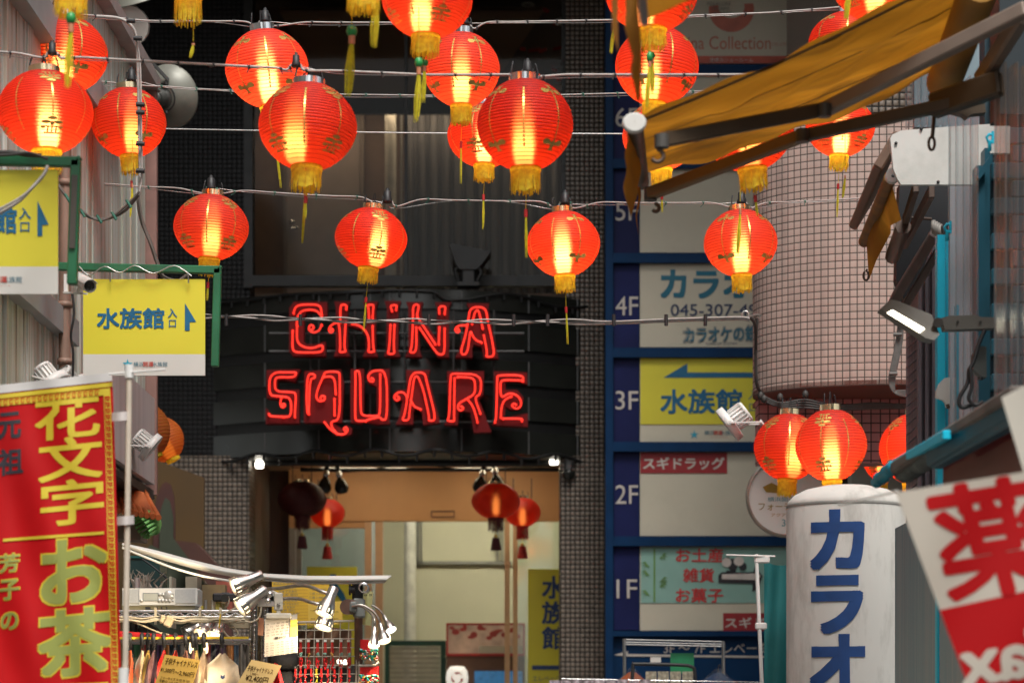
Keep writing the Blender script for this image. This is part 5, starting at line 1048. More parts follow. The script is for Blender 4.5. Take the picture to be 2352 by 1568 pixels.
mb = MB(); mb.tube(spline(xy([(2146, 258), (2143, 300), (2141, 318)], 9.9), 4), .008, 8); mb.tube([P(2140 + 7 * sin(a), 330 - 15 * cos(a), 9.9) for a in [i * 2 * pi / 14 for i in range(15)]], .006, 6); mb.build('crank_eye', M('rust_iron'), t)
def hook(x, y, Y, r): mb.tube([P(x, y - r * 1.6, Y)] + [P(x + r * cos(a), y + r * sin(a), Y) for a in [-1.4 + i * .45 for i in range(10)]], .008, 6)
mb = MB(); hook(1510, 358, 9.1, 14); mb.build('hook', M('rust_iron'), t)
mb = MB(); hook(1506, 478, 10.2, 8); mb.build('hook', M('rust_iron'), t)
mb = MB(); mb.grid(lambda u, v: P(1440 + 34 * u - 6 * v + 3 * sin(v * 12), 300 + 140 * v + 60 * v * (1 - abs(2 * u - 1)), 9.15 + .5 * u), 8, 14); mb.build('valance', OCHRE, t); mb = MB(); mb.grid(lambda u, v: P(1463 + 8 * u * (1 - v) + 3 * sin(v * 8), 430 + 112 * v, 10.3), 3, 10); mb.build('valance', OCHRE, t)
t = thing('near_awning', 'corner of a nearer ochre awning with a torn hanging strip at the top', 'awning', P(1480, 60, 7.6))
B1, B2, B3, B4 = P(1484, 46, 7.6), P(2300, -330, 7.6), P(1440, -330, 6.3), P(2400, -800, 6.3)
MB().grid(lambda u, v: (B1 * (1 - u) + B2 * u) * (1 - v) + (B3 * (1 - u) + B4 * u) * v, 16, 10).build('canopy', OCHRE, t)
mb = MB(); mb.tube([P(1480, 50, 7.6), P(1456, -200, 6.5)], .014, 10); mb.build('front_bar', M('grey_bar', (.22, .19, .19), .5), t)
sp1 = [(1432, -60), (1437, 20), (1434, 60), (1452, 130), (1448, 165), (1457, 200), (1462, 232)]; sp2 = [(1462, -60), (1466, 20), (1470, 60), (1474, 120), (1472, 165), (1472, 200), (1470, 234)]
MB().grid(lambda u, v: (lambda a, b: P(a[0] + (b[0] - a[0]) * u, a[1] + (b[1] - a[1]) * u, 7.3 + .03 * sin(v * 7 + u * 2)))(lerp_path(sp1, v), lerp_path(sp2, v)), 5, 26).build('torn_strip', OCHRE, t)
mb = MB(); mb.grid(lambda u, v: P(1404 + 14 * u + 2 * v, -60 + 130 * v + 50 * v * u, 7.5), 3, 10); mb.build('torn_strip', OCHRE, t)
# clothes rack at the bottom right
t = thing('clothes_rack', 'chrome clothes rail with posts in front of the floor directory', 'clothes rack', P(1545, 1640, 19))
mb = MB(); 
for y in (1470, 1476, 1481): mb.tube([P(1434, y - 2, 19), P(1662, y + 3, 19)], .006, 6)
mb.build('rail', M('rail_chrome', (.25, .25, .25), .35, .9), t)
for x, yt in ((1434, 1466), (1661, 1472)):
    mb = MB(); mb.tube([P(x, yt, 19), P(x + 2, 1660, 19)], .014, 10); mb.build('post', M('rail_chrome'), t)
mb = MB(); mb.tube(spline(xy([(1452, 1600), (1454, 1530), (1462, 1524), (1560, 1526), (1588, 1530), (1596, 1545), (1598, 1620)], 18.6), 6), .014, 8); tag(mb.build('black_stand', BLACK), 'black rounded stand frame before the chrome clothes rail', 'stand')
def garment(name, x, y, Y, w, h, mat, lab, cover=None, group=None):
    t = thing(name, lab, 'garment', P(x, y, Y), group=group)
    mb = MB(); out = [(0, .02), (.12, .04), (.4, .16), (.5, .24), (.52, 1), (-.52, 1), (-.5, .24), (-.4, .16), (-.12, .04)]
    mb.poly([(x + a * w, y + b * h) for a, b in out], lambda u, v, d: P(u, v, Y) + V3((0, d, 0)), depth=.05); mb.build('cloth', mat, t)
    mb = MB(); mb.tube(spline(xy([(x, y + 2), (x, y - 10), (x + 3, y - 15), (x + 6, y - 10)], Y + .02), 4), .004, 5); mb.build('hanger_hook', BLACK, t)
    if cover:
        mb = MB(); mb.grid(lambda u, v: P(x + (u - .5) * w * (1.12 if v > .25 else .2 + v * 3.6), y - 5 + v * h * 1.02, Y - .02 - .015 * sin(u * 13 + v * 5)), 12, 10); mb.build('plastic_cover', cover, t)
    return t
COVER = plastic_mat('bag_film', (.95, .94, .92), .08)
garment('bagged_shirt', 1452, 1538, 18.9, 68, 130, M('rust_cloth', (.32, .07, .015), .8, 0, .2, 8), 'rust orange shirt in a clear bag at the left end of the chrome rail', COVER, 'bagged shirts on the chrome rail')
garment('bagged_shirt', 1650, 1540, 18.9, 80, 130, M('navy_cloth', (.02, .05, .13), .8, 0, .2, 8), 'navy shirt in a clear bag at the right end of the chrome rail', COVER, 'bagged shirts on the chrome rail')
PRINT = M('mottled_print', (.3, .27, .2), .7, 0, .6, 45)
for k in range(4): mb = MB(); mb.grid(lambda u, v: P(1483 + k * 28 + 25 * u, 1541 + 80 * v, 18.95 + .01 * sin(u * 7)), 6, 4); tag(mb.build('printed_towel', PRINT), 'pale printed towel hung inside the black stand, number %s from its left side' % ('one two three four'.split()[k]), 'towel', 'printed towels in the black stand')
mb = MB(); fb(mb, 1540, 1499, 1594, 1545, 19.05, .01); tag(mb.build('green_card', M('green_card_paint', (.01, .2, .08), .5)), 'plain green card hanging behind the black stand', 'card')
mb = MB(); fb(mb, 1494, 1508, 1518, 1520, 19.05, .01); tag(mb.build('label_card', M('sign_white')), 'small white label card left of the green card', 'card')
mb = MB(); mb.tube([P(1290, 1558, 18.4), P(1760, 1566, 18.4)], .004, 6); tag(mb.build('low_rail', M('chrome')), 'thin chrome rail crossing in front of the bagged shirts', 'rail')
SHIN = M('packet_film', (.35, .3, .32), .25, .2, .7, 30)
for k in range(9): mb = MB(); mb.grid(lambda u, v: P(1262 + k * 26 + 24 * u, 1561 + 2 * sin(k * 3) + 40 * v, 18.3 + .01 * sin(u * 9 + k)), 6, 4); tag(mb.build('sweet_packet', SHIN), '%s shiny packet from the left on the thin low chrome rail' % 'first second third fourth fifth sixth seventh eighth ninth'.split()[k], 'packet', 'shiny packets on the low rail')
# ---------------------------------------------------------------- inside the entrance
for x0, x1, col, lb in ((884, 1024, (.02, .09, .06), 'slatted partition with a dark green frame in the entrance'), (1028, 1140, (.5, .32, .02), 'slatted partition with a yellow frame in the entrance')):
    t = thing('slat_partition', lb, 'partition', P((x0 + x1) / 2, 1660, 29), group='slatted partitions in the entrance')
    mb = MB(); fb(mb, x0, 1470, x1, 1482, 29, .08); fb(mb, x1 - 12, 1482, x1, 1680, 29, .08); fb(mb, x0, 1482, x0 + 10, 1680, 29, .08); mb.build('frame', M('frame_' + str(x0), col, .5), t)
    mb = MB()
    for k in range(16): fb(mb, x0 + 11, 1484 + k * 11, x1 - 13, 1493 + k * 11, 29.03, .03)
    mb.build('slats', M('slat_cream', (.45, .42, .33), .6), t)
t = thing('arcade_cabinet', 'red framed arcade cabinet with a red swirl lamp seen through the entrance', 'arcade machine', P(1115, 1660, 28.4)); Y = 28.4
mb = MB(); fb(mb, 1025, 1430, 1206, 1700, Y + .04, .4); mb.build('body', M('brown_cabinet', (.13, .06, .03), .5), t)
mb = MB(); fb(mb, 1025, 1430, 1206, 1434, Y, .06); fb(mb, 1025, 1500, 1206, 1505, Y, .06); fb(mb, 1025, 1434, 1029, 1500, Y, .06); fb(mb, 1202, 1434, 1206, 1500, Y, .06); mb.build('red_frame', M('poster_red'), t)
MAR = M('marquee_print', (.5, .36, .26), .5, 0, .5, 5, emit=((.5, .3, .2), .12)); mb = MB(); fb(mb, 1029, 1434, 1202, 1500, Y + .02, .02); mq_ = mb.build('marquee', MAR, t)
mb = MB(); rr = random.Random(4)
for k in range(16): mb.poly(blob(1040 + k * 10 + rr.uniform(-4, 4), 1452 + rr.uniform(-14, 16), rr.uniform(4, 10), rr.uniform(3, 8), 9), lambda u, v, d: P(u, v, Y + .015 - k * .0004))
mb.build('marquee_flowers', M('flower_red', (.45, .06, .05), .5), mq_)
mb = MB(); fb(mb, 1100, 1482, 1200, 1499, Y + .005, .006); mb.build('marquee_card', M('cream_board'), mq_)
mb = MB(); mb.lathe([(.001, -.14), (.08, -.135), (.12, -.08), (.13, .0), (.12, .08), (.08, .135), (.001, .14)], 24, Matrix.Translation(P(1050, 1556, Y - .1))); sw = mb.build('swirl_lamp', emitter('swirl_glow', (1, .93, .8), .45), t)
mb = MB()
for k in range(3):
    a0 = k * 2 * pi / 3; pts = [(14 * cos(a0 + s_), 14 * sin(a0 + s_)) for s_ in [i * .25 for i in range(8)]] + [((14 - 7 * (1 - i / 7)) * cos(a0 + 1.75 * i / 7), (14 - 7 * (1 - i / 7)) * sin(a0 + 1.75 * i / 7)) for i in range(7, -1, -1)]
    mb.poly([(1050 + p[0], 1556 + p[1]) for p in pts[:15]], lambda u, v, d: P(u, v, Y - .245))
mb.build('swirl_mark', M('swirl_red', (.55, .03, .02), .5), sw)
mb = MB(); fb(mb, 1090, 1540, 1200, 1600, Y + .01, .03); mb.build('screen', M('screen_blue', (.03, .12, .3), .3, 0, .8, 8, emit=((.05, .25, .5), .25)), t)
t = thing('yellow_banner', 'tall yellow banner with blue vertical lettering behind glass beside the tiled pillar', 'banner', P(1248, 1660, 26.6)); Y = 26.6; f = FP(Y)
mb = MB(); fb(mb, 1213, 1306, 1290, 1690, Y, .012); mb.build('cloth', SIGNY, t)
mb = MB()
for q, ch in enumerate('水族館'): put_text(mb, ch, f, 1272, -(1348 + q * 58), h=50, w=52, bold=.03)
fb(mb, 1222, 1527, 1290, 1537, Y - .004, .003); put_text(mb, 'エレベーター', f, 1262, -1557, h=12, w=78); mb.build('lettering', M('banner_navy', (.02, .05, .16), .5), t)
t = thing('yellow_poster', 'yellow poster with a blue arrow half hidden behind the stall lamps', 'poster', P(762, 1500, 26.8)); Y = 26.8
mb = MB(); fb(mb, 705, 1301, 820, 1700, Y, .012); mb.build('sheet', SIGNY, t)
mb = MB(); mb.poly([(758, 1318), (772, 1318), (772, 1336), (790, 1362), (796, 1378), (786, 1382), (758, 1345)], lambda u, v, d: P(u, v, Y - .004)); mb.build('arrow_mark', SIGNB, t)
# ---------------------------------------------------------------- market stall at the lower left
def Z2(x, y): return (275.6 + x * .26857, 1234.6 + y * .26857)
def PZ(x, y, Y): return P(*Z2(x, y), Y)
def FZ(Y): return lambda u, v, d=0.: PZ(u, -v, Y) + V3((0, d, 0))
def zs(pts, Y): return [PZ(x, y, Y) for x, y in pts]
SY = 12.8
CHROME = M('chrome'); BRUSH = M('brushed_steel', (.6, .58, .54), .28, 1., .2, 12, (1, 1, .2)); DKCHROME = M('dark_chrome', (.3, .29, .28), .25, 1., .3, 10)
VINYL = M('white_vinyl', (.78, .76, .72), .5, 0, .06, 4, trans=.3)
t = thing('stall_tarp', 'white rolled vinyl tarp edge sagging across the stall', 'tarp', PZ(1200, 320, SY))
ta = [(20, 48), (300, 110), (600, 190), (900, 262), (1200, 308), (1600, 330), (2000, 330), (2320, 326)]; tb = [(20, 68), (300, 165), (560, 238), (800, 298), (1100, 345), (1500, 380), (1900, 386), (2255, 378)]
MB().grid(lambda u, v: (lambda a, b: PZ(a[0] + (b[0] - a[0]) * v, a[1] + (b[1] - a[1]) * v, 12.45 - .05 * sin(v * pi)))(lerp_path(ta, u), lerp_path(tb, u)), 48, 6, thick=.004).build('sheet', VINYL, t)
mb = MB(); mb.tube(spline(zs([(p[0], p[1] + 6) for p in ta], 12.43), 4), .006, 6); mb.tube(spline(zs([(20, 85), (230, 170), (450, 255), (700, 325), (940, 368)], 12.4), 5), .006, 8); mb.tube(spline(zs([(1100, 348), (1500, 383), (1900, 389), (2255, 380)], 12.42), 5), .004, 6); mb.build('hem', VINYL, t)
# wire shelf
t = thing('wire_shelf', 'chrome wire shelf unit carrying the boombox and the clothes rail', 'shelf', PZ(1160, 1300, SY))
mb = MB(); mb.tube(zs([(-40, 628), (1140, 626)], SY), .009, 8); mb.tube(zs([(-40, 672), (1140, 676)], SY), .007, 8)
zz = [(-20 + k * 48, 640 if k % 2 else 668) for k in range(24)]; mb.tube(zs(zz, SY), .005, 6)
for k in range(9): mb.tube([PZ(-40, 632, SY + .04 + k * .05), PZ(1140, 630, SY + .04 + k * .05)], .004, 5)
mb.build('shelf_rail', CHROME, t)
for x, r in ((1152, .021), (1240, .02)):
    mb = MB(); mb.tube(zs([(x, 560 if x < 1200 else 600), (x - 14, 1330)], SY + (.0 if x < 1200 else .35)), r, 14)
    for k in range(18): mb.lathe([(r, -.002), (r + .0012, 0), (r, .002)], 14, Matrix.Translation(PZ(x - k * .8, 580 + k * 42, SY + (.0 if x < 1200 else .35))))
    mb.build('post', DKCHROME, t)
mb = MB(); mb.tube(zs([(-40, 866), (1120, 876)], SY - .16), .0135, 12); mb.build('clothes_rail', DKCHROME, t)
mb = MB(); mb.grid(lambda u, v: PZ(-40 + 1140 * u, 846 + 20 * v - 3 * u, SY - .176 - .002 * sin(u * 60)), 60, 1); mb.build('measuring_tape', M('tape_yellow', (.62, .42, .02), .5, 0, .15, 30), t)
mb = MB(); mb.grid(lambda u, v: PZ(-40 + 650 * u, 792 + (55 * (1 - u * .95)) * v + 48 * u, SY - .1), 12, 2); tag(mb.build('red_cloth_strip', M('bright_red_cloth', (.5, .01, .015), .7, 0, .1, 6)), 'bright red cloth strip lying along the clothes rail', 'cloth')
# cords along the shelf
CORD = M('ivory_cord', (.5, .43, .31), .5, 0, .2, 12); mb = MB(); rr = random.Random(9)
for k in range(8):
    y0 = 690 + rr.uniform(-12, 30); pts = [(x, y0 + rr.uniform(-14, 18)) for x in range(-30, 1180, 110)]; mb.tube(spline(zs(pts, SY - .05 - .012 * k), 5), .0045, 5)
mb.tube(spline(zs([(60, 700), (170, 740), (310, 800), (420, 830)], SY - .1), 5), .005, 5); mb.tube(spline(zs([(880, 650), (940, 620), (1010, 590)], SY - .1), 4), .004, 5); mb.tube(spline(zs([(900, 720), (970, 760), (1010, 820), (940, 850), (880, 790)], SY - .1), 5), .005, 5); mb.tube(spline(zs([(1040, 700), (1120, 720), (1190, 680), (1210, 590)], SY - .12), 5), .0045, 5)
for x in (305, 685, 860): mb.box(PZ(x, 668, SY - .02), (.012, .02, .09))
tag(mb.build('cord_bundle', CORD), 'bundle of ivory power cords tied along the wire shelf', 'cords')
mb = MB(); mb.bar(PZ(385, 700, SY - .12), PZ(450, 730, SY - .12), .05, .06, bev=.008); mb.bar(PZ(340, 690, SY - .12), PZ(385, 700, SY - .12), .04, .045, bev=.008); tag(mb.build('plug_block', M('beige_plug', (.5, .4, .27), .4)), 'beige plug block hanging in the cord bundle', 'plug')
mb = MB(); mb.bar(PZ(860, 650, SY - .14), PZ(848, 770, SY - .14), .006, .022, up=(0, 1, 0)); tag(mb.build('yellow_strap', M('tape_yellow')), 'yellow strap with a buckle hanging over the steel lamp shades', 'strap')
# boombox
t = thing('boombox', 'silver boombox with a small grey display standing on the wire shelf', 'radio', PZ(360, 612, SY)); BX = SY + .02
mb = MB(); mb.poly([(20, 430), (652, 428), (664, 440), (660, 560), (648, 576), (20, 578)], lambda u, v, d: PZ(u, v, BX) + V3((0, d, 0)), depth=.2); bd = mb.build('body', M('silver_plastic', (.56, .56, .54), .4, .1, .06, 10), t)
mb = MB(); mb.poly([(165, 434), (470, 434), (470, 571), (165, 571)], lambda u, v, d: PZ(u, v, BX - .008) + V3((0, d, 0)), depth=.0075); fp_ = mb.build('front_panel', M('pale_silver', (.64, .63, .6), .4, .0, .04, 10), t)
mb = MB(); mb.poly([(200, 474), (324, 474), (324, 534), (200, 534)], lambda u, v, d: PZ(u, v, BX - .0105) + V3((0, d, 0)), depth=.002); mb.build('display', M('display_grey', (.42, .43, .38), .2), t)
mb = MB()
for a, b, c, d in ((196, 470, 328, 474), (196, 534, 328, 538), (196, 474, 200, 534), (324, 474, 328, 534)): mb.poly([(a, b), (c, b), (c, d), (a, d)], lambda u, v, d_: PZ(u, v, BX - .011) + V3((0, d_, 0)), depth=.002)
mb.build('display_frame', M('blue_grey', (.12, .15, .18), .4), t)
mb = MB(); rot = Matrix.Rotation(R(90), 4, 'X')
for x, y, r in [(336, 537, .010), (365, 537, .010), (394, 537, .010), (423, 537, .010), (340, 485, .009), (370, 485, .009), (182, 537, .009), (414, 494, .028), (452, 480, .005), (452, 508, .005), (452, 536, .005)]: mb.lathe([(.001, .004), (r * .9, .003), (r, 0)], 14, Matrix.Translation(PZ(x, y, BX - .009)) @ rot)
mb.build('button', M('button_grey', (.45, .44, .42), .3, .4), t)
for a, b in ((24, 162), (473, 645)): mb = MB(); mb.poly([(a, 440), (b, 438), (b, 556), (a, 558)], lambda u, v, d: PZ(u, v, BX - .004) + V3((0, d, 0)), depth=.0035); mb.build('speaker_grille', M('grille_silver', (.42, .43, .43), .5, .2, .1, 120), t)
mb = MB(); mb.poly([(20, 580), (648, 578), (640, 600), (600, 618), (20, 618)], lambda u, v, d: PZ(u, v, BX + .01) + V3((0, d, 0)), depth=.17); mb.build('base', M('olive_grey', (.24, .22, .14), .5), t)
mb = MB()
for x, w in ((240, 44), (315, 20), (357, 10), (400, 10)): mb.box(PZ(x, 598, BX + .008), (S(w * .2686, BX), .004, .012))
mb.build('socket', M('dark_port', (.04, .04, .05), .4), t)
# clutter behind the boombox
rr = random.Random(11)
WRAP = M('crinkled_film', (.35, .3, .25), .3, .2, .6, 25)
mb = MB()
for k in range(22):
    x = 180 + rr.uniform(-60, 170); a = PZ(x, 425, 13.3); mb.tube([a, a + V3((rr.uniform(-.03, .03), 0, rr.uniform(.02, .06))), a + V3((rr.uniform(-.06, .06), 0, rr.uniform(.04, .1)))], [.008, .006, .002], 5)
tag(mb.build('dried_bundle', WRAP), 'tuft of crinkled dried stalks behind the boombox', 'stalks')
cols = [(.4, .33, .05), (.3, .28, .26), (.5, .46, .36), (.45, .36, .06), (.5, .45, .2), (.1, .1, .1), (.42, .36, .36)]
for k, (x, y0, w) in enumerate(((700, 580, 24), (733, 530, 26), (793, 528, 30), (838, 545, 40), (880, 560, 24), (668, 465, 20), (145, 340, 26))):
    mb = MB(); 
    if k in (1, 2): mb.tube([PZ(x, y0, 13.2), PZ(x, 615, 13.2)], S(w * .13, 13.2), 14)
    else: mb.span(PZ(x - w / 2, y0, 13.2), PZ(x + w / 2, 618, 13.2) + V3((0, .05, 0)))
    tag(mb.build('small_carton' if k not in (1, 2) else 'steel_canister', M('clutter_%d' % k, cols[k], .45, .6 if k in (1, 2) else 0., .1, 10)), ['short yellow carton right of the boombox', 'dull steel canister right of the yellow carton', 'bright steel canister behind the upper lamp cable', 'yellowed carton left of the camera', 'slim cream carton under the black camera', 'thin dark pink carton touching the boombox', 'dark upright carton behind the boombox'][k], 'canister' if k in (1, 2) else 'carton')
t = thing('film_camera', 'small black camera with a strap on the shelf behind the lamps', 'camera', PZ(900, 560, 13.2)); mb = MB(); mb.box(PZ(897, 508, 13.2), (.13, .05, .045), bev=.008); mb.box(PZ(905, 490, 13.2), (.05, .04, .03), bev=.006); mb.build('body', M('black_rubber'), t); mb = MB(); mb.tube([PZ(900, 512, 13.2), PZ(898, 514, 13.1)], .022, 12); mb.build('lens', M('black_glass'), t); mb = MB(); mb.tube(spline(zs([(925, 500), (930, 540), (915, 580), (890, 600)], 13.15), 5), .005, 5); mb.build('strap', CORD, t)
t = thing('glass_case', 'dim teal glass case with dark contents behind the stall', 'case', PZ(210, 420, 14.2)); mb = MB(); mb.span(PZ(80, 160, 14.2), PZ(340, 420, 14.2) + V3((0, .3, 0))); mb.build('box', M('teal_murk', (.012, .035, .035), .3, 0, .4, 6), t); mb = MB(); mb.span(PZ(78, 152, 14.19), PZ(342, 172, 14.19) + V3((0, .32, 0))); mb.build('lid', M('teal_lid', (.01, .08, .075), .4), t)
mb = MB(); mb.tube(spline(zs([(190, 180), (300, 260), (400, 345), (360, 300)], 13.9), 5), .005, 5); tag(mb.build('loose_wire', BLACK), 'loose dark wire dangling before the teal glass case', 'wire')
for k, (x0, y0, x1, y1, c, lb) in enumerate(((420, 330, 440, 615, (.3, .27, .21), 'pale shop shelf upright behind the boombox'), (560, 330, 660, 430, (.22, .19, .14), 'pale stacked goods behind the boombox, right side'), (700, 400, 900, 530, (.16, .11, .05), 'brown stacked goods behind the steel canisters'), (820, 370, 960, 480, (.24, .06, .04), 'dull red box behind the upper lamp shade'), (930, 420, 1100, 620, (.2, .16, .1), 'tan sack behind the crossing lamp shades'))):
    mb = MB(); mb.span(PZ(x0, y0, 14.4 + k * .1), PZ(x1, y1 + 150, 14.4 + k * .1) + V3((0, .2, 0))); tag(mb.build('stock_box', M('stock_%d' % k, c, .8, 0, .5, 5)), lb, 'goods')
# lamps
HOT = emitter('warm_lamp_glow', (1, .8, .48), 3)
def vents(): pass
def shade_lamp(name, top, mouth, Y, rm, rt, lab, group, arm=None, slots=True, bulb=HOT, ym=None, arm_r=.009, power=24.):
    a, b = PZ(*top, Y), PZ(*mouth, ym or Y - .04); d = (b - a); L = d.length; mt = Matrix.Translation(a) @ d.to_track_quat('Z', 'Y').to_matrix().to_4x4()
    t = thing(name, lab, 'lamp', a, group=group)
    mb = MB()
    n = 48; pr = [(rt * .8, -.002), (rt, .004), (rt, L * .34), (rt * 1.08, L * .42), (rm * .82, L * .6), (rm * .93, L * .72), (rm * .97, L * .80), (rm * 1.0, L * .94), (rm * 1.02, L)]
    vs = []; fs = []
    for r, z in pr:
        for k in range(n): vs.append(mt @ V3((r * cos(2 * pi * k / n), r * sin(2 * pi * k / n), z)))
    for i in range(len(pr) - 1):
        for k in range(n):
            if slots and ((i == 6 and k % 4 == 1) or (i == 4 and k % 6 == 3 and False) or (i == 2 and k % 4 == 0 and False)): continue
            fs.append((i * n + k, i * n + (k + 1) % n, (i + 1) * n + (k + 1) % n, (i + 1) * n + k))
    mb.add(vs, fs, True); mb.lathe([(.001, -.002), (rt * .8, -.002)], 24, mt)
    mb.build('lamp_shade', BRUSH, t)
    mb = MB(); mb.lathe([(.001, L * .5), (rm * .55, L * .56), (rm * .86, L * .8), (rm * .88, L * .9), (rm * .5, L * .97), (.001, L * .98)], 20, mt); mb.build('bulb', bulb, t)
    if power:
        ld = bpy.data.lights.new('lamp_light', 'SPOT'); ld.energy = power; ld.color = (1, .8, .52); ld.spot_size = R(168); ld.spot_blend = .6; ld.shadow_soft_size = .03
        lo = bpy.data.objects.new('lamp_light', ld); COL.objects.link(lo); lo.parent = t; lo.location = b + d.normalized() * .012 - a; lo.rotation_euler = (-d).to_track_quat('Z', 'Y').to_euler()
    if slots:
        mb = MB()
        for k in range(6): q = mt @ Matrix.Rotation(2 * pi * k / 6, 4, 'Z'); mb.box(q @ V3((rt * 1.005, 0, L * .17)), (.002, .003, L * .2), (q.to_3x3()))
        mb.build('vent_slots', BLACK, t)
    if arm:
        mb = MB(); mb.tube(spline(arm, 7), arm_r, 8); mb.build('gooseneck', M('gooseneck_steel', (.4, .37, .33), .35, .9, .3, 60), t)
    return t
shade_lamp('clip_lamp', (1216, 315), (962, 420), 12.3, .047, .028, 'upper steel clip lamp pointing left beside the shelf post', 'steel clip lamps')
shade_lamp('clip_lamp', (1245, 440), (1020, 600), 12.2, .052, .029, 'lower steel clip lamp pointing left beside the shelf post', 'steel clip lamps')
shade_lamp('gooseneck_lamp', (1832, 424), (1742, 655), 12.1, .046, .025, 'front steel gooseneck lamp shining down before the yellow menu sheet', 'steel gooseneck lamps', [PZ(1262, 436, 12.3), PZ(1380, 428, 12.25), PZ(1500, 408, 12.2), PZ(1610, 412, 12.15), PZ(1720, 455, 12.1), PZ(1790, 478, 12.1)])
shade_lamp('gooseneck_lamp', (1800, 560), (1738, 770), 12.25, .047, .025, 'rear steel gooseneck lamp half hidden below the front one', 'steel gooseneck lamps', [PZ(1300, 540, 12.4), PZ(1420, 518, 12.38), PZ(1540, 522, 12.35), PZ(1650, 555, 12.3), PZ(1770, 580, 12.3)])
GN = [PZ(1985, 585, 12.3)]
shade_lamp('small_gooseneck_lamp', (2178, 765), (2168, 930), 12.1, .027, .012, 'small steel gooseneck lamp shining straight down at the beads, left of its cluster', 'small gooseneck lamps', GN + [PZ(2060, 585, 12.25), PZ(2140, 640, 12.15), PZ(2176, 700, 12.1), PZ(2178, 770, 12.1)], False, arm_r=.0055)
shade_lamp('small_gooseneck_lamp', (2226, 735), (2262, 885), 12.3, .033, .013, 'small steel gooseneck lamp with a warm tilted rim, middle of its cluster', 'small gooseneck lamps', GN + [PZ(2070, 575, 12.3), PZ(2160, 625, 12.3), PZ(2210, 690, 12.3), PZ(2226, 740, 12.3)], False, arm_r=.0065)
shade_lamp('small_gooseneck_lamp', (2258, 668), (2318, 790), 12.5, .03, .012, 'small steel gooseneck lamp with a bright white lens, right of its cluster', 'small gooseneck lamps', [PZ(2150, 575, 12.5), PZ(2200, 600, 12.5), PZ(2240, 640, 12.5), PZ(2258, 672, 12.5)], False, emitter('white_lens_glow', (1, .97, .88), 4), arm_r=.0055)
t = thing('lamp_clamp', 'rusty round clamp holding the small gooseneck lamps under the pipe joint', 'clamp', PZ(1960, 590, 12.4)); RUSTB = M('rusty_clamp', (.13, .07, .05), .6, .2, .4, 12)
mb = MB(); mb.tube([PZ(1945, 590, 12.32), PZ(1975, 590, 12.4)], .04, 18); mb.build('disc', RUSTB, t); mb = MB(); mb.bar(PZ(1965, 590, 12.33), PZ(2030, 592, 12.33), .05, .055, bev=.008); mb.box(PZ(2045, 600, 12.4), (.06, .06, .1), bev=.008); mb.build('jaw', M('grey_clamp', (.16, .17, .16), .5), t)
t = thing('pipe_joint', 'black pipe joint with an open steel tube end under the right tip of the tarp', 'pipe joint', PZ(2040, 470, 12.5)); mb = MB(); mb.box(PZ(2032, 465, 12.5), (.055, .05, .13), bev=.008); mb.tube([PZ(1965, 440, 12.45), PZ(2010, 440, 12.45)], .02, 10); mb.tube([PZ(1958, 440, 12.45), PZ(1974, 440, 12.45)], .03, 8); mb.build('body', M('black_rubber'), t); mb = MB(); mb.lathe([(.02, 0), (.027, 0), (.027, .16), (.02, .16)], 18, Matrix.Translation(PZ(2082, 425, 12.35)) @ Matrix.Rotation(R(-90), 4, 'X')); mb.build('tube_end', CHROME, t); mb = MB(); mb.tube([PZ(2040, 510, 12.5), PZ(2040, 1330, 12.6)], .022, 12); mb.build('stand_pole', RUSTB, t)
for x, y, lb in ((1278, 485, 'shiny square lamp clip at the base of the upper gooseneck'), (1265, 540, 'grey square lamp clip at the base of the lower gooseneck')):
    t = thing('lamp_clip', lb, 'clip', PZ(x, y, 12.35)); mb = MB(); mb.box(PZ(x, y, 12.35), (.1, .04, .055), Euler((0, R(25 if y < 500 else 0), 0)).to_matrix(), bev=.004); mb.build('plate', BRUSH, t); mb = MB(); mb.lathe([(.001, .01), (.014, .008), (.018, 0)], 14, Matrix.Translation(PZ(x, y, 12.328)) @ rot); mb.build('screw', CHROME, t)
# three more steel shades lying on the shelf below the cords
for k, (x0, y0, x1, y1) in enumerate(((700, 735, 570, 830), (760, 735, 700, 830), (860, 740, 815, 845))):
    shade_lamp('clip_lamp', (x0, y0), (x1, y1), 12.95, .05, .028, 'steel lamp shade resting on the shelf under the cords, ' + ('leftmost', 'middle one', 'nearest the yellow strap')[k], 'steel clip lamps', None, True, emitter('weak_lamp_glow', (1, .75, .4), 2) if k else M('grey_lens'), power=0)
mb = MB(); mb.poly([(130, 800), (170, 760), (240, 728), (300, 760), (345, 800)], lambda u, v, d: PZ(u, v, 12.95) + V3((0, d, 0)), depth=.08); tag(mb.build('folded_cap', M('charcoal_cloth', (.02, .02, .022), .8)), 'folded charcoal cap on the shelf left under the cords', 'cap')
for x in (85, 115, 205): mb = MB(); mb.box(PZ(x, 765, 12.95), (.045, .06, .09), bev=.01); tag(mb.build('black_gadget', BLACK), 'small black gadget on the shelf beside the folded cap, ' + {85: 'leftmost', 115: 'second', 205: 'touching the cap'}[x], 'gadget', 'black gadgets on the shelf')
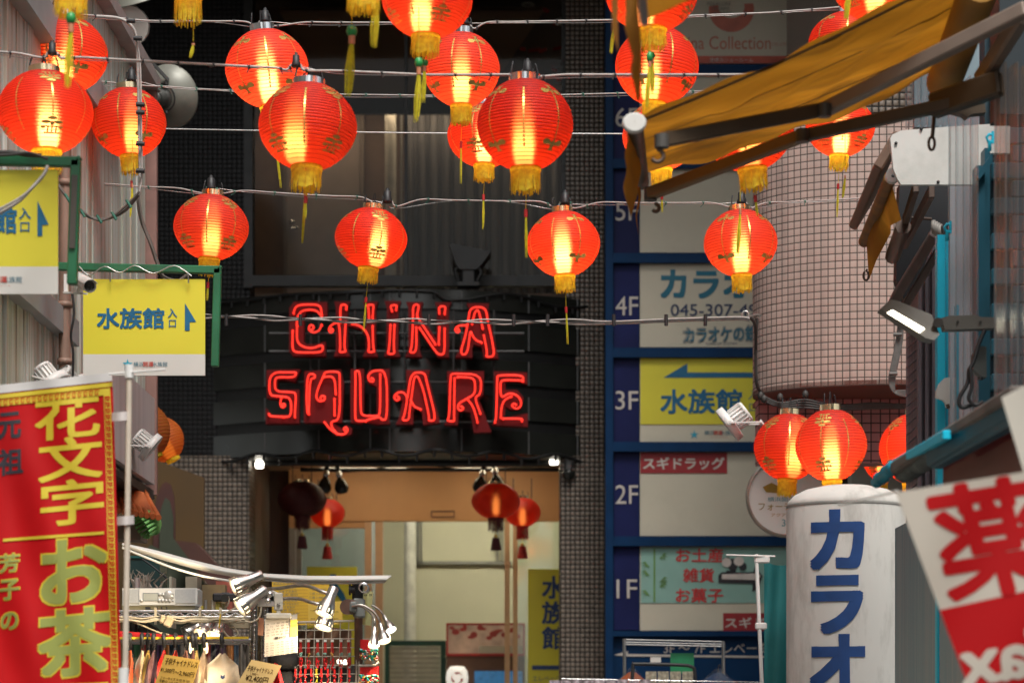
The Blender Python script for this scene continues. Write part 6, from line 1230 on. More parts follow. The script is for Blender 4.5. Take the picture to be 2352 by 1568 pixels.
# clothes on the rail
gc = [((.6, .11, .03), 'orange red'), ((.62, .54, .4), 'cream'), ((.55, .36, .06), 'gold'), ((.17, .08, .1), 'plum'), ((.62, .015, .012), 'scarlet'), ((.55, .05, .02), 'vermilion'), ((.25, .12, .09), 'brown'), ((.12, .04, .04), 'dark maroon'), ((.5, .36, .1), 'old gold'), ((.45, .35, .26), 'tan'), ((.66, .58, .48), 'ivory')]
hx = [87, 190, 240, 290, 378, 475, 565, 625, 655, 720, 875]; FILM = plastic_mat('garment_film', (.96, .93, .88), .04)
for k, (x, (c, nm)) in enumerate(zip(hx, gc)):
    Yg = SY - .18 + .02 * (k % 3); w = .05 + .0 * k; big = (x == 875); W_ = 225 if big else 74; ytop = 960 if not big else 985
    t = thing('hanging_garment', nm + ' garment in a clear bag on the stall rail' + (', the broad one facing forward' if big else ''), 'garment', PZ(x, 880, Yg), group='bagged garments on the stall rail')
    mb = MB(); mb.tube([PZ(x + 4, 850, Yg + .03), PZ(x + 2, 830, Yg + .02), PZ(x - 2, 824, Yg), PZ(x - 5, 840, Yg - .03), PZ(x - 4, 880, Yg - .03), PZ(x, 930, Yg)], .011, 8); mb.build('hanger_hook', BLACK, t)
    mb = MB(); sk = 0 if big else -38
    def cl(u, v, dd=0.): return PZ(x + sk * v + (u - .5) * W_ * (.22 + .95 * min(1, v * 3.4) ** 1.2 + .25 * v) + 5 * sin(v * 6 + u * 9), ytop + v * 340 - 0 * u + (0 if not big else 60 * max(0, .25 - abs(u - .5)) * (1 - v)), Yg + dd + .03 * sin(u * 7 + k) * (.3 + v) + .012 * sin(u * 3 + v * 8 + k))
    mb.grid(cl, 18, 16); mb.build('cloth', M('garment_' + nm.replace(' ', '_'), c, .75, 0, .3, 9), t)
    mb = MB(); mb.grid(lambda u, v: PZ(x + sk * v * 1.05 + (u - .5) * W_ * (.1 + 1.3 * min(1, v * 2.8) ** 1.1 + .3 * v), 905 + v * 400, Yg - .06 - .02 * sin(u * 9 + v * 7 + k)), 20, 14); mb.build('plastic_cover', FILM, t)
    if big: mb = MB(); mb.poly([(878, 1168), (896, 1180), (914, 1168), (914, 1196), (896, 1208), (878, 1196)], lambda u, v, d: PZ(u - 18, v, Yg - .13)); mb.build('bow', M('navy_ink'), t)
# dim goods behind the clothes, lit by hidden lamps
rr = random.Random(21)
gcols = [(.04, .05, .06), (.02, .08, .03), (.3, .03, .02), (.01, .01, .015), (.06, .03, .07), (.3, .12, .03), (.03, .05, .07), (.14, .12, .1)]
for k in range(16):
    x = 70 + k * 66; c = gcols[k % 8]; Yk = 13.35 + .1 * (k % 3)
    mb = MB(); mb.grid(lambda u, v: PZ(x + (u - .5) * 90, 905 + rr.uniform(-1, 1) + 420 * v, Yk + .03 * sin(u * 9 + k)), 8, 6); tag(mb.build('hanging_robe', M('robe_%d' % (k % 8), c, .7, 0, .7, 12)), '%s dim robe from the left on the rail behind the bagged garments' % 'first second third fourth fifth sixth seventh eighth ninth tenth eleventh twelfth thirteenth fourteenth fifteenth sixteenth'.split()[k], 'robe', 'robes on the back row')
mb = MB(); mb.tube([PZ(20, 896, 13.35), PZ(1120, 900, 13.35)], .012, 8); tag(mb.build('robe_rail', DKCHROME), 'rear clothes rail half hidden behind the bagged garments', 'rail')
for x in (610, 735): t = thing('spot_bulb', 'lit bulb glowing between the bagged garments, ' + ('left' if x == 610 else 'right') + ' one', 'bulb', PZ(x, 945, 13.2)); mb = MB(); mb.lathe([(.001, -.03), (.011, -.022), (.013, 0), (.01, .03), (.008, .05)], 12); mb.build('glass', emitter('bulb_glow', (1, .75, .4), 2), t, local=False); mb = MB(); mb.tube([(0, 0, .06), (0, 0, .1)], .014, 8); mb.build('cap', BRUSH, t, local=False)
# price cards
CARD = M('manila_card', (.42, .26, .05), .5, 0, .1, 4); CARD2 = M('tan_card', (.5, .35, .14), .5, 0, .08, 4)
def card(pts, Y, mat, lab, rows, ink, ang):
    t = thing('price_card', lab, 'price card', PZ(*pts[-1], Y), group='handwritten price cards')
    MB().poly(pts, lambda u, v, d: PZ(u, v, Y) + V3((0, d, 0)), depth=.004).build('sheet', mat, t)
    mb = MB()
    for s_, cx, cy, w, h in rows: put_text(mb, s_, lambda a, b, d: PZ(a, -b + ang * (a - cx), Y - .003), cx, -cy, w=w, h=h, shear=.25, bold=.012, gap=.0001)
    mb.build('lettering', ink, t); return t
card([(385, 995), (685, 1045), (600, 1330), (270, 1330)], 12.2, CARD, 'yellow brown price card for children, 1,500 to 2,960 yen, before the garments', [('子供チャイナドレス', 525, 1068, 275, 58), ('¥1,500円', 405, 1132, 118, 40), ('～2,960円', 550, 1160, 165, 44), ('フリーサイズ 75 85 95 105', 470, 1208, 250, 24), ('年齢の 110 120 130 140', 460, 1235, 250, 24)], M('brush_ink', (.02, .012, .01), .5), .14)
card([(1125, 1040), (1380, 1090), (1260, 1330), (950, 1330)], 12.1, CARD2, 'tan price card with 2,400 yen standing before the shelf post', [('子供チャイナドレス', 1200, 1128, 215, 50), ('1,980～', 1150, 1165, 70, 22), ('¥2,400円', 1170, 1208, 190, 60)], M('brown_ink', (.07, .015, .01), .5), .16)
# size chart and menus
t = thing('size_chart', 'white size chart sheet with rows of numbers clipped beside the shelf post', 'sheet', PZ(1380, 1000, 12.15)); Yc = 12.15
MB().poly([(1240, 690), (1515, 650), (1518, 980), (1235, 1018)], lambda u, v, d: PZ(u, v, Yc) + V3((0, d, 0)), depth=.003).build('paper', M('paper_cream', (.5, .44, .36), .35, 0, .04, 4), t)
mb = MB(); f = lambda a, b, d: PZ(a, -b - .13 * (a - 1240), Yc - .003)
rows_ = ['M  125  80  75  88', 'L  12   90  78  92', 'XL  12  95  80  96', 'LL  12  96  82  100', '5L  129  98  86  104']
for q, s_ in enumerate(rows_): put_text(mb, s_, f, 1350, -(742 + q * 24), h=11, w=190)
put_text(mb, '特製のサイズ', f, 1370, -868, h=22, w=96, bold=.02)
for q, s_ in enumerate(['3L  192  112  90  106  2990', '4L  193  106  94  110  3990', '5L  194  110  98  114  3990', '6L  195  114  102  118  3990', '7L  196  118  106  122  4800', '8L  197  122  110  126  4800']): put_text(mb, s_, f, 1376, -(906 + q * 21), h=11, w=250)
mb.build('lettering', M('brush_ink'), t)
mb = MB(); mb.poly([(1458, 702), (1516, 694), (1518, 836), (1458, 842)], lambda u, v, d: PZ(u, v, Yc - .004)); nt = mb.build('yellow_note', M('note_yellow', (.72, .55, .08), .5), t)
mb = MB(); put_text(mb, '¥2400', f, 1487, -780, h=18, w=50, d=0); q_ = mb; mb.v = [(x, y - .003, z) for x, y, z in mb.v]; mb.build('lettering', M('orange_ink', (.6, .2, .02), .5), nt)
t = thing('bulldog_clip', 'clear plastic clip hanging the size chart', 'clip', PZ(1355, 620, 12.15)); mb = MB(); mb.box(PZ(1355, 545, 12.16), (.045, .02, .09), bev=.006); mb.box(PZ(1357, 610, 12.16), (.022, .012, .12), bev=.004); mb.box(PZ(1357, 668, 12.14), (.13, .016, .03), bev=.006); mb.build('body', M('clear_plastic', (.5, .46, .38), .25, 0, .2, 20), t); MB().tube([PZ(1355, 560, 12.145), PZ(1357, 575, 12.145)], .009, 8).build('spring', BRUSH, t)
mb = MB(); mb.poly([(1188, 678), (1232, 690), (1222, 836), (1178, 830)], lambda u, v, d: PZ(u, v, 12.3) + V3((0, d, 0)), depth=.006); tag(mb.build('orange_card', M('faded_orange_card', (.45, .2, .11), .6)), 'faded orange card hanging left of the size chart', 'card')
t = thing('menu_sheet', 'large yellow handwritten menu sheet behind the gooseneck lamps', 'sheet', PZ(1530, 740, 12.9)); Ym = 12.9
MB().poly([(1300, 375), (1788, 348), (1786, 600), (1610, 745), (1300, 745)], lambda u, v, d: PZ(u, v, Ym) + V3((0, d, 0)), depth=.003).build('paper', M('menu_yellow', (.58, .36, .03), .5, 0, .1, 3), t)
mb = MB(); f = lambda a, b, d: PZ(a, -b, Ym - .003)
put_text(mb, '天然石お守り手作り', f, 1430, -392, h=22, w=240); put_text(mb, '天然玉石 運命', f, 1680, -385, h=24, w=200, bold=.02)
for q in range(11): put_text(mb, ['健康 干支お守り', '金運 子丑寅卯', '恋愛 辰巳', '学業 午未申', '厄除 酉戌亥'][q % 5], f, 1420 + 14 * (q % 3), -(430 + q * 27), h=16, w=170 - 12 * (q % 4))
for q in range(5): put_text(mb, ['一連 3,800円', '二連 3,500円', '三連 2,980円'][q % 3], f, 1690, -(440 + q * 34), h=18, w=150)
mb.build('lettering', M('menu_ink', (.12, .14, .13), .6), t)
mb = MB()
for q in range(12): mb.poly([(1302, 418 + q * 27), (1606, 416 + q * 27), (1606, 418 + q * 27), (1302, 420 + q * 27)], lambda u, v, d: PZ(u, v, Ym - .002))
mb.build('ruled_lines', M('line_brown', (.3, .16, .03), .6), t)
t = thing('fortune_sheet', 'smaller yellow printed sheet with a key pattern corner right of the lamps', 'sheet', PZ(1750, 740, 12.75)); MB().poly([(1608, 560), (1895, 538), (1905, 735), (1612, 752)], lambda u, v, d: PZ(u, v, 12.75) + V3((0, d, 0)), depth=.003).build('paper', M('menu_yellow2', (.62, .42, .07), .5, 0, .08, 3), t)
mb = MB(); f = lambda a, b, d: PZ(a, -b, 12.747)
for q in range(4): put_text(mb, '吉凶運勢', f, 1650 + q * 66, -(620 + 12 * (q % 2)), h=10, w=40); put_text(mb, '福禄寿喜', f, 1650 + q * 66, -690, h=10, w=40)
for a, b, c, d in ((1616, 742, 1660, 745), (1616, 715, 1619, 742), (1630, 728, 1660, 731), (1860, 728, 1900, 731), (1897, 700, 1900, 728), (1870, 715, 1890, 718)): mb.poly([(a, b), (c, b), (c, d), (a, d)], lambda u, v, d_: PZ(u, v, 12.747))
mb.build('lettering', M('brush_ink'), t)
t = thing('leaflet', 'pale yellow leaflet rolled upright right of the pipe joint', 'leaflet', PZ(2110, 700, 12.6)); MB().grid(lambda u, v: PZ(2085 + 80 * u - 20 * v, 450 + 290 * v + 10 * u, 12.6 - .03 * sin(u * pi)), 8, 6).build('paper', M('leaflet_paper', (.58, .55, .25), .4, 0, .25, 6), t)
mb = MB(); put_text(mb, '石運・方位', lambda a, b, d: PZ(a, -b, 12.56), 2122, -487, h=20, w=66, bold=.02); mb.build('lettering', M('brush_ink'), t)
# wire grid with charms
t = thing('wire_grid', 'white wire display grid hung with red charms', 'display grid', PZ(1760, 1320, 12.55)); GW = M('grid_white', (.5, .46, .38), .4, .2); Yg = 12.55
mb = MB(); mb.tube(zs([(1480, 722), (2036, 708), (2044, 716), (2044, 1330)], Yg), .006, 8); mb.tube(zs([(2030, 712), (2018, 1330)], Yg), .005, 8); mb.build('frame', GW, t)
mb = MB()
for k in range(8): mb.tube(zs([(1520 + k * 73, 712), (1508 + k * 72, 1330)], Yg), .0026, 6)
for k in range(8): mb.tube(zs([(1470, 790 + k * 75), (2036, 786 + k * 75)], Yg), .0026, 6)
mb.build('wires', GW, t)
RSTR = M('red_string', (.6, .012, .012), .6, 0, .15, 30); JADE = M('jade_bead', (.2, .42, .34), .3); AMB = M('amber_bead', (.6, .3, .05), .3); PEP = M('red_pepper', (.5, .008, .012), .22, 0, .25, 40); CLIPW = M('clip_white', (.7, .68, .62), .4)
def charm(x, y, Y, kind, lab):
    t = thing('hanging_charm', lab, 'charm', PZ(x, y, Y), group='charms on the wire grid'); rr = random.Random(int(x * 7 + y)); k = S(.26857, Y)
    mb = MB(); mb.box((0, 0, 0), (26 * k, .012, 20 * k), bev=.002); mb.build('clip', CLIPW if kind < 3 else DKCHROME, t, local=False)
    L = 105 if kind < 3 else 60
    mb = MB()
    for q in range(4): mb.tube([((q - 1.5) * 4 * k, 0, -8 * k), ((q - 1.5) * (8 if kind < 3 else 4) * k, 0, -L * k)], 2.6 * k, 5)
    mb.build('string', RSTR if kind != 4 else M('tape_yellow'), t, local=False)
    mb = MB(); c = -L * k - 12 * k
    for q in range(5): mb.lathe([(.0005, -9 * k), (8 * k, -5 * k), (9 * k, 0), (8 * k, 5 * k), (.0005, 9 * k)], 8, Matrix.Translation((rr.uniform(-9, 9) * k, rr.uniform(-9, 4) * k, c + rr.uniform(-13, 13) * k)))
    mb.build('bead', JADE if kind == 0 else AMB if kind == 1 else GOLD if kind == 4 else M('red_bead') if kind == 3 else JADE, t, local=False)
    mb = MB()
    for q in range(26 if kind < 3 else 10):
        a = rr.uniform(0, 2 * pi); z = c - 20 * k - rr.uniform(0, 95 if kind < 3 else 70) * k; sp = (20 if kind < 3 else 9) * k * (.6 + .4 * sin((c - z) / k / 100 * pi)); p0 = V3((sp * .4 * cos(a), sp * .4 * sin(a), z)); p1 = V3((sp * cos(a), sp * sin(a), z - 22 * k)); mb.tube([p0, (p0 + p1) / 2 + V3((0, 0, .003)), p1], [3.2 * k, 5 * k, 1. * k], 6)
    mb.build('pepper_cluster' if kind < 3 else 'tail', PEP if kind != 4 else TASSEL, t, local=False)
ordn = 'first second third fourth fifth sixth seventh eighth ninth tenth'.split()
for q, x in enumerate((1545, 1612, 1690, 1755, 1815, 1890, 1955)): charm(x, 880, Yg - .04, (0, 1, 0, 0, 1, 2, 2)[q], ordn[q] + ' red chilli charm from the left in the upper row of the wire grid')
for q, x in enumerate((1500, 1545, 1585, 1635, 1680, 1722, 1778, 1835, 1892, 1962)): charm(x, 1105, Yg - .04, (3, 3, 3, 3, 4, 3, 3, 3, 3, 3)[q], ordn[q] + ' thin charm from the left in the lower row of the wire grid')
t = thing('bead_rack', 'white wire side rack crowded with red string bead charms under the small lamps', 'rack', PZ(2130, 1320, 12.6))
mb = MB(); mb.tube(zs([(2044, 1092), (2190, 1088), (2215, 1062)], 12.5), .008, 8); mb.tube(zs([(2050, 870), (2130, 866)], 12.6), .005, 6); mb.build('bar', GW, t)
for row, (y0, L, cx0, cx1, n) in enumerate(((868, 90, 2058, 2130, 9), (1096, 80, 2056, 2205, 13))):
    mb = MB(); 
    for q in range(n * 2): x = cx0 + (cx1 - cx0) * q / (n * 2 - 1); mb.tube(zs([(x, y0), (x, y0 + L)], 12.5 + .03 * (q % 2)), .0028, 5)
    mb.build('string_curtain', RSTR, t)
    rr = random.Random(31 + row); pal = [M('green_glitter', (.01, .2, .1), .2, .3, .5, 60), M('red_bead'), AMB, M('clear_bead', (.6, .5, .45), .15), M('cyan_bead', (.02, .4, .45), .2)]
    for ci, m_ in enumerate(pal):
        mb = MB()
        for q in range(60 if ci == 0 and row == 0 else 26):
            x = rr.uniform(cx0 - 5, cx1 + (70 if row == 0 else 0)); y = y0 + L + rr.uniform(-8, 85 if row == 0 else 120); mb.lathe([(.0004, -.006), (.006, -.003), (.0065, .001), (.004, .005), (.0004, .006)], 6, Matrix.Translation(PZ(x, y, 12.46 + rr.uniform(0, .08))))
        o_ = mb.build('bead_cluster', m_, t); o_['kind'] = 'stuff'
mb = MB(); fb(mb, *Z2(2040, 1095), *Z2(2218, 1340), 12.75, .02); tag(mb.build('backing_board', M('bright_red_cloth')), 'plain red backing panel behind the bead rack', 'panel')
# black plush and red cloth behind the price card
t = thing('black_plush', 'black furry plush hanging between the size chart and the charms', 'plush', PZ(1400, 1250, 12.6)); FUR = M('black_fur', (.012, .012, .014), .9, 0, .4, 60, bump=.5)
mb = MB(); mb.lathe([(.001, -.16), (.06, -.14), (.085, -.08), (.075, -.02), (.05, .01), (.001, .02)], 18, Matrix.Translation(PZ(1420, 1120, 12.6))); mb.build('body', FUR, t); mb = MB(); mb.lathe([(.001, -.06), (.06, -.045), (.075, 0), (.055, .05), (.001, .065)], 18, Matrix.Translation(PZ(1410, 1040, 12.55))); mb.build('head', FUR, t)
mb = MB(); mb.grid(lambda u, v: PZ(1310 + 60 * u + 60 * v * u, 1080 - 60 * u * (1 - u) * 2 + 260 * v + 40 * u, 12.35 + .03 * sin(u * 8)), 12, 8); tag(mb.build('red_garment', M('bright_red_cloth')), 'bright red cloth hanging right of the tan price card', 'cloth')
mb = MB(); mb.grid(lambda u, v: PZ(1500 + 480 * u, 800 + 330 * v - 40 * sin(u * 3), 12.95 + .03 * sin(u * 14 + v * 6)), 20, 12); tag(mb.build('brown_bag', M('brown_vinyl', (.11, .06, .035), .4, 0, .5, 5)), 'large creased brown bag behind the wire grid', 'bag')
mb = MB(); fb(mb, *Z2(1480, 1080), *Z2(2040, 1340), 13.0, .05); tag(mb.build('dark_crate', M('black_wicker', (.02, .018, .016), .6, 0, .4, 40)), 'dark wicker crate low behind the lower row of charms', 'crate')
for x, y, lb in ((1880, 1055, 'left'), (1925, 1062, 'right')):
    mb = MB(); mb.lathe([(.001, -.017), (.015, -.01), (.017, .006), (.001, .015)], 14, Matrix.Translation(PZ(x, y, 12.85))); tag(mb.build('lit_globe', emitter('globe_glow', (1, .9, .7), 2)), 'small lit globe glowing behind the charms, the %s of two' % lb, 'lamp', 'lit globes behind the charms')
# ---------------------------------------------------------------- lanterns on their strings
SILVER = M('silver_band', (.62, .64, .66), .18, 1., .15, 20)
PROTO = {}
CLOTHS = [CLOTH, lantern_cloth('faded_lantern_cloth', (.66, .055, .045), (1, .11, .045)), lantern_cloth('deep_red_lantern_cloth', (.56, .02, .018), (.95, .065, .02)), CLOTH]
BULBS = [BULB, BULB, bulb_mat('strong_lantern_bulb', (1, .62, .32), 27, -.02, 8.), bulb_mat('weak_lantern_bulb', (1, .5, .2), 16, -.02, 10.)]
def get(kind, band, tassel, big):
    key = (kind, band, tassel, big)
    if key not in PROTO:
        o = make_lantern('paper_lantern', kind, .2, .155 if not big else .165, .062 if big else .055, 27 if big else 24, CLOTH, BULB, None, BRASS if band == 'b' else SILVER, tassel, .082 if big else .07)
        PROTO[key] = [o, False]
    p = PROTO[key]
    if not p[1]: p[1] = True; return p[0]
    return copy_tree(p[0])
# x, y centre, width, height (sheet units), distance, kind, band, tassel, turn, tilt, glow shift, label
LAN = [
 ('z', 981, 0, 210, 165, 10.6, 'pine', 'b', 'bead', .1, .0, (-.02, 0), 'large red lantern cut by the top edge near the centre'),
 ('z', 1497, -12, 212, 160, 10.6, 'pine', 'b', 'bead', .9, .0, (-.03, 0), 'red lantern at the top edge partly hidden by the nearer awning corner'),
 ('z', 2010, -40, 200, 160, 10.8, 'pine', 'b', 'short', .3, .0, (0, 0), 'red lantern at the top edge peeping over the ochre awning'),
 ('b', 145, 125, 206, 166, 13, 'cloud', 's', '', .25, .0, (0, 0), 'red lantern with white cloud motifs at the top left, behind the largest left one'),
 ('b', 613, 157, 192, 166, 13, 'cloud', 's', 'thin', .55, -.14, (-.0, 0), 'tilted red lantern with a blue tinted collar, upper left of centre'),
 ('b', 1060, 160, 178, 164, 13, 'cloud', 's', 'thin', .2, .0, (0, 0), 'red lantern with a blue tinted collar overlapping a smaller one at the centre'),
 ('b', 1509, 152, 193, 166, 13, 'cloud', 's', '', .75, .05, (-.02, 0), 'red lantern left of the ochre awning with a green beaded tassel in front'),
 ('b', 1945, 100, 176, 130, 13, 'cloud', 's', '', .3, .1, (0, 0), 'red lantern with a silver collar mostly hidden behind the ochre awning'),
 ('a', 104, 258, 220, 182, 11.2, 'pine', 'b', '', .0, .0, (.01, 0), 'large bright red lantern with gold pine motifs at the left edge'),
 ('a', 707, 291, 227, 190, 11.2, 'pine', 's', 'short', .45, .06, (-.04, 0), 'large red lantern with gold pine motifs left of the window mullion'),
 ('a', 1206, 287, 222, 194, 11.2, 'cloud', 's', 'thin', .4, .0, (-.005, 0), 'large red lantern with a long fringe in front of a smaller one at the centre'),
 ('a', 1718, 300, 212, 170, 11.4, 'pine', 'b', 'short', .2, -.08, (0, 0), 'red lantern behind the folding arms of the ochre awning with only its base showing'),
 ('c', 296, 282, 172, 152, 14.2, 'cloud', 'b', 'short', .3, .0, (.015, 0), 'smaller red lantern in front of the grey dish lamp'),
 ('c', 1113, 312, 172, 136, 14.2, 'pine', 's', 'thin', .9, .05, (.0, 0), 'small red lantern half hidden behind a large one at the centre'),
 ('c', 1518, 312, 178, 146, 14.2, 'pine', 's', 'short', .2, .0, (0, 0), 'red lantern hidden behind the white end cap of the ochre awning'),
 ('c', 1930, 292, 160, 124, 14.2, 'pine', 'b', 'thin', .4, .0, (.005, 0), 'red lantern crossed by the lowest dark awning arm before the pink tower'),
 ('d', 485, 522, 174, 142, 14.7, 'pine', 'b', 'short', .45, .06, (.005, 0), 'red lantern above the green frame in the lowest string'),
 ('d', 852, 547, 168, 132, 14.7, 'pine', 'b', 'thin', .0, .09, (.035, 0), 'tilted red lantern above the neon letters in the lowest string'),
 ('d', 1294, 560, 170, 146, 14.7, 'cloud', 'b', 'thin', .1, .0, (-.005, 0), 'red lantern in front of the tiled pillar in the lowest string'),
 ('d', 1701, 558, 170, 148, 14.7, 'cloud', 'b', '', .6, .0, (0, 0), 'red lantern in front of the katakana board in the lowest string'),
 ('e', 1811, 1026, 160, 146, 15.9, 'pine', 'g', '', .35, .0, (.03, 0), 'red lantern beside the white flood light under the pink tower'),
 ('e', 1909, 1022, 165, 154, 15.6, 'pine', 'g', '', .8, .0, (0, 0), 'front red lantern above the inflatable tube'),
 ('e', 2098, 1030, 158, 150, 15.7, 'pine', 'g', '', .2, .0, (.02, 0), 'red lantern cut by the dark wooden shop wall'),
 ('e', 2022, 1028, 96, 150, 17.8, 'pine', 'g', '', .5, .0, (0, 0), 'red lantern farther back below the tiled beam'),
]
for row, x, y, w, h, Y, kind, band, tas, turn, tilt, glow, lab in LAN:
    b = {'b': 'b', 's': 's', 'g': 'b'}[band]
    o = get(kind, b, tas, row in 'az')
    o.location = P(x, y, Y); k = S(w, Y) / .404; kz = S(h, Y) / (.33 if row in 'az' else .31)
    o.scale = (k, k, kz); o.rotation_euler = (0, tilt, turn)
    rv = random.Random(int(x * 3 + y)); o.rotation_euler.y += rv.uniform(-.045, .045); o.rotation_euler.x = rv.uniform(-.04, .04); o.scale.z *= rv.uniform(.97, 1.03)
    for ch in o.children:
        if ch.name.startswith('shade'): ch.material_slots[0].link = 'OBJECT'; ch.material_slots[0].material = rv.choice(CLOTHS)
        if ch.name.startswith('bulb'): ch.material_slots[0].link = 'OBJECT'; ch.material_slots[0].material = rv.choice(BULBS)
    tag(o, lab, 'lantern', 'red lanterns over the lane' if row != 'e' else 'red lanterns under the pink tower')
    for ch in o.children:
        if ch.name.startswith('bulb'):
            v = V3((glow[0], glow[1], 0)); v.rotate(Euler((0, 0, -turn))); ch.location = (v.x, v.y, -.045 + random.uniform(-.01, .02))
# loose fringes and tassels of lanterns hung above the picture
def loose(x, yb, w, Y, tip, lab, bead, kind='thin'):
    t = thing('paper_lantern', lab, 'lantern', P(x, yb - 250, Y), group='red lanterns over the lane')
    o = make_lantern('paper_lantern', 'pine', S(105, Y), S(85, Y), S(w / 2, Y), 25, CLOTH, BULB, None, BRASS, None, S(58, Y))
    for ch in list(o.children): ch.parent = t
    bpy.data.objects.remove(o); t.location = P(x, yb - 145, Y)
    return t
loose(432, 50, 62, 11.0, 0, 'red lantern above the picture showing only its fringe over the dark facade', False)
loose(835, 22, 74, 9.4, 0, 'red lantern above the picture showing only its fringe left of centre', False)
loose(163, 30, 74, 9.4, 0, 'red lantern above the picture showing only its fringe at the top left', False)
def free_tassel(x, ya, yb, Y, bead, lab, r=.012):
    t = thing('tassel', lab, 'tassel', P(x, ya, Y), group='loose lantern tassels'); rr = random.Random(int(x)); mb = MB(); z0 = P(x, ya, Y).z; z1 = P(x, yb, Y).z; L = z0 - z1
    for k in range(30): a = rr.uniform(0, 6.28); q = r * rr.random(); mb.tube([(q * .5 * cos(a), q * .5 * sin(a), -L * .24), (q * 1.3 * cos(a) - .006, q * 1.3 * sin(a), -L * .6), (q * cos(a) - .012, q * sin(a), -L * rr.uniform(.9, 1.0))], [.0022, .002, .001], 4)
    mb.build('strands', TASSEL, t, local=False)
    mb = MB(); mb.tube([(0, 0, .22), (0, 0, 0)], .0018, 5); mb.build('cord', FRINGE, t, local=False)
    mb = MB(); 
    if bead: mb.lathe([(.001, .008), (r * 1.1, -.0), (r * 1.4, -.018), (r * 1.1, -.034), (.001, -.04)], 14); mb.build('bead', BEAD, t, local=False); mb = MB()
    mb.tube([(0, 0, -L * .13), (0, 0, -L * .25)], r * .8, 10); mb.build('sleeve', PINKBEAD, t, local=False)
free_tassel(808, 62, 222, 9.6, True, 'large lemon tassel with a green bead against the dark window', .016)
free_tassel(163, 32, 205, 9.2, True, 'blurred lemon tassel with a green bead before the top left lantern', .014)
free_tassel(444, 95, 134, 11, False, 'short lemon tassel over the dark facade near the top', .010)
free_tassel(866, -30, 112, 9.8, False, 'lemon tassel cut by the top edge beside the largest bead tassel', .016)
free_tassel(1492, 122, 250, 10.4, True, 'lemon tassel with a green bead before the lantern left of the ochre awning', .010)
free_tassel(962, 135, 282, 10.4, True, 'lemon tassel with a dark bead left of the top centre lantern', .013)
free_tassel(1410, 45, 125, 10.6, False, 'thin lemon tassel beside the torn awning strip', .006)
free_tassel(1951, -40, 46, 10.6, False, 'lemon tassel cut by the top edge above the ochre awning', .012)
free_tassel(1700, 462, 585, 12.6, False, 'lemon tassel hanging before the rightmost lantern of the lowest string', .009)
free_tassel(304, 410, 500, 13.6, False, 'thin lemon tassel before the ribbed cladding on the left', .006)
free_tassel(700, 415, 560, 11.6, False, 'long thin tassel below the large lantern left of the window mullion', .006)
free_tassel(1941, 395, 455, 13.4, False, 'thin tassel below the lantern before the pink tower', .006)
# strings: a power cable with bulb sockets, tied at intervals to a thin steel wire
def string(name, pts, Y, lab, socks, r=.0105, ties=(0, 0, 0), knots='k', seed=1):
    t = thing(name, lab, 'cable', P(*pts[0], Y), group='lantern strings'); rr = random.Random(seed)
    p2 = []
    for x, y in pts: p2.append((x, y))
    mb = MB(); cable = spline([P(x, y, Y) for x, y in p2], 8); mb.tube(cable, r, 8); mb.build('power_cable', WIRE, t)
    mb = MB(); wire = spline([P(x, y + 4 + 2 * sin(x * .01), Y + .01) for x, y in p2[::2] + ([p2[-1]] if len(p2) % 2 == 0 else [])], 8); mb.tube(wire, .002, 5); mb.build('steel_wire', STEEL, t)
    mb = MB(); n = 0
    for i in range(6, len(cable) - 3, 9 + rr.randint(0, 3)):
        q = cable[i]; mb.tube([q + V3((-.003, 0, .009)), q + V3((.002, -.009, 0)), q + V3((.003, 0, -.01)), q + V3((rr.uniform(-.02, .02), -.006, rr.uniform(-.03, -.012)))], .0026, 5); mb.tube([q + V3((.007, 0, .008)), q + V3((.007, -.008, 0)), q + V3((.008, 0, -.009))], .0026, 5)
    mb.build('cable_tie', M('green_tie', (.02, .12, .08), .5) if knots == 'g' else BLACK, t)
    for x, y in socks:
        mb = MB(); s_ = S(1, Y); mb.lathe([(.001, 26 * s_), (3.5 * s_, 25 * s_), (4 * s_, 20 * s_), (8 * s_, 18.5 * s_), (8.5 * s_, 4 * s_), (11 * s_, -3 * s_), (10 * s_, -8 * s_), (.001, -8 * s_)], 14, Matrix.Translation(P(x, y, Y - .005))); mb.build('bulb_socket', BLACK, t)
    return t
def sag(x0, y0, x1, y1, dips, n=20):
    """cable between two ends that lifts to each socket"""
    out = []
    for i in range(n + 1):
        f_ = i / n; out.append((x0 + (x1 - x0) * f_, y0 + (y1 - y0) * f_))
    return out
def withsock(base, socks, up=13, sp=22):
    pts = [p for p in base if all(abs(p[0] - sx) > sp + 14 for sx, sy in socks)]
    for sx, sy in socks: pts += [(sx - sp, sy + up + 2), (sx - 9, sy + 3), (sx + 9, sy + 3), (sx + sp, sy + up + 3)]
    return sorted(pts)
def base(path, step=60):
    o = []; 
    for (a, b), (c, d) in zip(path, path[1:]):
        n = max(1, int((c - a) / step)); o += [(a + (c - a) * i / n, b + (d - b) * i / n) for i in range(n)]
    return o + [path[-1]]
sk = [(609, 44), (1067, 50)]
string('lantern_string', withsock(base([(-30, 12), (90, 32), (210, 36), (340, 48), (560, 50), (700, 52), (1060, 53), (1420, 46), (1600, 36), (1760, 30), (1950, 16), (2060, 14)]), sk), 13, 'uppermost grey lantern string from the left facade to the ochre awning', sk, .0048, seed=2)
sk = [(120, 118), (680, 146), (1212, 160)]
string('lantern_string', withsock(base([(-30, 118), (180, 132), (440, 146), (700, 160), (980, 172), (1300, 172), (1680, 172), (1900, 168)]), sk), 11.2, 'thick grey lantern string nearest the viewer across the picture', sk, .006, seed=3)
sk = [(302, 180)]
